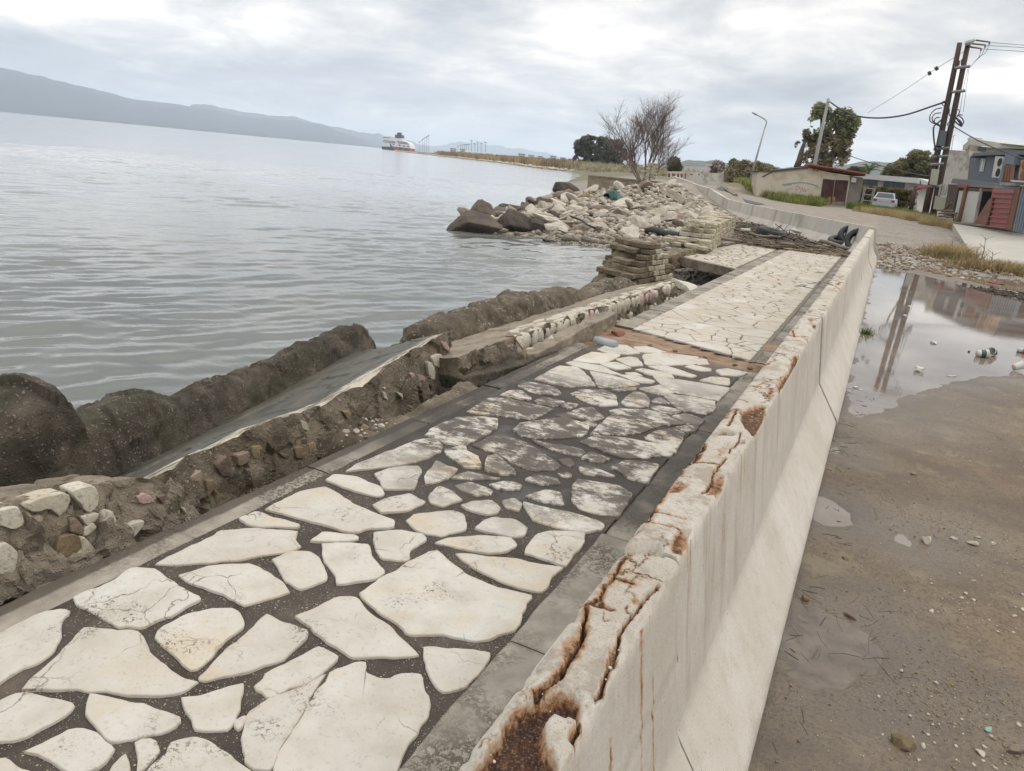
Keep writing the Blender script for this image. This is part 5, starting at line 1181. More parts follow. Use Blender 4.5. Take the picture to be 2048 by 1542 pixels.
# ------------------------------------------------------------------ broken brick pier and cream block walls
def brick_mesh(seed, L=.235, D=.2, H=.085, mat='cream_brick'):
    r = random.Random(seed); mb = MB().box((0, 0, 0), (D, L, H))
    me = mb.mesh('brick', mat); import bmesh
    bm = bmesh.new(); bm.from_mesh(me); bmesh.ops.bevel(bm, geom=bm.edges[:], offset=.011, segments=1, affect='EDGES')
    bmesh.ops.subdivide_edges(bm, edges=[e for e in bm.edges if e.calc_length() > .12], cuts=1)
    co = np.array([v.co[:] for v in bm.verts]); d = np.stack([fbm(co * 9 + seed * 5.1 + k, seed + k, 3) for k in range(3)], 1) * .022
    for v, q in zip(bm.verts, d): v.co += Vector(q)
    bm.to_mesh(me); bm.free(); return me
BR = {m: [brick_mesh(30 + k, mat=m) for k in range(5)] for m in ('cream_brick', 'mossy_brick')}
def lay(parent, loc, rz, m, r, sc=(1, 1, 1)):
    o = link('brick', r.choice(BR[m]), parent); o.location = loc; o.rotation_euler = (r.uniform(-.03, .03), r.uniform(-.03, .03), rz + r.uniform(-.07, .07)); o.scale = sc; return o
pa, pb = at(1262, 577, -.3), at(1345, 562, -.3)
ang = -math.atan2(pb[0] - pa[0], pb[1] - pa[1]); Lp = math.hypot(pb[0] - pa[0], pb[1] - pa[1])
pier = thing('brick_pier', 'broken stepped brick pier, mossy brown and cream, standing at the edge of the sea', 'pier', (pa[0], pa[1], -.34), ang)
r = random.Random(3)
steps = [(0, 1.0, 0), (.0, .97, 0), (.02, .95, .0), (.08, .90, .05), (.20, .83, .1), (.27, .78, .16), (.30, .70, .22), (.36, .62, .3)]
for k, (a, b_, back) in enumerate(steps):
    z = .04 + k * .098; y = a * Lp + (.14 if k % 2 else 0)
    while y < b_ * Lp:
        for row in range(4):
            if r.random() < (.07 if row else .05): continue
            lay(pier, (-.1 - back * .2 - row * .22, y + r.uniform(-.03, .03) + row * .1, z), 0, 'cream_brick' if (row == 0 and y > .42 * Lp and k < 7 and r.random() < .7) else 'mossy_brick', r, (1.05, 1.0, 1.05))
        y += .244
core = rough_loft('core', [[(-.035, y, .0), (-.035, y, h - .06), (-.5, y, h - .03), (-.78, y, h - .05), (-.82, y, 0)] for y, h in ((-.02, .10), (.2 * Lp, .30), (.4 * Lp, .62), (.6 * Lp, .66), (.8 * Lp, .45), (.95 * Lp, .18))], [0, .2, .4, .6, .8, 1], 50, 50, ['mossy_brick'], .05, 5, 5)
link('core', core, pier)
# cream block wall by the reed litter
wa, wb = at(1418, 505, .03), at(1466, 470, .03)
angw = -math.atan2(wb[0] - wa[0], wb[1] - wa[1]); Lw = math.hypot(wb[0] - wa[0], wb[1] - wa[1])
wall = thing('block_wall', 'low wall of cream stone blocks in courses, its near end broken, beside the reed litter', 'wall', (wa[0], wa[1], .0), angw)
r = random.Random(6)
for k in range(6):
    z = .055 + k * .105; y = [-.5, -.35, -.1, .1, .35, .5][k] + (.16 if k % 2 else 0)
    while y < Lw:
        for row in range(3):
            if r.random() < (.4 if k == 5 else .18 if k == 4 else .03): continue
            lay(wall, (-.12 - row * .25, y, z + r.uniform(-.006, .006)), 0, 'cream_brick' if (k > 0 or y > .2) else 'mossy_brick', r, (1.25, 1.12, 1.12))
        y += .285
MB().b2((-.70, .25, 0), (-.05, Lw, .40)).build('core', 'cream_brick', wall)
for i in range(26):
    lay(wall, (r.uniform(-.7, -.05), r.uniform(0, Lw), r.uniform(.56, .66)), r.uniform(0, 3), 'cream_brick', r, (r.uniform(.5, 1), r.uniform(.5, 1), r.uniform(.5, .9)))
for i in range(24):
    lay(wall, (r.uniform(-.9, -.05), r.uniform(-.7, .4), r.uniform(.0, .3)), r.uniform(0, 3), 'cream_brick', r, (1.1, 1, 1))
# far wall over the rubble and its pier of pale bricks
fa, fb = at_d(1176, 358, 50), at_d(1316, 364, 50)
angf = -math.atan2(fb[0] - fa[0], fb[1] - fa[1]); Lf = math.hypot(fb[0] - fa[0], fb[1] - fa[1])
fw = MB(); fw.box((-.25, Lf / 2, .0), (.5, Lf, 1.2)); fw.box((-.25, Lf / 2, .63), (.6, Lf + .1, .08))
o = fw.build('sea_wall', 'grey_concrete', None); o.location = (fa[0], fa[1], .55); o.rotation_euler = (0, math.atan2(fa[2] - fb[2], Lf) * 0, angf); props(o, 'straight grey concrete wall running to the water behind the rubble', 'wall')
pp = at_d(1300, 357, 49.5)
pr = thing('brick_stack', 'stepped stack of pale bricks standing on the far grey wall', 'pier', (pp[0], pp[1], 1.3), angf - .3)
for k in range(10):
    n = 3 if k < 5 else 2
    for j in range(n):
        for row in range(2): lay(pr, (-row * .3, (.31 * j if k < 5 else .31 * (j + 1)) - .5 + (.06 if k % 2 else 0), .06 + k * .1), 0, 'cream_brick', r, (1.2, 1.1, 1.08))

# ------------------------------------------------------------------ paved platform undermined by the sea
plat = [(-3.9, 16.1), (-2.44, 15.15), (-2.44, 22.0), (-3.55, 22.3), (-3.7, 19.5)]
platform = link('paved_platform', MB().prism(plat, -.16, .018).mesh('paved_platform', 'slab_concrete'), None, label='undermined concrete platform paved with cream stones, hollow beneath its near edge', cat='platform')
inner = [(-3.85, 16.2), (-2.5, 15.3), (-2.5, 21.6), (-3.5, 21.9), (-3.68, 19.5)]
for i, c in enumerate(crazy_cells(inner, 130, 33, .03)):
    link('flagstone', flag_mesh(c, 4000 + i, seglen=.09, jit=.012, h=.012, z=.018), platform)
MB().box((-2.85, 15.52, -.045), (1.5, .1, .13), (0, 0, -.577)).build('edge_beam', 'grey_concrete', platform)
beam('broken_slab', 'dark broken masonry lump at the seaward corner of the platform', [(-4.15, 15.7, -.15), (-3.95, 16.3, -.05), (-3.9, 16.9, -.02)], .5, .3, 'mossy_brick', 15, .08, .1)
beam('broken_slab', 'grey ramp slab on the pebble beach beside the block wall', [(-4.9, 18.6, -.28), (-4.3, 18.9, -.2), (-3.9, 19.1, -.12)], .8, .12, 'grey_concrete', 16, .03, 0)
# ------------------------------------------------------------------ rubble on the shore
def gz(x, y): return float(ground_height(np.array([x]), np.array([y]))[0])
def on_ground(px, py, lift=0.0):
    d = ray(px, py); d = d / math.hypot(d[0], d[1]); t = np.geomspace(3, 900, 700)
    P = CAM_POS + t[:, None] * d; h = ground_height(P[:, 0], P[:, 1], False) + lift
    h = np.maximum(h, ZW - .02); k = int(np.argmax(P[:, 2] <= h))
    return P[k] if P[k][2] <= h[k] else P[-1]
ROCK = {m: [rock_mesh('rubble_rock', 700 + 20 * j + k, [m], 2, 9 + k % 4, .09, (1, .62 + .05 * k, .42 + .045 * k)) for k in range(9)] for j, m in enumerate(['pale_rock', 'brown_rock', 'dark_rock'])}
BIG = {m: [rock_mesh('shore_rock', 800 + 20 * j + k, [m], 4, 10, .12, (1, .72, .55)) for k in range(6)] for j, m in enumerate(['pale_rock', 'brown_rock', 'dark_rock', 'ochre_stone', 'white_stone'])}
rr = random.Random(12)
for i, (px, py, w, asp, m, lab) in enumerate([
    (960, 442, 62, .95, 'dark_rock', 'pointed dark rock standing above the water at the tip of the rubble'), (945, 470, 118, .55, 'dark_rock', 'long low dark rock at the very tip of the rubble, in the water'), (1022, 468, 88, .75, 'dark_rock', 'broad rounded brown black rock behind the tip rock'),
    (1070, 466, 52, .9, 'dark_rock', 'dark rock on the landward side of the broad black rock'), (1006, 416, 20, .6, 'brown_rock', 'small rock sticking out of the water behind the tip'), (1054, 415, 28, .5, 'brown_rock', 'low brown rock in the water nearer the rubble'),
    (1096, 418, 54, .7, 'brown_rock', 'brown rock at the waterline halfway up the rubble'), (1127, 386, 68, .45, 'dark_rock', 'long dark boulder at the water near the far wall'), (1136, 405, 66, .5, 'brown_rock', 'flat brown rock under the long dark boulder'),
    (1168, 405, 32, .8, 'ochre_stone', 'round ochre rock among the grey rubble'), (1112, 468, 62, .5, 'pale_rock', 'buff rock beside the beach with a split face'), (1180, 466, 74, .45, 'pale_rock', 'pale tilted rock with a black hose draped over it'),
    (1150, 468, 30, .6, 'brown_rock', 'small dark rock between two pale ones by the beach'), (1218, 452, 34, .7, 'pale_rock', 'boulder behind the hose rock'), (1207, 432, 74, .35, 'brown_rock', 'long mauve brown rock in the middle of the rubble'), (1286, 460, 56, .65, 'white_stone', 'biggest white boulder above the pebble beach'),
    (1308, 440, 60, .6, 'white_stone', 'white boulder behind the biggest one'), (1250, 426, 38, .7, 'white_stone', 'angular white rock beside the green net'), (1272, 426, 34, .7, 'white_stone', 'white cube shaped rock right of the net'), (1380, 446, 62, .5, 'white_stone', 'white rock mass next to the cream block wall'),
    (1345, 440, 44, .6, 'pale_rock', 'pale rock left of the mass by the block wall'), (1326, 462, 40, .4, 'brown_rock', 'flat pinkish brown rock on the pebble beach'), (1357, 470, 24, .4, 'white_stone', 'flat white stone on the pebbles above the black beam'), (1386, 482, 26, .6, 'white_stone', 'white stone at the end of the black beam'),
    (1341, 503, 38, .5, 'dark_rock', 'dark rock at the beach edge by the brick pier'), (1371, 497, 30, .55, 'brown_rock', 'buff brown rock between pier and block wall'), (1098, 486, 40, .28, 'dark_rock', 'low wet rock awash at the beach'), (1190, 418, 44, .5, 'pale_rock', 'grey rock left of the green net'), (1135, 444, 46, .6, 'ochre_stone', 'tan rock behind the buff split rock'), (1100, 440, 40, .7, 'dark_rock', 'dark rock behind the black ones at the tip')]):
    p = on_ground(px, py); d = math.hypot(p[0], p[1]); L = w * d / 1500.0
    az = math.atan2(p[0], p[1])
    o = link('shore_rock', rr.choice(BIG[m]), None, label=lab, cat='rock', group='large rocks of the shore rubble')
    o.scale = (L * .52, L * .5, L * asp * .95); o.rotation_euler = (rr.uniform(-.15, .15), rr.uniform(-.15, .15), -az + rr.uniform(-.25, .25))
    o.location = (p[0] * (1 + .4 * L / d), p[1] * (1 + .4 * L / d), max(p[2], ZW - .1) + L * asp * .22)
RUB = [(-12.6, 22.6), (-14.4, 26), (-17.6, 37), (-19.6, 44), (-17.6, 46.6), (-13.0, 47.6), (-11.0, 44.5), (-8.6, 40.5), (-6.2, 34), (-5.4, 28), (-5.4, 25.2), (-7.4, 24.6), (-9.5, 24.3), (-11, 24)]
def mound(x, y):
    s = sdf(np.array([[x, y]]), RUB)[0]; return .28 * float(sstep(0, 2.2, s)) + .12 * float(fbm(np.array([[x * .5, y * .5, 0]]), 5, 2)[0])
RZ = []
for i in range(262):
    while True:
        x, y = rr.uniform(-19.5, -5.0), 22.5 + 25.5 * rr.random() ** 1.25
        if inside(np.array([[x, y]]), RUB)[0]: break
    s = (.16 + .34 * rr.random() ** 2.0) * (1 + .012 * (y - 22))
    sea_d = sdf(np.array([[x, y]]), COAST)[0]
    q = rr.random() + .12 * math.sin(x * 1.3) + .1 * math.sin(y * .9)
    m = 'dark_rock' if sea_d < 1.6 and q < .7 else ('pale_rock' if q < (.95 if y < 36 and x > -12 else .6) else 'brown_rock')
    o = link('rubble_rock', rr.choice(ROCK[m]), None, cat='rock', group='rubble heaped on the shore')
    o['label'] = {'pale_rock': 'pale broken rock lying in the rubble heap on the shore', 'brown_rock': 'brown broken rock lying in the rubble heap on the shore', 'dark_rock': 'dark wet rock in the rubble at the waterline'}[m]
    if m != 'pale_rock': o['group'] = 'brown rubble on the shore' if m == 'brown_rock' else 'dark rubble at the waterline'
    long_ = rr.random() < .5
    o.scale = (s * (1.7 if long_ else 1.1), s, s * (.5 if long_ else rr.uniform(.8, 1.2)))
    o.rotation_euler = (rr.uniform(-.6, .6), rr.uniform(-.6, .6), rr.uniform(0, 6.28)); o.location = (x, y, 0); RZ.append((o, x, y, s))
_q = np.array([(x, y) for _, x, y, _ in RZ]); _z = ground_height(_q[:, 0], _q[:, 1]) + .16 * sstep(0, 2.2, sdf(_q, RUB)) + .12 * fbm(p3(_q[:, 0] * .5, _q[:, 1] * .5), 5, 2)
for (o, x, y, s), z in zip(RZ, _z): o.location.z = z + s * .12
def in_rub(n, r):
    out = []
    while len(out) < n:
        q = np.stack([r.uniform(-19.6, -4.2, 4 * n), r.uniform(21, 48, 4 * n)], 1); q = q[inside(q, [(-13, 22.5), (-19.6, 44), (-13, 48.0), (-8.2, 41), (-5.0, 33), (-5.0, 27.5), (-4.3, 22.5), (-5.4, 20.5), (-8, 23)])]; out += list(q)
    q = np.array(out[:n]); s = sdf(q, RUB); z = ground_height(q[:, 0], q[:, 1]) + .14 * sstep(0, 2.2, s)
    return np.stack([q[:, 0], q[:, 1], z - .02], 1)
pebble_field('rubble', 4200, in_rub, .07, .30, 'pale_rock', 31, 6, 1); pebble_field('rubble', 900, in_rub, .08, .3, 'white_stone', 35, 6, 1)
pebble_field('rubble', 1300, in_rub, .05, .18, 'brown_rock', 32, 6, 1)
def on_beach(n, r):
    q = np.stack([r.uniform(-10, -2.6, n), r.uniform(12.5, 25, n)], 1); z = ground_height(q[:, 0], q[:, 1]); return np.stack([q[:, 0], q[:, 1], z], 1)
pebble_field('beach_pebbles', 5200, on_beach, .02, .075, 'brown_rock', 33, 5, 1)
pebble_field('beach_pebbles', 1500, on_beach, .02, .08, 'white_stone', 34, 5, 1)
# edging strips above the rubble
for lab, px in [('curving concrete edging strip above the rubble, nearer the barriers', [(1322, 372), (1330, 378), (1352, 390), (1375, 408), (1392, 425), (1412, 440)]), ('straight concrete edging strip lying in the rubble', [(1322, 382), (1345, 395), (1368, 408)])]:
    pts = [on_ground(a, b, .25) for a, b in px]; mb = MB(); mb.tube([(p[0], p[1], p[2]) for p in pts], .14, 4); mb.build('edging_strip', 'grey_concrete', None, label=lab, cat='kerb', group='edging strips in the rubble')
# charred beam, hose, net
p0, p1 = on_ground(1292, 468), on_ground(1390, 482)
pts = [p0 + (p1 - p0) * t + np.array([0, 0, .10 + .03 * math.sin(t * 9)]) for t in np.linspace(0, 1, 9)]
MB().tube(pts, [.12, .17, .15, .13, .16, .14, .12, .11, .06], 7).build('charred_beam', 'black_wood', None, True, label='black charred beam lying on the pebble beach', cat='driftwood')
hp = [(1139, 443), (1150, 447), (1162, 452), (1172, 461), (1188, 468)]
pts = [on_ground(a, b + 8, 0) + np.array([0, 0, .33]) for a, b in hp]
MB().tube(pts, .035, 6).build('hose', 'hose', None, True, label='black hose draped over a pale tilted rock', cat='hose')
def cloth(name, px, mat, label, cat, amp=.1, lift=.3):
    pts = np.array([on_ground(a, b) for a, b in px]); c = pts.mean(0); n = 22
    mb = []; V = []; ang = np.linspace(0, 2 * math.pi, 26, endpoint=False); Q = resample(pts[:, :2], 26, True)
    for s in np.linspace(1, .04, 8):
        R_ = c[:2] + (Q - c[:2]) * s; z = c[2] + lift + amp * fbm(p3(R_[:, 0] * 2.6, R_[:, 1] * 2.6), 7, 3) * 1.6 + .22 * (1 - s) - .1 * s
        V.append(np.c_[R_, z])
    V = np.vstack(V); F = grid_faces(8, 26, True)
    Vb = V - np.array([0, 0, .02]); Fb = F[:, ::-1] + len(V)
    link(name, make_mesh(name, np.vstack([V, Vb]), np.vstack([F, Fb]), mat, True), None, label=label, cat=cat)
cloth('fishing_net', [(1203, 400), (1222, 396), (1235, 402), (1246, 412), (1240, 416), (1224, 408), (1210, 406)], 'net_green', 'dark green fishing net bundled on the pale rubble', 'net', .2, .4)

# ------------------------------------------------------------------ reed litter and tyres
LIT = [(-3.55, 21.6), (-4.1, 25), (-5.6, 31), (-5.9, 34), (-4.9, 33.2), (-3.3, 29.6), (-1.9, 26.4), (-.95, 23.6), (-.65, 21.9), (-1.3, 21.3), (-2.4, 21.2)]
def lit_h(q): return .11 * sstep(.1, 1.6, sdf(q, LIT))
_x, _y = np.meshgrid(np.arange(-6.2, -.5, .06), np.arange(21, 34.4, .06), indexing='ij'); _q = np.stack([_x.ravel(), _y.ravel()], 1)
_z = np.maximum(ground_height(_q[:, 0], _q[:, 1]), np.where(_q[:, 1] < 22.2, .02, -9)) + lit_h(_q) - .03 + .05 * fbm(p3(_q[:, 0] * 4, _q[:, 1] * 4), 3, 4); _f = grid_faces(*_x.shape); _f = _f[sdf(_q[_f].mean(1), LIT) > -.05]
link('litter_mound', make_mesh('litter_mound', np.c_[_q, _z], _f, 'driftwood', True), kind='stuff')
def stick_field(name, n, poly, mat, seed, lmin, lmax, rad_, zmax, tilt=.15, main=None):
    r = np.random.RandomState(seed); P = np.asarray(poly); lo, hi = P.min(0), P.max(0); q = []
    while len(q) < n:
        c = lo + r.rand(4 * n, 2) * (hi - lo); q += list(c[inside(c, P)])
    q = np.array(q[:n]); L = lmin * (lmax / lmin) ** r.rand(n); a = (r.rand(n) * math.pi) if main is None else r.normal(main, .55, n)
    t = r.normal(0, tilt, n); zc = .03 + r.rand(n) ** 1.6 * zmax + np.abs(np.sin(t)) * L * .4
    z0 = np.maximum(ground_height(q[:, 0], q[:, 1]), np.where(q[:, 1] < 22.2, 0.06, -9.0)) + zc + lit_h(q)
    d = np.stack([np.cos(t) * np.sin(a), np.cos(t) * np.cos(a), np.sin(t)], 1)
    s = np.stack([np.cos(a), -np.sin(a), 0 * a], 1); u = np.cross(d, s); C = np.c_[q, z0]
    rd = rad_ * (.5 + r.rand(n))
    V = []
    bend = r.normal(0, .04, n)[:, None] * L[:, None]
    for k, f in enumerate((-.5, 0, .5)):
        c = C + d * (L * f)[:, None] + s * (bend if k == 1 else 0)
        for j in range(4):
            an = j * math.pi / 2; V.append(c + (s * math.cos(an) + u * math.sin(an)) * (rd * (1 if k == 1 else .7))[:, None])
    V = np.stack(V, 1)
    base = np.arange(n)[:, None, None] * 12
    F = np.array([[k * 4 + j, k * 4 + (j + 1) % 4, (k + 1) * 4 + (j + 1) % 4, (k + 1) * 4 + j] for k in range(2) for j in range(4)])[None] + base
    return link(name, make_mesh(name, V.reshape(-1, 3), F.reshape(-1, 4), mat), kind='stuff')
def in_litter(n, r):
    c = np.stack([r.uniform(-6, -.5, 6 * n), r.uniform(21.3, 34, 6 * n)], 1); c = c[inside(c, LIT)][:n]
    return np.c_[c, np.maximum(ground_height(c[:, 0], c[:, 1]), .02) + lit_h(c) + r.rand(len(c)) * .08]
stick_field('reed_litter', 2300, LIT, 'reed_dry', 3, .2, 1.0, .009, .05, .04)
stick_field('driftwood_litter', 1100, LIT, 'driftwood', 4, .2, 1.1, .013, .06, .05)
stick_field('twig_litter', 900, LIT, 'twig', 5, .2, .8, .010, .08, .10)
stick_field('reed_litter', 190, [(-3.6, 21.6), (-.7, 21.2), (-.66, 22.3), (-2.2, 22.9), (-3.7, 23.2)], 'reed_dry', 6, .4, 1.7, .010, .015, .02, 1.45)
stick_field('driftwood_litter', 70, [(-3.7, 26), (-4.9, 30), (-3.2, 30), (-2.8, 26)], 'twig', 7, .4, 1.0, .013, .1, .35)
stick_field('twig_litter', 12, [(-1.1, 12.4), (-.68, 12.4), (-.68, 16), (-1.0, 16)], 'twig', 8, .08, .3, .006, .02, .1)
pebble_field('litter_lumps', 700, in_litter, .03, .10, 'driftwood', 41, 5, 1)
logs = [([(1385, 478), (1475, 482)], .05, 'bleached straight log lying in front of the lone tyre'), ([(1640, 487), (1712, 502)], .055, 'long pale pole lying in front of the tyre heap'), ([(1560, 492), (1660, 497)], .04, 'thin reed pole across the end of the paving'), ([(1497, 470), (1560, 480)], .04, 'stick lying against the right of the block wall')]
for i, (px, r_, lab) in enumerate(logs):
    pts = [at(a, b, .14) for a, b in px]; a, b = pts
    MB().tube([a + (b - a) * t + np.array([0, 0, .05 + .03 * math.sin(i + 5 * t)]) for t in np.linspace(0, 1, 6)], [r_, r_ * 1.05, r_, r_ * .95, r_ * .9, r_ * .7], 7).build('driftwood_log', 'log_wood', None, True, label=lab, cat='driftwood', group='poles in the reed litter')
def tyre_mesh():
    prof = [(.20, -.075), (.225, -.10), (.29, -.112), (.325, -.095), (.34, -.06), (.345, 0), (.34, .06), (.325, .095), (.29, .112), (.225, .10), (.20, .075), (.215, .06), (.30, .07), (.31, 0), (.30, -.07), (.215, -.06)]
    n = 40; V = []
    for k in range(n):
        a = 2 * math.pi * k / n
        for j, (r_, z) in enumerate(prof):
            rr_ = r_ + (.006 if (k % 2 and 3 <= j <= 7) else 0); V.append((rr_ * math.cos(a), rr_ * math.sin(a), z))
    F = []; m = len(prof)
    for k in range(n):
        for j in range(m): F.append((k * m + j, ((k + 1) % n) * m + j, ((k + 1) % n) * m + (j + 1) % m, k * m + (j + 1) % m))
    return make_mesh('tyre', V, F, 'rubber', False)
TY = tyre_mesh()
for px, py, rot, s, lift, lab in [(tuple(at(1542, 467, .15)), 0, (.06, .12, .3), 1.08, .13, 'black tyre lying alone in the reed litter'), (tuple(at(1686, 484, .22)), 0, (.22, -.08, 0), 1.0, .16, 'nearest tyre of the heap by the barrier, lying flat with its hole upward'), (tuple(at(1668, 474, .16)), 0, (.15, .1, 0), .9, .13, 'half buried tyre at the back left of the heap'),
        (tuple(at(1700, 473, .4)), 0, (.9, .1, .3), .8, .28, 'tyre standing at a slant at the back of the heap'), (tuple(at(1716, 481, .40)), 0, (1.1, .45, -.4), .78, .28, 'tyre leaning against the barrier at the right of the heap')]:
    o = link('tyre', TY, None, label=lab, cat='tyre', group='old tyres in the reed litter'); o.location = px; o.rotation_euler = rot; o.scale = (s * 1.28, s * 1.28, s * 1.2)
o = loose('foam_lump', 'white foam lump in the reed litter beyond the lone tyre', 'litter', None, tuple(at(1592, 462, .15)), (.2, .14, .16), (0, .2, .4), 'paper_white', 91)
b = at(1488, 473, .1); MB().tube([b + np.array([-.14, 0, .18]), b + np.array([.14, .05, .2])], .05, 8).build('plastic_bottle', 'paper_white', None, True, label='white bottle lying in the litter right of the block wall', cat='bottle')
# ------------------------------------------------------------------ buildings at the far right
class Facade:
    """a vertical plane through two plan points; outlines seen on it become solids with depth behind it"""
    def __init__(self, P, Q):
        self.P = np.asarray(P[:2], float); d = np.asarray(Q[:2], float) - self.P; self.L = np.linalg.norm(d); self.u = d / self.L
        n = np.array([self.u[1], -self.u[0]]); self.n = n if n @ (CAM_POS[:2] - self.P) > 0 else -n
    def uz(self, px, py, off=0.0):
        d = ray(px, py); o = self.P + self.n * off; t = ((o - CAM_POS[:2]) @ self.n) / (d[:2] @ self.n); X = CAM_POS + d * t
        return ((X[:2] - o) @ self.u, X[2])
    def at(self, u, z, off=0.0): q = self.P + self.u * u + self.n * off; return (q[0], q[1], z)
    def solid(self, mb, uz, front, back, mi=0):
        n = len(uz); V = [self.at(u, z, front) for u, z in uz] + [self.at(u, z, back) for u, z in uz]
        A = sum(uz[i][0] * uz[(i + 1) % n][1] - uz[(i + 1) % n][0] * uz[i][1] for i in range(n))
        F = [tuple(range(n)), tuple(range(2 * n - 1, n - 1, -1))] + [(i, n + i, n + (i + 1) % n, (i + 1) % n) for i in range(n)]
        return mb.raw(V, F, mi)
    def px(self, mb, pts, front, back, mi=0): return self.solid(mb, [self.uz(a, b, front) for a, b in pts], front, back, mi)
    def rect(self, mb, u0, u1, z0, z1, front, back, mi=0): return self.solid(mb, [(u0, z0), (u1, z0), (u1, z1), (u0, z1)], front, back, mi)
def part(root, name, mats, fn, smooth=False):
    mb = MB(); fn(mb); return world_part(name, mb.mesh(name, mats, smooth), root)
def fix_normals(o):
    import bmesh
    bm = bmesh.new(); bm.from_mesh(o.data); bmesh.ops.recalc_face_normals(bm, faces=bm.faces); bm.to_mesh(o.data); bm.free()
S6 = lambda p: Z1(p, 1480, 190, .16216)
# plaster shed with a tiled roof
fa = Facade(at_d(1511, 386, 55.0), at_d(1723, 421, 56.2))
shed = thing('plaster_shed', 'low cream plaster shed with faded graffiti, brown slatted doors and a red tiled edge', 'shed', (*fa.P, .5))
part(shed, 'wall', ['shed_wall'], lambda m: fa.px(m, S6([(190, 1230), (215, 950), (640, 905), (840, 895), (1360, 1010), (1330, 1480), (190, 1480)]), 0, -3))
part(shed, 'side_pier', ['shed_grey'], lambda m: fa.px(m, S6([(1375, 1000), (1520, 1020), (1450, 1440), (1290, 1440)]), .06, -3.05))
part(shed, 'roof', ['roof_tile', 'plank_wood'], lambda m: (fa.px(m, S6([(840, 868), (1545, 985), (1540, 1002), (838, 892)]), .12, -3.2), fa.px(m, S6([(180, 935), (430, 925), (840, 880), (842, 905), (430, 945), (180, 945)]), .1, -3.2, 1)))
for k in range(22):
    u0, z0 = fa.uz(*S6([(850 + k * 32, 868 + k * 5.3)])[0]); b = MB().tube([fa.at(u0, z0 + .03, .34), fa.at(u0, z0 + .05, -.6)], .09, 6); world_part('roof_tile', b.mesh('roof_tile', 'roof_tile', True), shed)
for k, (x0, x1) in enumerate(((1015, 1165), (1172, 1330))):
    d = part(shed, 'door', ['rust_gate'], lambda m: fa.px(m, S6([(x0 + 12 - k * 4, 1032 + (x0 - 1015) * .1), (x1 + 6, 1032 + (x1 - 1015) * .1), (x1 - 50, 1430), (x0 - 45, 1400)]), .03, -.06))
    part(d, 'door_panel', ['gate_grey'], lambda m: fa.px(m, S6([(x0 - 38, 1310), (x1 - 42, 1318), (x1 - 55, 1425), (x0 - 45, 1400)]), .06, .031))
    for j in range(11):
        y = 1045 + j * 24; sh = -(y - 1032) * .12
        part(d, 'slat', ['rust_gate'], lambda m: fa.px(m, S6([(x0 + 14 + sh, y), (x1 + 2 + sh, y + 8), (x1 + 1 + sh, y + 20), (x0 + 12 + sh, y + 12)]), .075, .031))
    part(d, 'handle_plate', ['orange_trim'], lambda m: fa.px(m, S6([(1095 + k * 55, 1255), (1120 + k * 55, 1257), (1117 + k * 55, 1305), (1092 + k * 55, 1303)]), .09, .05))
part(shed, 'meter_box', ['ac_white'], lambda m: fa.px(m, S6([(1380, 1018), (1435, 1024), (1430, 1080), (1375, 1075)]), .22, .06))
part(shed, 'vent', ['dark_inside'], lambda m: fa.px(m, S6([(905, 915), (920, 915), (920, 935), (905, 935)]), .012, -.02)); part(shed, 'vent', ['terracotta'], lambda m: fa.px(m, S6([(945, 918), (965, 918), (962, 945), (945, 945)]), .012, -.02))
def brush(m, pts, w):
    for a, b in zip(pts[:-1], pts[1:]):
        (x0, y0), (x1, y1) = a, b; L = math.hypot(x1 - x0, y1 - y0) + 1e-6; nx, ny = -(y1 - y0) / L * w, (x1 - x0) / L * w
        fa.px(m, S6([(x0 - nx, y0 - ny), (x1 - nx, y1 - ny), (x1 + nx, y1 + ny), (x0 + nx, y0 + ny)]), .008, -.01)
part(shed, 'graffiti', ['graffiti_blue'], lambda m: (brush(m, [(520, 1110), (560, 1100), (620, 1090), (690, 1085), (760, 1082), (820, 1085)], 7), brush(m, [(540, 1112), (640, 1104)], 7), brush(m, [(820, 1085), (880, 1100), (930, 1115), (970, 1140)], 8), brush(m, [(690, 1225), (740, 1240), (790, 1225)], 4)))
part(shed, 'graffiti', ['graffiti_pink'], lambda m: (brush(m, [(690, 1190), (695, 1130), (725, 1125), (740, 1150), (705, 1165)], 4), brush(m, [(745, 1195), (755, 1150), (775, 1145), (770, 1190)], 4), brush(m, [(785, 1195), (795, 1150), (815, 1195), (800, 1180)], 4), brush(m, [(600, 1150), (650, 1160)], 3), brush(m, [(820, 1170), (860, 1160)], 3)))
part(shed, 'rail', ['plank_wood'], lambda m: fa.px(m, S6([(270, 1005), (420, 930), (425, 942), (280, 1015)]), .05, .02))

# white bungalow behind a hedge
S8 = lambda p: Z1(p, 1700, 320, .12695)
fb = Facade(at_d(1720, 415, 76), at_d(1860, 425, 74))
bung = thing('white_bungalow', 'long low white building with a deep flat fascia and dark windows behind the hedge', 'building', (*fb.P, .6))
part(bung, 'wall', ['white_wall'], lambda m: fb.px(m, S8([(160, 300), (1060, 360), (1060, 860), (160, 860)]), 0, -7))
part(bung, 'roof', ['white_frame'], lambda m: fb.px(m, S8([(150, 215), (1090, 285), (1085, 370), (150, 290)]), .8, -7.5))
part(bung, 'roof_slope', ['white_frame'], lambda m: fb.px(m, S8([(1095, 290), (1250, 345), (1250, 395), (1130, 385)]), .6, -7.5))
for pts in ([(205, 305), (440, 320), (425, 430), (190, 410)], [(530, 335), (865, 365), (850, 470), (515, 440)]):
    w = part(bung, 'window', ['window_glass'], lambda m: fb.px(m, S8(pts), .03, -.05))
part(bung, 'window_frame', ['grey_wall'], lambda m: fb.px(m, S8([(685, 350), (697, 351), (683, 455), (670, 454)]), .06, .02))
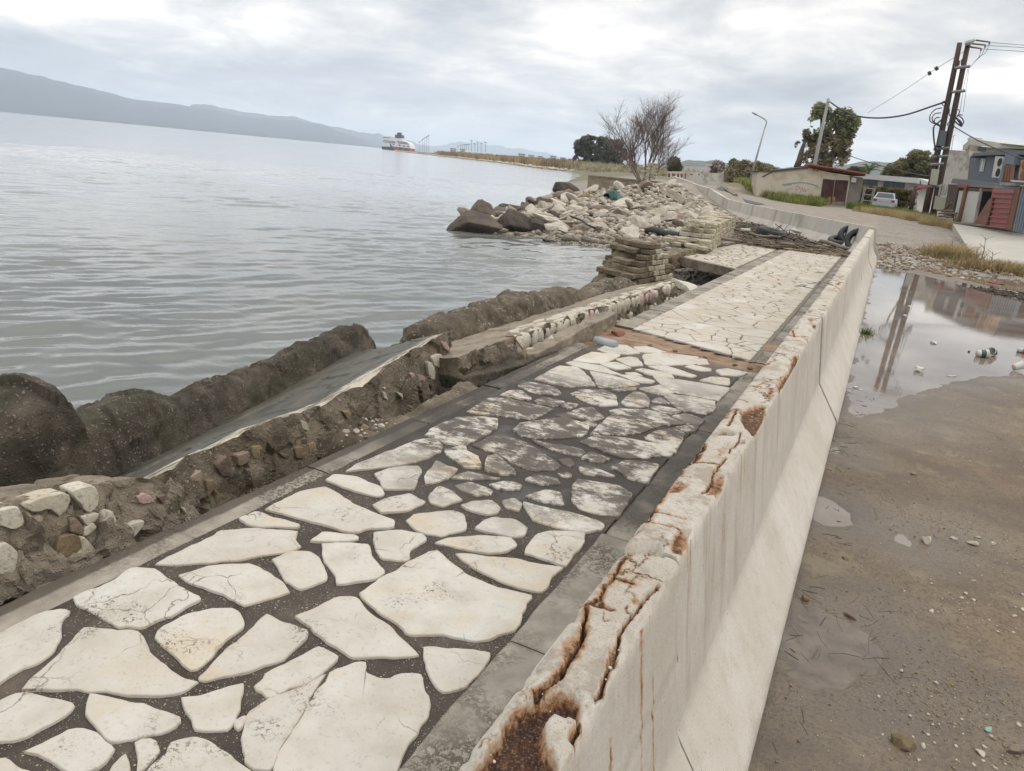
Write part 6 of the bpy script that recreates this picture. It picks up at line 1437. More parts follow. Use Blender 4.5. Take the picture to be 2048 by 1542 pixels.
def leaf_cloud(ells, n, size, seed, thresh=-.15, freq=.8, surf=.55, squash=.7):
    r = np.random.RandomState(seed); E = [(np.asarray(c, float), np.asarray(a, float)) for c, a in ells]
    w = np.array([a.prod() ** .67 for c, a in E]); P = []
    while len(P) < n:
        k = r.choice(len(E), n, p=w / w.sum()); d = r.normal(size=(n, 3)); d /= np.linalg.norm(d, axis=1, keepdims=True)
        rad_ = surf + (1.05 - surf) * r.rand(n) ** .6; q = np.array([E[i][0] for i in k]) + d * rad_[:, None] * np.array([E[i][1] for i in k])
        keep = fbm(q * freq, seed, 4) + .4 * fbm(q * freq * 4, seed + 1, 2) > thresh; P += list(q[keep])
    P = np.array(P[:n]); a = r.normal(size=(n, 3)); a[:, 2] *= squash; a /= np.linalg.norm(a, axis=1, keepdims=True)
    b = np.cross(a, r.normal(size=(n, 3))); b /= np.linalg.norm(b, axis=1, keepdims=True); s = (size * (.5 + r.rand(n)))[:, None]
    V = np.stack([P - a * s, P + b * s * .45, P + a * s, P - b * s * .45], 1).reshape(-1, 3)
    return V, np.arange(4 * n).reshape(-1, 4)
def leaves(name, root, ells, n, size, mat, seed, **k):
    V, F = leaf_cloud(ells, n, size, seed, **k); return world_part(name, make_mesh(name, V, F, mat), root)
hedge = thing('hedge', 'dense brown green clipped hedge in front of the white building', 'hedge', (*fb.P, .6))
he = []
for px in range(212, 1000, 45):
    if 425 < px < 480: continue
    u, z1 = fb.uz(*S8([(px, 395 + (px - 200) * .10)])[0], 4.5); u2, z0 = fb.uz(*S8([(px, 800)])[0], 4.5)
    for t in (.1, .35, .6, .85): he.append((fb.at(u, z0 + (z1 - z0) * t, 4.3), (.42, .5, (z1 - z0) * .16)))
leaves('foliage', hedge, he, 9000, .11, 'hedge_leaf', 5, thresh=-.3, freq=2)
# metal rack
fr = Facade(at_d(1718, 418, 60), at_d(1752, 424, 60))
rack = thing('metal_rack', 'pale steel scaffold frame standing beside the shed', 'scaffold', (*fr.P, .7))
for a, b in (((225, 440), (155, 750)), ((395, 455), (325, 780)), ((370, 450), (310, 760)), ((248, 440), (180, 740))):
    part(rack, 'post', ['galvanised'], lambda m: m.tube([fr.at(*fr.uz(*S8([a])[0])), fr.at(*fr.uz(*S8([b])[0]))], .035, 6))
for y in (440, 540, 630, 735):
    sh = -(y - 440) * .22; part(rack, 'rung', ['galvanised'], lambda m: m.tube([fr.at(*fr.uz(*S8([(225 + sh, y)])[0])), fr.at(*fr.uz(*S8([(395 + sh, y + 18)])[0]))], .03, 6))
# silver car seen from behind
def car(root):
    def sect(y, w, z0, z1): return [(-w * .96, y, z0), (-w, y, (z0 + z1) / 2), (-w * .94, y, z1), (w * .94, y, z1), (w, y, (z0 + z1) / 2), (w * .96, y, z0)]
    V = [p for s in [(0, .80, .35, .95), (.12, .86, .28, 1.0), (.8, .88, .25, 1.0), (3.0, .88, .25, .98), (3.8, .84, .28, .85), (4.05, .72, .35, .7)] for p in sect(*s)]
    F = [tuple(f) for f in grid_faces(6, 6, True)] + [tuple(range(6)), tuple(range(35, 29, -1))]
    o = link('body', make_mesh('body', V, F, 'car_paint'), root)
    V = [(-.80, .06, .95), (.80, .06, .95), (.62, .42, 1.42), (-.62, .42, 1.42), (-.84, 3.1, .97), (.84, 3.1, .97), (.60, 2.1, 1.44), (-.60, 2.1, 1.44)]
    link('cabin', make_mesh('cabin', V, [(0, 1, 2, 3), (1, 5, 6, 2), (5, 4, 7, 6), (4, 0, 3, 7), (3, 2, 6, 7), (0, 4, 5, 1)], 'car_paint'), root)
    link('rear_window', make_mesh('rear_window', [(-.68, .085, 1.01), (.68, .085, 1.01), (.54, .36, 1.37), (-.54, .36, 1.37)], [(0, 1, 2, 3)], 'car_glass'), root)
    for s in (-1, 1):
        link('side_window', make_mesh('side_window', [(s * .825, .35, 1.02), (s * .835, 2.7, 1.02), (s * .625, 2.0, 1.38), (s * .64, .6, 1.38)], [(0, 1, 2, 3)], 'car_glass'), root)
        MB().box((s * .66, -.012, .80), (.26, .05, .14)).build('tail_light', 'tail_red', root)
        for y in (.75, 3.2):
            w = MB().tube([(s * .70, y, .3), (s * .89, y, .3)], .3, 18).build('wheel', 'rubber', root)
    MB().box((0, -.02, .45), (1.6, .1, .2)).build('bumper', 'car_paint', root); MB().box((0, -.01, .78), (.5, .03, .11)).build('number_plate', 'paper_white', root)
    MB().box((0, 1.2, 1.46), (1.1, .8, .05)).build('roof_bar', 'rubber', root)
cp = at_d(1764, 419, 62); car_o = thing('parked_car', 'silver hatchback parked tail first in front of the hedge', 'car', (cp[0], cp[1], .62), -.05); car(car_o); car_o.scale = (.9, .9, .9)
for ch in car_o.children: fix_normals(ch) if ch.data.polygons[0].loop_total > 0 and len(ch.data.polygons) > 4 else None
tp = at_d(1812, 424, 56); o = loose('tarp_heap', 'dark tarpaulin covered heap beside the wooden post', 'tarp', None, (tp[0], tp[1], .65), (1.0, .7, .75), (0, 0, .2), 'tarp', 61)
b = MB().tube([at_d(1810, 428, 55), at_d(1813, 420, 55), at_d(1818, 414, 55), at_d(1824, 412, 55)], .06, 6).build('bent_pipe', 'galvanised', None, True, label='pale bent pipe arching over the tarpaulin heap', cat='pipe')
b = MB().tube([at_d(1819, 430, 53), at_d(1832, 372, 53)], .13, 7).build('wooden_post', 'pole_wood', None, True, label='short dark wooden post left of the pole pair', cat='post')
# twin utility poles
S9 = lambda p: Z1(p, 1480, 60, .27734)
SA = lambda p: Z1(p, 1780, 60, .13086)
D = 52.0
def P9(x, y, d=D): return at_d(*S9([(x, y)])[0], d)
def PA(x, y, d=D): return at_d(*SA([(x, y)])[0], d)
pole = thing('utility_pole', 'pair of tall brown wooden poles carrying a transformer, boxes and looped cables', 'utility pole', tuple(P9(1385, 1330)))
for nm, a, b in (('pole', (1336, 1328), (1585, 92)), ('pole', (1393, 1338), (1648, 82))):
    A, B = P9(*a), P9(*b); A[2] -= .4
    part(pole, nm, ['pole_wood'], lambda m: m.tube([A + (B - A) * t for t in np.linspace(0, 1, 7)], np.linspace(.19, .13, 7), 12), True)
def bar(nm, mat, a, b, r_, d=D): part(pole, nm, [mat], lambda m: m.tube([P9(*a, d), P9(*b, d)], r_, 6))
for a, b in (((1545, 275), (1660, 262)), ((1525, 448), (1625, 438)), ((1400, 915), (1500, 908)), ((1395, 860), (1510, 850)), ((1360, 1130), (1470, 1125)), ((1370, 970), (1470, 965))): bar('cross_arm', 'steel', a, b, .09, D - .15)
part(pole, 'top_bracket', ['galvanised'], lambda m: m.tube([P9(1622, 98, D - .2), P9(1660, 90, D - .2), P9(1695, 70, D - .2)], [.12, .16, .05], 6))
def pbox(nm, mat, pts, dep, d=D):
    f_ = Facade(at_d(1840, 400, d), at_d(1900, 405, d)); part(pole, nm, [mat], lambda m: f_.px(m, S9(pts), .0, -dep))
pbox('transformer', 'box_grey', [(1443, 722), (1493, 728), (1478, 838), (1424, 832)], .5, D - .5)
pbox('switch_box', 'box_beige', [(1383, 1000), (1440, 1008), (1420, 1122), (1366, 1112)], .35, D - .4)
pbox('meter_box', 'box_beige', [(1408, 1196), (1488, 1208), (1472, 1302), (1392, 1290)], .35, D - .6)
pbox('collar', 'box_beige', [(1498, 665), (1550, 672), (1548, 690), (1490, 684)], .4, D - .1)
for x, y in ((1575, 235), (1598, 225), (1560, 262)): part(pole, 'insulator', ['ceramic'], lambda m: m.tube([P9(x, y + 22), P9(x + 5, y - 14)], .06, 8))
for a, b in (((1450, 1110), (1435, 1195)), ((1475, 1112), (1455, 1195)), ((1500, 1115), (1475, 1195))): part(pole, 'conduit', ['galvanised'], lambda m: m.tube([P9(*a, D - .5), P9(*b, D - .5)], .06, 6))
def spline(pts, n=24):
    P = np.asarray(pts, float); P = np.vstack([2 * P[0] - P[1], P, 2 * P[-1] - P[-2]]); out = []
    for i in range(1, len(P) - 2):
        for t in np.linspace(0, 1, max(2, n // (len(P) - 3)), endpoint=False):
            a, b, c, d = P[i - 1], P[i], P[i + 1], P[i + 2]; out.append(.5 * (2 * b + (c - a) * t + (2 * a - 5 * b + 4 * c - d) * t * t + (3 * b - 3 * c + d - a) * t ** 3))
    return out + [P[-2]]
def loop(pts, r_=.03, d=D - .3): part(pole, 'cable_loop', ['cable'], lambda m: m.tube(spline([PA(*p, d) for p in pts]), r_, 5))
loop([(800, 1190), (700, 1210), (620, 1290), (610, 1380), (660, 1425), (740, 1440), (780, 1500)]); loop([(780, 1265), (690, 1280), (645, 1340), (660, 1400), (730, 1440), (770, 1490)]); loop([(760, 1335), (700, 1345), (675, 1400), (720, 1450), (790, 1480)])
loop([(1110, 1300), (1050, 1300), (1000, 1360), (960, 1400)]); loop([(1040, 1300), (1110, 1360), (1120, 1430), (1060, 1450), (1000, 1400)]); loop([(1000, 1340), (1080, 1400), (1100, 1470), (1040, 1440), (990, 1390)], .04); loop([(1020, 1350), (1060, 1410), (1090, 1460)], .05)
loop([(790, 1370), (720, 1430), (670, 1480), (665, 1600), (690, 1800), (740, 1960)], .045); loop([(910, 1200), (905, 1290), (940, 1340), (900, 1420)], .03); loop([(960, 1200), (1060, 1230), (1020, 1330)], .02)
loop([(870, 1090), (820, 1090), (790, 1120), (830, 1170), (860, 1190)], .025)
SA_ = lambda x, y, d=D: PA(x, y, d)
for pts in ([(1310, 155), (1530, 185)], [(1250, 208), (1470, 232)], [(1220, 258), (1400, 285)]): part(pole, 'insulator', ['ceramic'], lambda m: m.tube([PA(*p) for p in pts], [.05, .04], 6))
for pts in ([(1525, 185), (1515, 220)], [(1460, 232), (1450, 270)], [(1395, 285), (1388, 320)]): part(pole, 'clamp', ['steel'], lambda m: m.tube([PA(*p) for p in pts], .05, 6))
for pts in ([(1515, 220), (1460, 345), (1360, 415), (1230, 560)], [(1450, 270), (1400, 380), (1290, 490)], [(1388, 320), (1360, 415)]): part(pole, 'jumper', ['cable'], lambda m: m.tube(spline([PA(*p) for p in pts], 12), .012, 4))
for pts in ([(1205, 590), (1180, 800), (1120, 1250)], [(1190, 590), (1140, 800), (1060, 1300)]): part(pole, 'jumper', ['cable'], lambda m: m.tube([PA(*p) for p in pts], .01, 4))
def wire(lab, pts, r_=.03, name='overhead_cable'):
    b = MB().tube(spline([at_d(*p) for p in pts], 28), r_, 5); return b.build(name, 'cable', None, True, label=lab, cat='cable')
wire('thick black cable sagging between the concrete pole and the wooden pole pair', [(1659, 203, 66), (1680, 217, 64.5), (1715, 232, 62), (1760, 236, 59), (1810, 230, 56), (1860, 214, 53.5), (1890, 204, D - .2)], .055)
wire('topmost of the three thin wires leaving the pole head', [(1982, 85, D), (2060, 91, D - 2), (2200, 98, D - 8)], .012); wire('middle of the three thin wires leaving the pole head', [(1974, 91, D), (2060, 96, D - 2), (2200, 106, D - 8)], .012); wire('lowest of the three thin wires leaving the pole head', [(1965, 98, D), (2060, 104, D - 2), (2200, 116, D - 8)], .012)
wire('thin stay wire slanting down left from the pole head', [(1932, 101, D), (1873, 137, 57), (1800, 186, 66), (1735, 226, 75)], .014)
for i, (a, b) in enumerate((((1856, 148), (1862, 145)), ((1870, 139), (1876, 135)))): MB().tube([at_d(*a, 58), at_d(*b, 58)], .13, 8).build('stay_insulator', 'cable', None, label=['lower black insulator on the stay wire', 'upper black insulator on the stay wire'][i], cat='insulator', group='insulators on the stay wire')
wire('cable running down right from the poles over the grey building', [(1906, 252, D), (1940, 272, 48), (1980, 292, 44), (2048, 318, 40), (2120, 340, 36)], .03)
wire('thin dark cable crossing the hill behind the shed', [(1700, 312, 70), (1740, 325, 64), (1776, 335, 60), (1840, 350, 54), (1860, 352, D)], .028)
rd = P9(1320, 1135); loose('red_canoe_end', 'dark red rounded object hanging beside the wooden poles', 'canopy', None, tuple(at_d(1845, 375, D - 1)), (.55, .3, .22), (0, -.25, 0), 'red_paint', 77)

# grey upper building, old white houses, garage front
S10 = lambda p: Z1(p, 1820, 240, .19454)
fg = Facade(at_d(1900, 440, 44.5), at_d(2060, 470, 36))
old = thing('old_white_house', 'old white rendered house with flaking paint behind the grey building', 'building', (*fg.P, .6))
fo = Facade(at_d(1885, 420, 56), at_d(1950, 430, 54))
part(old, 'wall', ['peeling_wall'], lambda m: fo.px(m, S10([(400, 308), (612, 318), (600, 700), (330, 700)]), 0, -6))
cream = thing('cream_house', 'cream upper storey with a pale sheet metal roof at top right', 'building', (*fg.P, .6))
fc = Facade(at_d(1930, 430, 60), at_d(2060, 450, 55))
part(cream, 'wall', ['cream_wall'], lambda m: fc.px(m, S10([(575, 260), (1400, 330), (1400, 700), (560, 700)]), 0, -7))
part(cream, 'roof', ['roof_sheet'], lambda m: fc.px(m, S10([(590, 185), (930, 235), (1400, 285), (1400, 312), (800, 275), (600, 252)]), .6, -7.5))
part(cream, 'window', ['window_glass'], lambda m: fc.px(m, S10([(700, 275), (778, 285), (770, 325), (690, 318)]), .02, -.1)); part(cream, 'window', ['window_glass'], lambda m: fc.px(m, S10([(900, 292), (950, 297), (950, 312), (895, 308)]), .02, -.1))
part(cream, 'chimney', ['cream_wall'], lambda m: fc.px(m, S10([(545, 262), (600, 215), (606, 175), (615, 175), (610, 240), (590, 300), (540, 310)]), .1, -.8))
part(cream, 'roof_ridge', ['grey_wall'], lambda m: fc.px(m, S10([(925, 240), (1400, 285), (1400, 292), (925, 250)]), .75, .5))
an = MB().tube([at_d(1903, 300, 58), at_d(1907, 272, 58)], .02, 4); an.tube([at_d(1905, 273, 58), at_d(1911, 270, 58)], .02, 4); an.build('antenna', 'galvanised', None, label='thin aerial on the roofs right of the poles', cat='antenna')
gb = thing('grey_building', 'dark grey flat roofed upper storey with a narrow white window and an air conditioner', 'building', (*fg.P, .6))
f2_ = Facade(at_d(1938, 440, 47), at_d(2060, 462, 41))
part(gb, 'wall', ['grey_wall'], lambda m: f2_.px(m, S10([(640, 375), (1000, 345), (1400, 385), (1400, 760), (600, 690)]), 0, -7))
part(gb, 'side_wall', ['grey_wall'], lambda m: f2_.px(m, S10([(615, 385), (655, 372), (640, 640), (590, 620)]), -.4, -6))
part(gb, 'roof', ['grey_wall'], lambda m: f2_.px(m, S10([(618, 375), (660, 335), (1085, 315), (1400, 345), (1400, 375), (1080, 350), (660, 368), (620, 385)]), .35, -7.2))
w = part(gb, 'window', ['window_glass'], lambda m: f2_.px(m, S10([(728, 378), (778, 375), (752, 532), (705, 530)]), .015, -.2))
part(w, 'window_frame', ['white_frame'], lambda m: f2_.px(m, S10([(742, 400), (758, 398), (735, 528), (715, 528)]), .04, .016)); part(w, 'window_frame', ['white_frame'], lambda m: f2_.px(m, S10([(765, 398), (775, 397), (750, 530), (741, 530)]), .04, .016))
part(gb, 'pilaster', ['slate_blue'], lambda m: f2_.px(m, S10([(980, 345), (1082, 350), (1062, 460), (965, 450)]), .5, -.1)); part(gb, 'pilaster', ['slate_blue'], lambda m: f2_.px(m, S10([(955, 440), (985, 445), (920, 690), (893, 690)]), .5, -.1))
part(gb, 'floor_slab', ['grey_wall', 'orange_trim'], lambda m: (f2_.px(m, S10([(440, 600), (870, 650), (870, 690), (420, 650)]), 1.2, -6), f2_.px(m, S10([(520, 655), (870, 683), (870, 697), (520, 668)]), 1.4, 1.0, 1)))
ac = thing('air_conditioner', 'white twin fan air conditioner on the wall of the grey building', 'air conditioner', f2_.at(*f2_.uz(*S10([(900, 590)])[0])))
part(ac, 'casing', ['ac_white'], lambda m: f2_.px(m, S10([(878, 372), (958, 378), (925, 600), (838, 588)]), .45, .02))
for x, y in ((925, 432), (905, 540)):
    c = np.array(f2_.at(*f2_.uz(*S10([(x, y)])[0], .46), .46)); n3 = np.array([*f2_.n, 0])
    part(ac, 'fan_grille', ['dark_inside'], lambda m: m.tube([c, c + n3 * .03], .19, 20))
ac2 = thing('air_conditioner', 'rust eaten air conditioner at the right edge of the frame', 'air conditioner', f2_.at(*f2_.uz(*S10([(1160, 600)])[0])))
f3_ = Facade(at_d(2010, 450, 40), at_d(2080, 465, 37.5))
part(ac2, 'casing', ['ac_rusty'], lambda m: f3_.px(m, S10([(1140, 410), (1260, 405), (1230, 625), (1108, 610)]), .4, 0))
for x, y in ((1185, 455), (1165, 570)):
    c = np.array(f3_.at(*f3_.uz(*S10([(x, y)])[0], .41), .41)); n3 = np.array([*f3_.n, 0]); part(ac2, 'fan_grille', ['rusty'], lambda m: m.tube([c, c + n3 * .03], .2, 18))
for i, x in enumerate((965, 990, 1018, 1040)):
    f3_ and part(gb, 'vertical_beam', ['rusty'], lambda m: f3_.px(m, S10([(x, 465 - i * 3), (x + 13, 466 - i * 3), (x - 10, 632), (x - 24, 630)]), .2, .08))
part(gb, 'balcony_edge', ['ac_white'], lambda m: f3_.px(m, S10([(1040, 615), (1300, 635), (1300, 652), (1030, 632)]), .8, -.5)); part(gb, 'parapet', ['gate_grey'], lambda m: f3_.px(m, S10([(925, 640), (1300, 655), (1300, 680), (925, 672)]), .6, -2))
gar = thing('garage_front', 'shabby lean-to garage front with a pale door, a dark opening and plank wall', 'garage', (*fg.P, .6))
part(gar, 'plank_wall', ['plank_wood'], lambda m: fg.px(m, S10([(395, 660), (505, 665), (440, 1010), (355, 960)]), -.3, -.5))
for i in range(6): part(gar, 'plank', ['plank_wood'], lambda m: fg.px(m, S10([(398 + i * 18, 662), (412 + i * 18, 663), (352 + i * 15, 985), (340 + i * 15, 980)]), -.25 + (i % 2) * .02, -.3))
part(gar, 'opening', ['dark_inside'], lambda m: fg.px(m, S10([(500, 680), (870, 700), (790, 1080), (440, 1040)]), -1.4, -1.6)); part(gar, 'roof', ['red_paint', 'grey_wall'], lambda m: (fg.px(m, S10([(490, 655), (590, 665), (580, 700), (490, 690)]), .1, -3), fg.px(m, S10([(560, 660), (880, 690), (880, 705), (560, 682)]), .05, -4, 1)))  # opening is a near-black sheet painted as the unlit garage inside
part(gar, 'door', ['white_door'], lambda m: fg.px(m, S10([(572, 728), (722, 738), (648, 1058), (495, 1048)]), -.05, -.12)); part(gar, 'side_panel', ['white_door'], lambda m: fg.px(m, S10([(508, 728), (553, 728), (478, 1030), (450, 1010)]), -.05, -.12))
part(gar, 'post', ['rusty'], lambda m: fg.px(m, S10([(556, 690), (580, 692), (500, 1045), (480, 1042)]), .06, -.05)); part(gar, 'door_frame', ['gate_grey'], lambda m: fg.px(m, S10([(720, 700), (732, 700), (660, 1055), (648, 1055)]), .04, -.06))
part(gar, 'lintel', ['rusty'], lambda m: fg.px(m, S10([(570, 695), (880, 712), (876, 735), (566, 722)]), -.02, -.1))
part(gar, 'bent_sheet', ['rusty'], lambda m: fg.px(m, S10([(845, 790), (800, 830), (690, 1010), (660, 1060), (780, 1090), (830, 900)]), .35, .3))
gate = thing('corrugated_gate', 'faded red corrugated metal gate with horizontal ribs on a rusty frame', 'gate', fg.at(*fg.uz(*S10([(900, 1100)])[0])))
part(gate, 'sheet', ['red_sheet'], lambda m: fg.px(m, S10([(850, 705), (1070, 718), (980, 1120), (792, 1085)]), .25, .2))
for i in range(8):
    y = 735 + i * 50; x0 = 846 - (y - 705) * .155; x1 = 1066 - (y - 705) * .225
    part(gate, 'rib', ['red_sheet'], lambda m: fg.px(m, S10([(x0, y), (x1, y + 12 + i), (x1, y + 22 + i), (x0, y + 10)]), .32, .25))
for pts in ([(1068, 735), (1082, 738), (990, 1125), (975, 1122)], [(1110, 690), (1130, 690), (1035, 1135), (1010, 1132)], [(1080, 700), (1112, 702), (1015, 1130), (985, 1125)]): part(gate, 'frame', ['rusty'], lambda m: fg.px(m, S10(pts), .30, .12))
bl = thing('corrugated_fence', 'blue grey corrugated metal sheet fence at the right edge', 'fence', fg.at(*fg.uz(*S10([(1120, 1130)])[0])))
for i in range(22): part(bl, 'corrugated_sheet', ['slate_blue'], lambda m: fg.px(m, S10([(1140 + i * 13, 690 + i * 1.5), (1150 + i * 13, 691 + i * 1.5), (1050 + i * 13, 1145 + i * 3), (1040 + i * 13, 1142 + i * 3)]), .28 if i % 2 else .22, .15))
part(bl, 'rail', ['gate_grey'], lambda m: fg.px(m, S10([(1130, 680), (1420, 715), (1420, 700), (1130, 668)]), .3, .1))
for i, (a, b) in enumerate([((280, 930), (450, 935)), ((300, 960), (480, 960)), ((330, 940), (430, 850)), ((470, 960), (465, 1040)), ((300, 985), (430, 1000)), ((350, 940), (380, 1000))]):
    MB().tube([fg.at(*fg.uz(*S10([a])[0], .5), .5), fg.at(*fg.uz(*S10([b])[0], .5), .5)], .05, 5).build('scrap_timber', 'driftwood', None, label=['upper rail of the scrap heap by the meter box', 'second rail of the scrap heap by the meter box', 'slanting batten of the scrap heap', 'short upright of the scrap heap beside the garage post', 'lowest rail of the scrap heap', 'cross piece in the middle of the scrap heap'][i], cat='timber', group='scrap timber by the garage')
# concrete apron in front of the garage
ap = [at_d(1905, 447, 42), at_d(1942, 488, 30), at_d(1990, 505, 26), at_d(2070, 512, 25), at_d(2140, 520, 24), at_d(2200, 480, 36), at_d(2048, 468, 38)]
V = [(p[0], p[1], (max(gz(p[0], p[1]) + .05, p[2]) if math.hypot(p[0], p[1]) > 33 else gz(p[0], p[1]) + .07)) for p in ap]
MBx = MB(); MBx.raw(V + [(x, y, z - 1.0) for x, y, z in V], [tuple(range(7))[::-1], ] + [(i, (i + 1) % 7, 7 + (i + 1) % 7, 7 + i) for i in range(7)])
o = MBx.build('concrete_apron', 'apron', None); fix_normals(o); props(o, kind='structure')
# concrete pole and street lamp
A, B = at_d(1628, 335, 66), at_d(1657, 197, 66)
cpole = MB().tube([A - np.array([0, 0, 2.5]), A, B], [.17, .15, .10], 8); cpole.tube([at_d(1655, 204, 65.8), at_d(1661, 205, 65.6)], .05, 5); cpole.build('concrete_pole', 'concrete_pole', None, True, label='grey concrete pole rising behind the shed through the eucalyptus', cat='pole')
lamp = thing('street_lamp', 'slender leaning street lamp with a bent arm, bare of foliage', 'street lamp', tuple(at_d(1498, 368, 80)))
part(lamp, 'post', ['galvanised'], lambda m: m.tube([at_d(1497, 372, 80), at_d(1516, 304, 80), at_d(1530, 255, 80)], [.12, .09, .07], 8), True)
part(lamp, 'arm', ['galvanised'], lambda m: m.tube(spline([at_d(1530, 255, 80), at_d(1533, 246, 80), at_d(1531, 240, 80), at_d(1522, 234, 80), at_d(1510, 228, 80)], 16), .06, 8), True)
part(lamp, 'lamp_head', ['steel'], lambda m: m.tube([at_d(1513, 229.5, 80), at_d(1504, 225, 80)], [.09, .05], 8))
# graffitied concrete block at the end of the road, old sea road
fblk = Facade(at_d(1332, 372, 53.5), at_d(1449, 374, 53.5))
blk = thing('concrete_block_wall', 'whitewashed concrete block with rusty stains and white sprayed rings across the road end', 'wall', (*fblk.P, 1.0))
S5 = lambda p: Z1(p, 1160, 180, .16865)
part(blk, 'wall', ['peeling_wall'], lambda m: fblk.px(m, S5([(1030, 965), (1200, 965), (1705, 990), (1690, 1140), (1440, 1125), (1030, 1120)]), 0, -1.2))
part(blk, 'stain', ['rusty'], lambda m: [fblk.px(m, S5([(x, 968 + x * 0.02), (x + w, 968 + x * .02), (x + w - 4, 968 + h + x * .02), (x + 4, 968 + h * .8 + x * .02)]), .01, -.01) for x, w, h in ((1040, 30, 50), (1090, 40, 40), (1150, 25, 70), (1190, 30, 45), (1240, 16, 60), (1300, 40, 14), (1400, 20, 20))])
for x, y, r_ in ((1440, 1030, 30), (1515, 1048, 16), (1610, 1048, 18), (1640, 1090, 12)):
    part(blk, 'sprayed_ring', ['white_frame'], lambda m: [fblk.px(m, S5([(x + math.cos(a) * r_ * q, y + math.sin(a) * r_ * q) for a, q in ((t, 1), (t + .5, 1), (t + .5, .55), (t, .55))]), .012, -.01) for t in np.arange(0, 6.2, .5)])
road = [on_ground(a, b) for a, b in [(1432, 378), (1446, 372), (1470, 388), (1490, 400), (1530, 410), (1500, 412)]]
MB().raw([(p[0], p[1], gz(p[0], p[1]) + .03) for p in road], [tuple(range(6))]).build('road', 'asphalt', None, kind='structure')
kp = [on_ground(a, b) for a, b in [(1446, 372), (1450, 378), (1460, 386), (1472, 393)]]
MB().tube([(p[0], p[1], p[2] + .08) for p in kp], .12, 4).build('road_kerb', 'grey_concrete', None, label='pale kerb along the strip of asphalt beyond the barriers', cat='kerb')
# ------------------------------------------------------------------ hills, promontory, ship
def ridge(name, pts, depth, mat, seed, jag, label=None, n=160):
    """a hill range: crest traced as (px, py, distance), falling away on both sides"""
    C = resample(np.array([at_d(*p) for p in pts]), n); C[:, 2] += jag * fbm(p3(np.linspace(0, 22, n), np.zeros(n)), seed, 5)
    rows = []; rad_ = C[:, :2] / np.linalg.norm(C[:, :2], axis=1, keepdims=True)
    for f, zf in ((-1.0, 0.0), (-.8, .10), (-.6, .27), (-.42, .48), (-.26, .68), (-.12, .86), (0, 1.0), (.3, .7), (1, 0)):
        off = f * depth; z = np.maximum(C[:, 2], 2) * zf; q = C[:, :2] + rad_ * off
        wob = fbm(p3(q[:, 0] * 4 / depth, q[:, 1] * 4 / depth), seed + 3, 5); rows.append(np.c_[q + rad_ * (wob * depth * .12 * (f < 0))[:, None], z * (1 + .22 * wob * (0 < zf < 1)) + (ZW - 3) * (zf == 0)])
    V = np.stack(rows, 1).reshape(-1, 3)
    return link(name, make_mesh(name, V, grid_faces(n, 9), mat, True), kind='structure')
ridge('hills', [(-900, 60, 7800), (-500, 92, 7600), (-250, 108, 7400), (-60, 122, 7300), (40, 140, 7300), (95, 158, 7400), (150, 172, 7400), (220, 185, 7500), (280, 200, 7600), (340, 205, 7600), (400, 218, 7700), (470, 228, 7800), (550, 236, 7900), (600, 243, 8000), (650, 252, 8000), (700, 268, 8200), (750, 288, 8300), (780, 299, 8300)], 2600, 'hill', 3, 26)
ridge('hills', [(360, 222, 9800), (385, 209, 9800), (410, 206, 9800), (450, 216, 9900), (520, 230, 10000), (580, 233, 10000), (640, 250, 10200), (720, 262, 10600), (800, 278, 11000), (860, 294, 11000)], 2400, 'hill', 5, 30)
ridge('hills', [(800, 297, 14000), (850, 293, 14000), (930, 284, 14000), (990, 290, 14000), (1060, 302, 14000), (1120, 312, 14000), (1200, 318, 14000), (1290, 336, 14000)], 2500, 'hill', 7, 40)
ridge('hills', [(1300, 338, 2300), (1345, 322, 2300), (1380, 318, 2300), (1410, 325, 2300), (1428, 321, 2300), (1470, 326, 2400), (1540, 332, 2500), (1600, 334, 2600), (1660, 330, 2700), (1700, 326, 2700), (1750, 322, 2600), (1790, 326, 2600), (1900, 334, 2600), (2100, 352, 2600), (2600, 380, 2600)], 700, 'hill_near', 9, 10)
# long low breakwater far out
a, b = at_d(152, 235, 3600), at_d(532, 271.5, 3600)
mb = MB(); pts = [a + (b - a) * t for t in np.linspace(0, 1, 24)]
for p, q in zip(pts[:-1], pts[1:]):
    c = (p + q) / 2; h = 3.5 + 1.5 * math.sin(c[0]); mb.box((c[0], c[1], ZW + h / 2), (np.linalg.norm(q - p) * 1.02, 22, h), (0, 0, math.atan2(q[1] - p[1], q[0] - p[0])), taper=.8)
mb.build('breakwater', 'breakwater', None, label='thin dark breakwater line far out on the water below the hills', cat='breakwater')
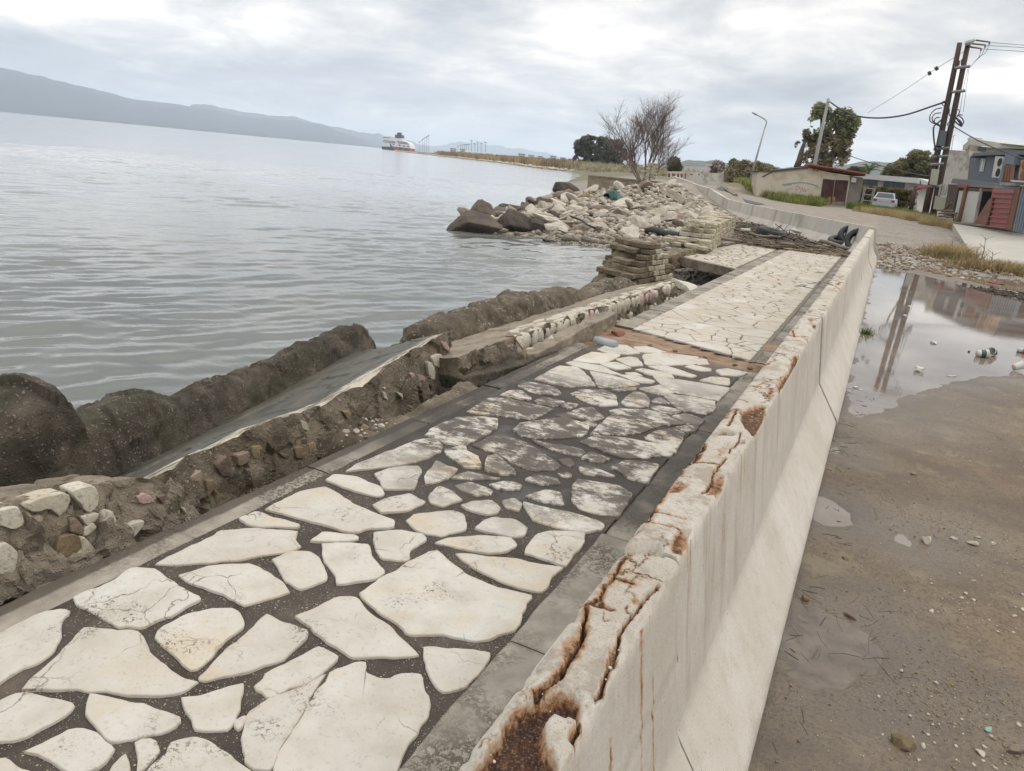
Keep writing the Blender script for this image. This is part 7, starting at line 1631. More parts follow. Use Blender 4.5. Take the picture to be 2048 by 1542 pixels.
# reeds and white stones along the promontory
def along(pts, n, r, spread, z=None):
    P = resample(np.array(pts), 400); i = r.randint(0, 399, n); q = P[i] + (P[i + 1 if False else np.minimum(i + 1, 399)] - P[i]) * r.rand(n, 1)
    d = np.gradient(P, axis=0)[i]; nrm = np.stack([-d[:, 1], d[:, 0]], 1); nrm /= np.linalg.norm(nrm, axis=1, keepdims=True); return q + nrm * spread(n, r)[:, None]
SHORE = [(-128, 310), (-145, 322), (-229, 445), (-423, 650), (-540, 770)]
def blades(name, q, z, h, w, lean, mat, seed, n_per=1):
    r = np.random.RandomState(seed); n = len(q); h = h * (.5 + r.rand(n)); a = r.rand(n) * 6.283; s = np.stack([np.cos(a), np.sin(a), 0 * a], 1) * (w * (.6 + .8 * r.rand(n)))[:, None]
    b = np.c_[q, z]; l = np.stack([r.normal(0, lean, n), r.normal(0, lean, n), np.ones(n)], 1); l2 = np.stack([r.normal(0, lean * 2, n), r.normal(0, lean * 2, n), np.ones(n)], 1)
    m = b + l * (h * .55)[:, None]; t = m + l2 * (h * .45)[:, None]
    V = np.stack([b - s, b + s, m + s * .7, m - s * .7, t], 1).reshape(-1, 3); k = np.arange(n)[:, None] * 5
    F = [tuple(f) for f in (k + np.array([[0, 1, 2, 3]]))] + [tuple(f) for f in (k + np.array([[3, 2, 4]]))]
    return link(name, make_mesh(name, V, F, mat), kind='stuff')
r = np.random.RandomState(4)
RS = [(-118, 318), (-150, 330), (-233, 452), (-335, 560), (-395, 622)]
q = along(RS, 9000, r, lambda n, r: r.uniform(-34, -3, n) if True else 0); q = q[sdf(q, COAST) > 5]; blades('reed_bed', q, np.full(len(q), .2), 3.0, .5, .10, 'reeds', 6)
q = along(RS, 4200, r, lambda n, r: r.uniform(-60, -18, n)); q = q[sdf(q, COAST) > 12]; blades('reed_bed', q, np.full(len(q), .4), 3.5, .8, .14, 'reed_green', 7)
q = along([(-60, 175), (-105, 262), (-128, 310), (-150, 335)], 2600, r, lambda n, r: r.uniform(-50, -6, n)); q = q[sdf(q, COAST) > 4]; blades('undergrowth', q, np.full(len(q), .4), 2.6, .6, .2, 'leaf_brown', 8)
pebble_field('shore_stones', 1500, lambda n, r: (lambda q: np.c_[q, np.full(len(q), ZW + .3)])((lambda q: q[(sdf(q, COAST) > -.5) & (sdf(q, COAST) < 7)])(along(SHORE, n * 3, r, lambda n, r: r.uniform(-7, 3, n)))[:n]), .5, 1.5, 'white_stone', 51, 5, 1)
# ship at the quay
sp = at_d(793, 300, 1420); ship = thing('ferry', 'white and red ferry with a dark funnel moored at the end of the promontory', 'ship', (sp[0], sp[1], ZW))
SD = 1420
fs = Facade(at_d(763, 298, SD + 30), at_d(824, 304, SD))
SZ = lambda p: Z1(p, 740, 250, .078125)
def sh(nm, mat, pts, f=0, b=-18): return part(ship, nm, [mat], lambda m: fs.px(m, SZ(pts), f, b))
sh('hull', 'ship_red', [(560, 530), (1030, 590), (1025, 680), (560, 680)]); sh('superstructure', 'ship_white', [(330, 300), (520, 290), (660, 330), (830, 400), (960, 450), (1010, 500), (1040, 600), (560, 545), (330, 560)], .5, -18.5)
sh('upper_house', 'ship_white', [(690, 345), (820, 340), (835, 415), (690, 405)], 0, -14); sh('funnel', 'ship_purple', [(640, 245), (800, 255), (820, 345), (630, 325)], -2, -12); sh('funnel_top', 'ship_dark', [(695, 190), (768, 192), (765, 255), (692, 250)], -3, -10)
for pts in ([(340, 385), (640, 425), (640, 438), (340, 400)], [(340, 425), (650, 450), (650, 464), (340, 440)], [(335, 310), (500, 318), (500, 330), (335, 325)], [(690, 415), (960, 445), (960, 460), (690, 430)], [(710, 448), (1000, 480), (1000, 496), (710, 465)]): sh('deck_line', 'ship_dark', pts, .9, .4)
for pts in ([(725, 495), (780, 505), (775, 540), (735, 525)], [(840, 520), (895, 530), (890, 560), (845, 550)], [(945, 535), (1000, 545), (1000, 565), (950, 560)], [(580, 480), (620, 485), (620, 510), (580, 505)]): sh('window', 'ship_dark', pts, .9, .4)
sh('hull_shade', 'ship_dark', [(740, 565), (830, 580), (825, 660), (740, 650)], .6, -1); sh('hull_shade', 'ship_dark', [(880, 590), (990, 600), (985, 665), (880, 650)], .6, -1)
tug = thing('tug_boat', 'small dark hulled boat lying in front of the ferry', 'boat', tuple(at_d(775, 299, SD - 60)))
ft = Facade(at_d(762, 298, SD - 60), at_d(790, 303, SD - 60))
part(tug, 'hull', ['ship_navy'], lambda m: ft.px(m, SZ([(290, 548), (560, 560), (620, 600), (590, 650), (310, 625)]), 0, -8)); part(tug, 'deck_house', ['ship_white'], lambda m: ft.px(m, SZ([(390, 480), (500, 470), (520, 575), (370, 565)]), -1, -6)); part(tug, 'mast', ['ship_navy'], lambda m: ft.px(m, SZ([(500, 465), (525, 470), (570, 560), (510, 560)]), -2, -3))
ML = ['lamp mast %s' % s for s in ('nearest the trees', 'second from the trees', 'third from the trees', 'fourth from the trees', 'fifth, the tallest of the row', 'beyond the tallest', 'two past the tallest', 'three past the tallest', 'four past the tallest', 'five past the tallest', 'farthest towards the ferry')]
SM = lambda p: Z1(p, 680, 220, .24414)
for i, (x, y0, y1, d) in enumerate([(1192, 265, 345, 760), (1157, 270, 343, 780), (1127, 262, 340, 800), (1104, 277, 338, 830), (1078, 250, 340, 850), (1055, 281, 332, 900), (1036, 282, 330, 940), (1020, 285, 328, 980), (1003, 287, 326, 1020), (985, 290, 326, 1060), (966, 294, 324, 1100)]):
    a, b = at_d(*SM([(x, y1)])[0], d), at_d(*SM([(x, y0)])[0], d); m = thing('light_mast', 'tall harbour ' + ML[i], 'light mast', tuple(a), group='lamp masts on the quay')
    part(m, 'pole', ['steel'], lambda k: k.tube([a, b], .22, 5)); part(m, 'lamp_head', ['steel'], lambda k: k.box(tuple(b), (3.2, 1.2, .5)))
for i, (x, y) in enumerate([(1270, 425), (1345, 370), (1400, 335), (1450, 300), (1495, 275)]):
    d = 1000 - 60 * i; a, b = at_d(*SZ([(x - 8, 660 + i * 8)])[0], d), at_d(*SZ([(x, y)])[0], d)
    m = thing('light_mast', 'grey floodlight mast ' + ['nearest the ferry, lowest of the slanting row', 'second in the slanting row', 'in the middle of the slanting row', 'fourth in the slanting row', 'topmost of the slanting row'][i], 'light mast', tuple(a), group='slanting row of masts by the ferry')
    part(m, 'pole', ['steel'], lambda k: k.tube([a, b], .14, 5)); part(m, 'lamp_head', ['steel'], lambda k: k.tube([at_d(*SZ([(x - 30, y + 24)])[0], d), at_d(*SZ([(x + 22, y - 16)])[0], d)], .35, 5))
TL = ['white house %s' % s for s in ('with a tall block shape behind the promontory reeds', 'left of the tall block', 'nearest the eucalyptus trees', 'low behind the reeds', 'with a pointed roof', 'under the wooded hill, left', 'under the wooded hill, second', 'under the wooded hill, third', 'under the wooded hill, fourth', 'pale tall block under the hill', 'right of the pale block', 'low between trees', 'small by the lamp row', 'beside the pointed roof', 'far left by the masts')]
for i, (x0, y0, w, h, d) in enumerate([(1120, 313, 10, 6, 900), (1100, 310, 12, 5, 900), (1136, 316, 12, 6, 850), (1075, 311, 10, 4, 900), (1036, 305, 14, 6, 900), (1364, 331, 14, 9, 1300), (1380, 334, 12, 8, 1250), (1394, 334, 14, 9, 1300), (1348, 333, 10, 7, 1250), (1408, 326, 14, 12, 1100), (1424, 336, 12, 5, 1200), (1335, 336, 10, 6, 1200), (920, 296, 10, 4, 1050), (1056, 308, 12, 5, 950), (900, 294, 12, 5, 1100)]):
    a, b = at_d(x0, y0 + h + 4, d), at_d(x0 + w, y0 + h + 5, d); f = Facade(a, b); hz = h * d / 1500 * (.45 if i < 5 or i > 11 else 1)
    hs = thing('town_house', TL[i], 'house', tuple(a), group='white houses of the far town')
    part(hs, 'wall', ['town_white'], lambda m: f.rect(m, 0, f.L, a[2] - 3, a[2] + hz + 2, 0, -9)); part(hs, 'roof', ['terracotta' if i in (7, 10) else 'town_grey'], lambda m: f.rect(m, -.2, f.L + .2, a[2] + hz + 2, a[2] + hz + 3, .3, -9.3))
    for k in range(3): part(hs, 'window', ['window_glass'], lambda m: f.rect(m, f.L * (.15 + .28 * k), f.L * (.27 + .28 * k), a[2] + hz * .4, a[2] + hz * .4 + 1.6, .03, -.05))
flat = [at_d(1140, 347, 330), at_d(1330, 352, 200)]
MB().tube([at_d(1360, 343, 420), at_d(1500, 352, 420)], 3.0, 4).build('town_sheds', 'town_grey', None, label='long low grey warehouse roofs under the wooded hill', cat='warehouse')

# ------------------------------------------------------------------ trees
def trunk_part(root, name, pts, rs, mat='trunk'): return part(root, name, [mat], lambda m: m.tube(pts, rs, 7), True)
def px_ell(px, py, rx, ry, d, dz=0.0, deep=.9):
    """an ellipsoid seen at px,py with the given radii in pixels"""
    c = at_d(px, py, d); s = d / 1500.0; return (c, (rx * s, max(rx * s * deep, .3), ry * s))
def tree(name, label, cat, base, d, trunks, ells, n, size, mats, seed, **k):
    t = thing(name, label, cat, tuple(at_d(*base, d)))
    for pts, rs in trunks: trunk_part(t, 'trunk', [at_d(a, b, d) for a, b in pts], rs)
    tot = sum(len(e) for e in ells)
    for i, (e, m) in enumerate(zip(ells, mats)): leaves('crown', t, [px_ell(*q, d) for q in e], int(n * len(e) / tot), size, m, seed + i, **k)
    return t
tree('eucalyptus_tree', 'big dark eucalyptus on the shore left of the bare tree', 'tree', (1178, 346), 400, [([(1178, 350), (1180, 325), (1184, 300)], [.8, .6, .3]), ([(1164, 346), (1166, 325), (1172, 300)], [.6, .5, .3])],
     [[(1176, 284, 16, 12), (1160, 292, 12, 12), (1205, 284, 13, 10), (1186, 288, 15, 14), (1172, 298, 12, 14), (1160, 305, 9, 12), (1200, 292, 12, 13), (1185, 310, 22, 16), (1165, 325, 12, 14), (1192, 328, 16, 12), (1152, 318, 5, 8)]], 5200, .9, ['leaf_dark'], 11, freq=.35, thresh=-.06)
tree('eucalyptus_tree', 'rounder brownish eucalyptus on the shore just behind the bare tree', 'tree', (1225, 350), 385, [([(1222, 352), (1222, 330), (1220, 300)], [.8, .6, .3])],
     [[(1232, 290, 13, 10), (1246, 312, 8, 14), (1222, 294, 14, 13), (1236, 304, 11, 13), (1212, 306, 12, 14), (1228, 318, 16, 15), (1240, 326, 9, 14), (1212, 330, 12, 14)]], 4200, .9, ['leaf_dark'], 13, freq=.35, thresh=-.06)
tree('shrub', 'low brown scrub at the foot of the shore eucalyptus trees', 'shrub', (1200, 350), 330, [], [[(1160, 344, 12, 5), (1190, 346, 14, 6), (1220, 349, 14, 6), (1245, 346, 10, 9), (1262, 342, 10, 10), (1272, 350, 12, 8)]], 2600, .7, ['leaf_brown'], 15, thresh=-.4)
tree('round_tree', 'small dark round tree behind the far end of the barriers', 'tree', (1350, 345), 105, [([(1350, 350), (1350, 332)], [.12, .08])], [[(1348, 326, 11, 11), (1352, 336, 11, 9), (1342, 338, 7, 7)]], 2600, .22, ['leaf_dark'], 17, thresh=-.2)
tree('thicket', 'brown and green scrub thicket left of the street lamp', 'shrub', (1480, 362), 92, [], [[(1470, 338, 16, 16), (1490, 340, 18, 18), (1458, 350, 10, 14), (1508, 345, 14, 18), (1480, 356, 22, 12)], [(1466, 326, 8, 8), (1488, 328, 8, 7), (1530, 345, 18, 16), (1548, 350, 14, 12), (1516, 332, 10, 8)]], 7000, .15, ['leaf_brown', 'leaf_olive'], 19, thresh=-.22)
tree('bare_shrub', 'bare reddish shrub behind the concrete block at the road end', 'shrub', (1436, 345), 100, [], [[(1435, 334, 14, 12), (1425, 340, 10, 8)]], 900, .12, ['bare_bark'], 21)
S6b = lambda x, y: S6([(x, y)])[0]
euc = tree('eucalyptus_tree', 'tall two headed eucalyptus rising behind the plaster shed', 'tree', (1648, 335), 72, [([S6b(700, 900), S6b(735, 800), S6b(760, 690), S6b(790, 600), S6b(850, 470)], [.3, .26, .2, .14, .06]), ([S6b(960, 950), S6b(1000, 700), S6b(1010, 450), S6b(1000, 250)], [.3, .22, .15, .06]), ([S6b(1100, 900), S6b(1180, 600), S6b(1260, 400), S6b(1290, 260)], [.25, .2, .12, .05])],
     [[(*S6b(990, 190), 17, 14), (*S6b(960, 300), 15, 16), (*S6b(1070, 240), 10, 12), (*S6b(1290, 240), 15, 13), (*S6b(1230, 330), 16, 18), (*S6b(1390, 350), 13, 16), (*S6b(1020, 420), 16, 14), (*S6b(1300, 470), 17, 15), (*S6b(830, 480), 8, 10), (*S6b(1180, 220), 5, 7), (*S6b(715, 610), 5, 6)],
      [(*S6b(860, 620), 16, 17), (*S6b(1000, 640), 18, 18), (*S6b(1150, 650), 20, 20), (*S6b(1270, 640), 15, 18), (*S6b(850, 780), 12, 14), (*S6b(1010, 800), 18, 16), (*S6b(1180, 800), 18, 16), (*S6b(1100, 540), 14, 10), (*S6b(930, 560), 14, 12), (*S6b(1060, 720), 16, 16), (*S6b(1280, 780), 12, 14)]], 11500, .155, ['leaf_euc', 'leaf_brown'], 23, freq=1.0, thresh=-.1, surf=.15)
tree('olive_tree', 'broad olive green tree behind the white bungalow', 'tree', (1825, 350), 98, [([(1822, 365), (1824, 330)], [.3, .2])], [[(1832, 318, 16, 15), (1850, 322, 12, 16), (1815, 330, 20, 12), (1800, 340, 24, 12), (1842, 340, 22, 18), (1780, 348, 14, 8), (1862, 335, 10, 14)]], 8000, .19, ['leaf_olive'], 27, thresh=-.2)
tree('shrub', 'small green bushes between the shed roof and the palm', 'shrub', (1712, 345), 120, [], [[(1708, 340, 8, 6), (1722, 342, 8, 6), (1700, 344, 8, 6)]], 900, .22, ['leaf_dark'], 29, thresh=-.4)
palm = thing('palm_tree', 'palm crown showing above the white bungalow roof', 'palm', tuple(at_d(1738, 345, 90))); cpt = at_d(1738, 340, 90); rp = random.Random(4)
trunk_part(palm, 'trunk', [cpt - np.array([0, 0, 4]), cpt], [.22, .18])
for i in range(17):
    a = i * 2.4; el = rp.uniform(.2, 1.3); L = rp.uniform(1.3, 1.9); mb = MB(); pts = [cpt + np.array([math.cos(a) * math.cos(el) * L * t, math.sin(a) * math.cos(el) * L * t, math.sin(el) * L * t - 1.0 * t * t * L * .5]) for t in np.linspace(0, 1, 7)]
    mb.tube(pts, [.03] * 6 + [.01], 4)
    for j in range(1, 7):
        for s in (-1, 1):
            d_ = np.array([-math.sin(a) * s, math.cos(a) * s, -.5]) * .42 * (1.1 - j * .1); e = pts[j] - pts[j - 1]; mb.raw([pts[j], pts[j] - e * .45, pts[j] + d_ + e * .4], [(0, 1, 2)])
    world_part('frond', mb.mesh('frond', 'palm_leaf'), palm)
# leafless tamarisk
bare = thing('bare_tree', 'bare leafless tree with many thin reddish branches beside the far grey wall', 'tree', tuple(at_d(1286, 362, 68))); rb = random.Random(11)
limbs = MB(); twigs = MB(); Rt = np.array([CAM_RIGHT[0], CAM_RIGHT[1], 0]); Rt /= np.linalg.norm(Rt)
def grow(p, d, L, r_, lev):
    n = 5; pts = [p]; q = p.copy(); dd = d / np.linalg.norm(d)
    for i in range(n):
        dd = dd + np.array([rb.gauss(0, .10), rb.gauss(0, .10), rb.gauss(0, .06) + .05]); dd /= np.linalg.norm(dd); q = q + dd * L / n; pts.append(q)
    (limbs if lev < 2 else twigs).tube(pts, list(np.linspace(r_, r_ * .55, n + 1)), 6 if lev < 2 else 3, cap=False)
    if lev >= 4: return
    for k in range([6, 6, 6, 5][lev]):
        i = rb.randint(2 if lev else 1, n); ax = np.array([rb.gauss(0, 1), rb.gauss(0, 1), rb.gauss(0, .6)]); nd = dd + ax * (.42 if lev < 3 else .55); grow(pts[i], nd, L * rb.uniform(.5, .75), r_ * .55 * (1 if i < n else 1.2) * .8, lev + 1)
b0 = at_d(1286, 366, 68)
for s, u, L, r_ in ((-.6, .95, 3.0, .10), (-.4, 1, 3.5, .11), (-.1, 1, 3.5, .11), (.12, 1, 3.3, .10), (.38, .9, 2.8, .10), (.75, .7, 2.3, .08), (-.85, .75, 2.2, .06)):
    grow(b0 + Rt * s * .3, Rt * s + np.array([0, 0, u]) + np.array([rb.gauss(0, .1), rb.gauss(0, .25), 0]), L, r_, 0)
world_part('trunk', limbs.mesh('trunk', 'bare_bark', True), bare); world_part('crown', twigs.mesh('crown', 'bare_bark'), bare)

# ------------------------------------------------------------------ grass
def grass_patch(name, poly, n, h, w, mat, seed, lean=.25, fn=None):
    r = np.random.RandomState(seed); P = np.asarray([tuple(p[:2]) for p in poly]); lo, hi = P.min(0), P.max(0); q = []
    while len(q) < n:
        c = lo + r.rand(3 * n, 2) * (hi - lo); c = c[inside(c, P)]; c = c[fbm(p3(c[:, 0] * .9, c[:, 1] * .9), seed, 3) > -.3]; q += list(c)
    q = np.array(q[:n]); return blades(name, q, ground_height(q[:, 0], q[:, 1]) - .02, h, w, lean, mat, seed)
OG = lambda *p: [on_ground(a, b) for a, b in p]
bank = [at_d(1466, 366, 76)[:2], at_d(1500, 362, 82)[:2], at_d(1522, 378, 64)[:2], at_d(1600, 396, 57.5)[:2], at_d(1655, 414, 54.8)[:2], at_d(1640, 418, 52)[:2], at_d(1540, 404, 53)[:2], at_d(1490, 392, 58)[:2]]
grass_patch('grass', bank, 9000, .42, .016, 'grass_green', 1); grass_patch('grass', bank, 4500, .38, .016, 'grass_dry', 2)
grass_patch('grass', [at_d(x, y, d)[:2] for x, y, d in ((1690, 425, 53.5), (1760, 428, 52.5), (1870, 440, 49), (1870, 432, 50.5), (1780, 418, 54.5), (1700, 416, 55))], 5000, .34, .015, 'grass_green', 3)
grass_patch('grass', [at_d(x, y, d)[:2] for x, y, d in ((1700, 428, 51), (1790, 436, 47), (1850, 448, 43), (1905, 452, 41), (1900, 442, 44), (1860, 434, 48.5), (1760, 426, 52))], 6500, .30, .015, 'grass_dry', 4)
def tuft(name, label, px, py, d, rx, h, n, mat, seed, mat2=None):
    c = at_d(px, py, d); r = np.random.RandomState(seed); t = thing(name, label, 'grass tuft', (c[0], c[1], gz(c[0], c[1])), group='grass tufts by the puddle')
    for k, m in enumerate([mat] + ([mat2] if mat2 else [])):
        nn = n if k == 0 else n // 3; q = c[:2] + r.normal(0, 1, (nn, 2)) * np.array([rx * .45, rx * .3]); o = blades('foliage', q, ground_height(q[:, 0], q[:, 1]), h, .008, .5, m, seed + k); del o['kind']; o.parent = t; o.matrix_parent_inverse = parent_matrix(t).inverted()
tuft('grass_tuft', 'dry golden grass tuft between the puddle and the garage', 1903, 498, 26.5, .75, .34, 1600, 'grass_dry', 31, 'grass_brown')
tuft('grass_tuft', 'wide brown grass tuft at the far right edge above the puddle', 1995, 524, 23.5, 1.05, .27, 2400, 'grass_brown', 33, 'grass_dry')
tuft('grass_tuft', 'small green weed at the foot of the barrier in the puddle', 1735, 655, 10.2, .07, .09, 60, 'grass_green', 35)
for i, (px, py, d, h) in enumerate(((1965, 500, 24.5, .8), (1985, 505, 24, .5), (1905, 480, 27, .6), (1926, 478, 27, .5), (1955, 492, 25, .5))):
    c = at_d(px, py + 8, d); mb = MB(); z = gz(c[0], c[1]); rq = random.Random(i); mb.tube([(c[0], c[1], z), (c[0] + .02, c[1], z + h * .5), (c[0] - .03, c[1], z + h)], [.01, .008, .004], 4)
    for k in range(9): zz = z + h * rq.uniform(.3, 1); a = rq.uniform(0, 6.3); mb.tube([(c[0], c[1], zz), (c[0] + .16 * math.cos(a), c[1] + .16 * math.sin(a), zz + .1)], .004, 3)
    mb.build('dry_stalk', 'twig', None, label=['tallest dry weed stalk above the brown tuft', 'shorter dry stalk right of the tallest', 'dry stalk over the golden tuft', 'second dry stalk over the golden tuft', 'stalk between the two tufts'][i], cat='weed', group='dry weed stalks')
# ------------------------------------------------------------------ litter on the muddy road
def gp(px, py): p = at(px, py, 0.0); return np.array([p[0], p[1], max(gz(p[0], p[1]), PUD_Z)])
def lathe(prof, n=24):
    V = [(r_ * math.cos(2 * math.pi * k / n), r_ * math.sin(2 * math.pi * k / n), z) for z, r_ in prof for k in range(n)]
    return V, [tuple(f[::-1]) for f in grid_faces(len(prof), n, True)]
def cup(label, px, py, mats, rot, s=1.0):
    p = gp(px, py); t = thing('paper_cup', label, 'cup', tuple(p), group='cups by the puddle')
    V, F = lathe([(0, .001), (0, .028), (.002, .029), (.03, .033)]); o = link('cup_base', make_mesh('cup_base', V, F, mats[0], True), t)
    V, F = lathe([(.03, .033), (.07, .038)]); o2 = link('sleeve', make_mesh('sleeve', V, F, mats[1], True), t)
    V, F = lathe([(.07, .038), (.092, .041), (.094, .043), (.092, .040), (.04, .033), (.01, .029), (.01, .001)]); o3 = link('rim', make_mesh('rim', V, F, mats[0], True), t)
    t.location.z += .03 * s; t.rotation_euler = rot; t.scale = (s, s, s)
cup('black, green and white printed paper cup lying at the puddle edge', 1952, 712, ['paper_white', 'cup_green'], (0, 1.5, .3), 1.25)
cup('black and white paper cup with its mouth towards the camera', 1990, 710, ['paper_white', 'cup_black'], (1.35, 0, -.6), 1.1)
cup('crushed plain white paper cup at the right edge on the mud', 2026, 740, ['paper_white', 'paper_white'], (.2, 1.2, .8), 1.15)
bt = gp(2033, 703); t = thing('plastic_bottle', 'clear plastic bottle with a red label lying at the right edge of the puddle', 'bottle', tuple(bt + np.array([0, 0, .03])))
V, F = lathe([(0, .001), (0, .03), (.06, .032)]); link('bottle_base', make_mesh('bottle_base', V, F, 'plastic_clear', True), t); V, F = lathe([(.06, .0325), (.12, .0325)]); link('label_band', make_mesh('label_band', V, F, 'label_red', True), t)
V, F = lathe([(.12, .032), (.17, .03), (.2, .014), (.225, .013)]); link('bottle_neck', make_mesh('bottle_neck', V, F, 'plastic_clear', True), t); V, F = lathe([(.225, .015), (.243, .015), (.243, .001)]); link('cap', make_mesh('cap', V, F, 'label_red', True), t)
t.rotation_euler = (0, 1.55, -.15)
def bag(label, px, py, s, sq, seed, mat='paper_white', name='plastic_bag', cat='bag'):
    p = gp(px, py); me = rock_mesh(name, seed, [mat], 3, 14, .22, sq); o = link(name, me, None, label=label, cat=cat, group='scraps on the wet road'); o.location = tuple(p + np.array([0, 0, s * sq[2] * .5])); o.scale = (s,) * 3; o.rotation_euler = (0, 0, seed); return o
bag('crumpled white plastic bag floating in the puddle, nearest the barrier', 1838, 742, .062, (1, .7, .6), 3); bag('flat clear crumpled bag in the middle of the puddle', 1868, 686, .065, (1, .6, .35), 5, 'plastic_clear')
bag('thin white strip of plastic on the mud below the cups', 1905, 752, .085, (1, .16, .12), 7); bag('small pale scrap in the far part of the puddle', 1810, 630, .06, (1, .5, .15), 8); bag('second pale scrap in the far puddle', 1820, 612, .06, (1, .5, .15), 9)
bag('small dark scrap left of the printed cup', 1938, 703, .03, (1, .6, .5), 11, 'cup_black'); bag('dark red sock like rag on the bank of the far puddle', 1990, 566, .3, (1, .3, .08), 12, 'sock_red', 'cloth_rag', 'rag'); bag('black object at the right edge beside the brown tuft', 2044, 528, .2, (1, .7, .7), 13, 'rubber', 'black_bag', 'bag')
w = gp(1716, 776); t = thing('wrapper', 'small blue and white printed sachet on the mud against the barrier', 'wrapper', tuple(w + np.array([0, 0, .004])), -.9)
MB().box((0, 0, 0), (.085, .04, .006), (0, .05, 0)).build('sachet', 'paper_white', t); MB().box((.008, 0, .004), (.03, .026, .003), (0, .05, 0)).build('print_patch', 'blue_print', t)
for i, (px, py, s, sq, m, lab) in enumerate([(1803, 1490, .05, (1, .7, .6), 'ochre_stone', 'biggest pale brown stone on the mud at lower right'), (1975, 1462, .022, (1, .6, .4), 'glass_green', 'green sea glass pebble at lower right'), (1960, 1510, .018, (1, .8, .5), 'white_stone', 'white pebble below the green one'), (2030, 1505, .055, (1, .35, .3), 'brown_rock', 'reddish brown slab piece at the lower right edge'),
        (1852, 1083, .035, (1, .8, .8), 'white_stone', 'white stone in the middle of the mud'), (1945, 1090, .03, (1, .8, .6), 'pale_rock', 'stone in the pebble patch at right'), (1612, 1196, .022, (1, .8, .8), 'ochre_stone', 'tan lump at the far edge of the near puddle'), (1700, 1232, .028, (1, .6, .4), 'brown_rock', 'brown lump on the rim of the near puddle'),
        (1826, 950, .04, (1, .5, .25), 'brown_rock', 'flat brown chip on the mud above the small puddle'), (1690, 1120, .02, (1, .8, .5), 'ochre_stone', 'tan chip below the small puddle'), (1955, 1077, .022, (1, .6, .3), 'glass_green', 'pale green chip in the pebble patch'), (1985, 1090, .02, (1, .8, .6), 'white_stone', 'small white stone right of the pebble patch'), (1906, 1080, .022, (1, .8, .5), 'pale_rock', 'stone at the left of the pebble patch')]):
    p = gp(px, py); o = loose('pebble', lab, 'stone', 'stones on the muddy road', (p[0], p[1], p[2] + s * sq[2] * .3), s, (0, 0, i * 1.3), m, 900 + i, 3, 9, sq)
def mudpts(n, r, x0=.0, x1=3.2, y0=1.8, y1=9):
    y = y0 + (y1 - y0) * r.rand(n) ** 1.3; x = x0 + (x1 - x0) * r.rand(n); q = np.stack([x, y], 1)
    q = q[np.maximum.reduce([sdf(q, pl) for pl, d in PUDS]) < -.01]; q = q[fbm(p3(q[:, 0] * 1.7, q[:, 1] * 1.7), 55, 3) > -.35]
    return np.c_[q, ground_height(q[:, 0], q[:, 1])]
pebble_field('grit', 700, mudpts, .0015, .006, 'pale_rock', 61, 5, 0); pebble_field('grit', 2600, mudpts, .0015, .007, 'brown_rock', 62, 5, 0); pebble_field('grit', 1600, mudpts, .0015, .007, 'pale_rock', 69, 5, 0)
pebble_field('grit', 160, lambda n, r: mudpts(n, r, .5, 1.4, 3.3, 4.2), .004, .015, 'pale_rock', 63, 5, 1); pebble_field('grit', 110, lambda n, r: mudpts(n, r, .3, 1.0, 2.3, 2.8), .003, .012, 'pale_rock', 64, 5, 1)
def wet_gravel(n, r):
    q = np.array([.62, 2.72]) + r.normal(0, 1, (n, 2)) * np.array([.22, .16]); q2 = np.array([.6, 4.3]) + r.normal(0, 1, (n // 3, 2)) * np.array([.18, .16]); q = np.vstack([q, q2]); return np.c_[q, ground_height(q[:, 0], q[:, 1])]
pebble_field('grit', 1600, wet_gravel, .0015, .006, 'brown_rock', 71, 5, 0); pebble_field('grit', 500, wet_gravel, .002, .009, 'ochre_stone', 72, 5, 0)
def mud_sticks(n, seed, poly, lmin, lmax, rd, mat='twig', name='twig_litter'): return stick_field(name, n, poly, mat, seed, lmin, lmax, rd, .0, .03)
def lower(o, dz): o.location.z += dz; return o
lower(mud_sticks(90, 11, [(-.02, 2.0), (1.4, 2.0), (1.8, 6.2), (-.02, 6.2)], .006, .035, .0013), -.027); lower(mud_sticks(60, 12, [(-.02, 2.0), (.12, 2.0), (.22, 7), (-.02, 7)], .02, .12, .0022), -.026)
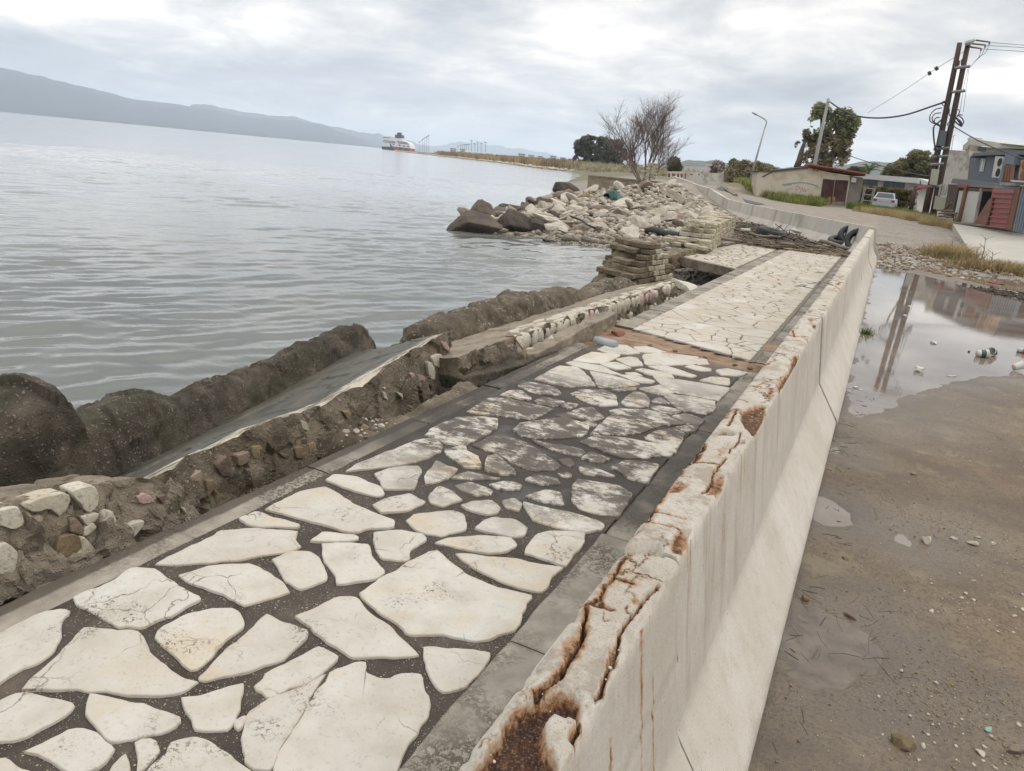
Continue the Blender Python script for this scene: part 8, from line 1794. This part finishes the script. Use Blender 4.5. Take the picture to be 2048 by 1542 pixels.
lower(mud_sticks(26, 13, [(-.0, 2.5), (.4, 2.6), (.35, 3.1), (-.0, 3.1)], .04, .16, .002), -.022)
pebble_field('bank_stones', 1500, lambda n, r: (lambda q: np.c_[q, ground_height(q[:, 0], q[:, 1])])(np.stack([r.uniform(-.2, 7, n), r.uniform(20.4, 29, n)], 1)), .03, .12, 'brown_rock', 65, 5, 1)
pebble_field('bank_stones', 700, lambda n, r: (lambda q: np.c_[q, ground_height(q[:, 0], q[:, 1])])(np.stack([r.uniform(-.1, 7, n), r.uniform(20.2, 30, n)], 1)), .03, .10, 'pale_rock', 66, 5, 1)
pebble_field('bank_stones', 1800, lambda n, r: (lambda q: np.c_[q, ground_height(q[:, 0], q[:, 1])])(np.stack([r.uniform(.6, 4, n), 17.6 + r.normal(0, .5, n) + 0 * r.rand(n)], 1)), .02, .07, 'dark_rock', 67, 5, 1)
def barrier_top(n, r, y0, y1): return np.stack([r.uniform(-.40, -.27, n), r.uniform(y0, y1, n), np.full(n, .797)], 1)
pebble_field('crumbs', 350, lambda n, r: barrier_top(n, r, .8, 8.3), .001, .005, 'white_stone', 68, 4, 0)
r_ = np.random.RandomState(9); mb = MB()
for i in range(46):
    x, y, a, L = r_.uniform(-.39, -.30), r_.uniform(7.6, 8.9), r_.rand() * 3.1, r_.uniform(.02, .08); mb.tube([(x - math.cos(a) * L / 2, y - math.sin(a) * L / 2, .803), (x, y, .808), (x + math.cos(a) * L / 2, y + math.sin(a) * L / 2, .804)], .0016, 4)
mb.build('twig_litter', 'twig', None, kind='stuff')

# ------------------------------------------------------------------ air
hz = bpy.data.materials.new('haze'); hz.use_nodes = True; t_ = hz.node_tree; t_.nodes.remove(t_.nodes['Principled BSDF'])
pv = t_.nodes.new('ShaderNodeVolumePrincipled'); pv.inputs['Color'].default_value = (.79, .895, 1, 1); pv.inputs['Density'].default_value = 0.0001; pv.inputs['Anisotropy'].default_value = 0.2
t_.links.new(pv.outputs[0], t_.nodes['Material Output'].inputs['Volume']); MATS['haze'] = hz
MB().box((0, 0, 258), (36000, 36000, 528)).build('haze', 'haze', None, kind='stuff')
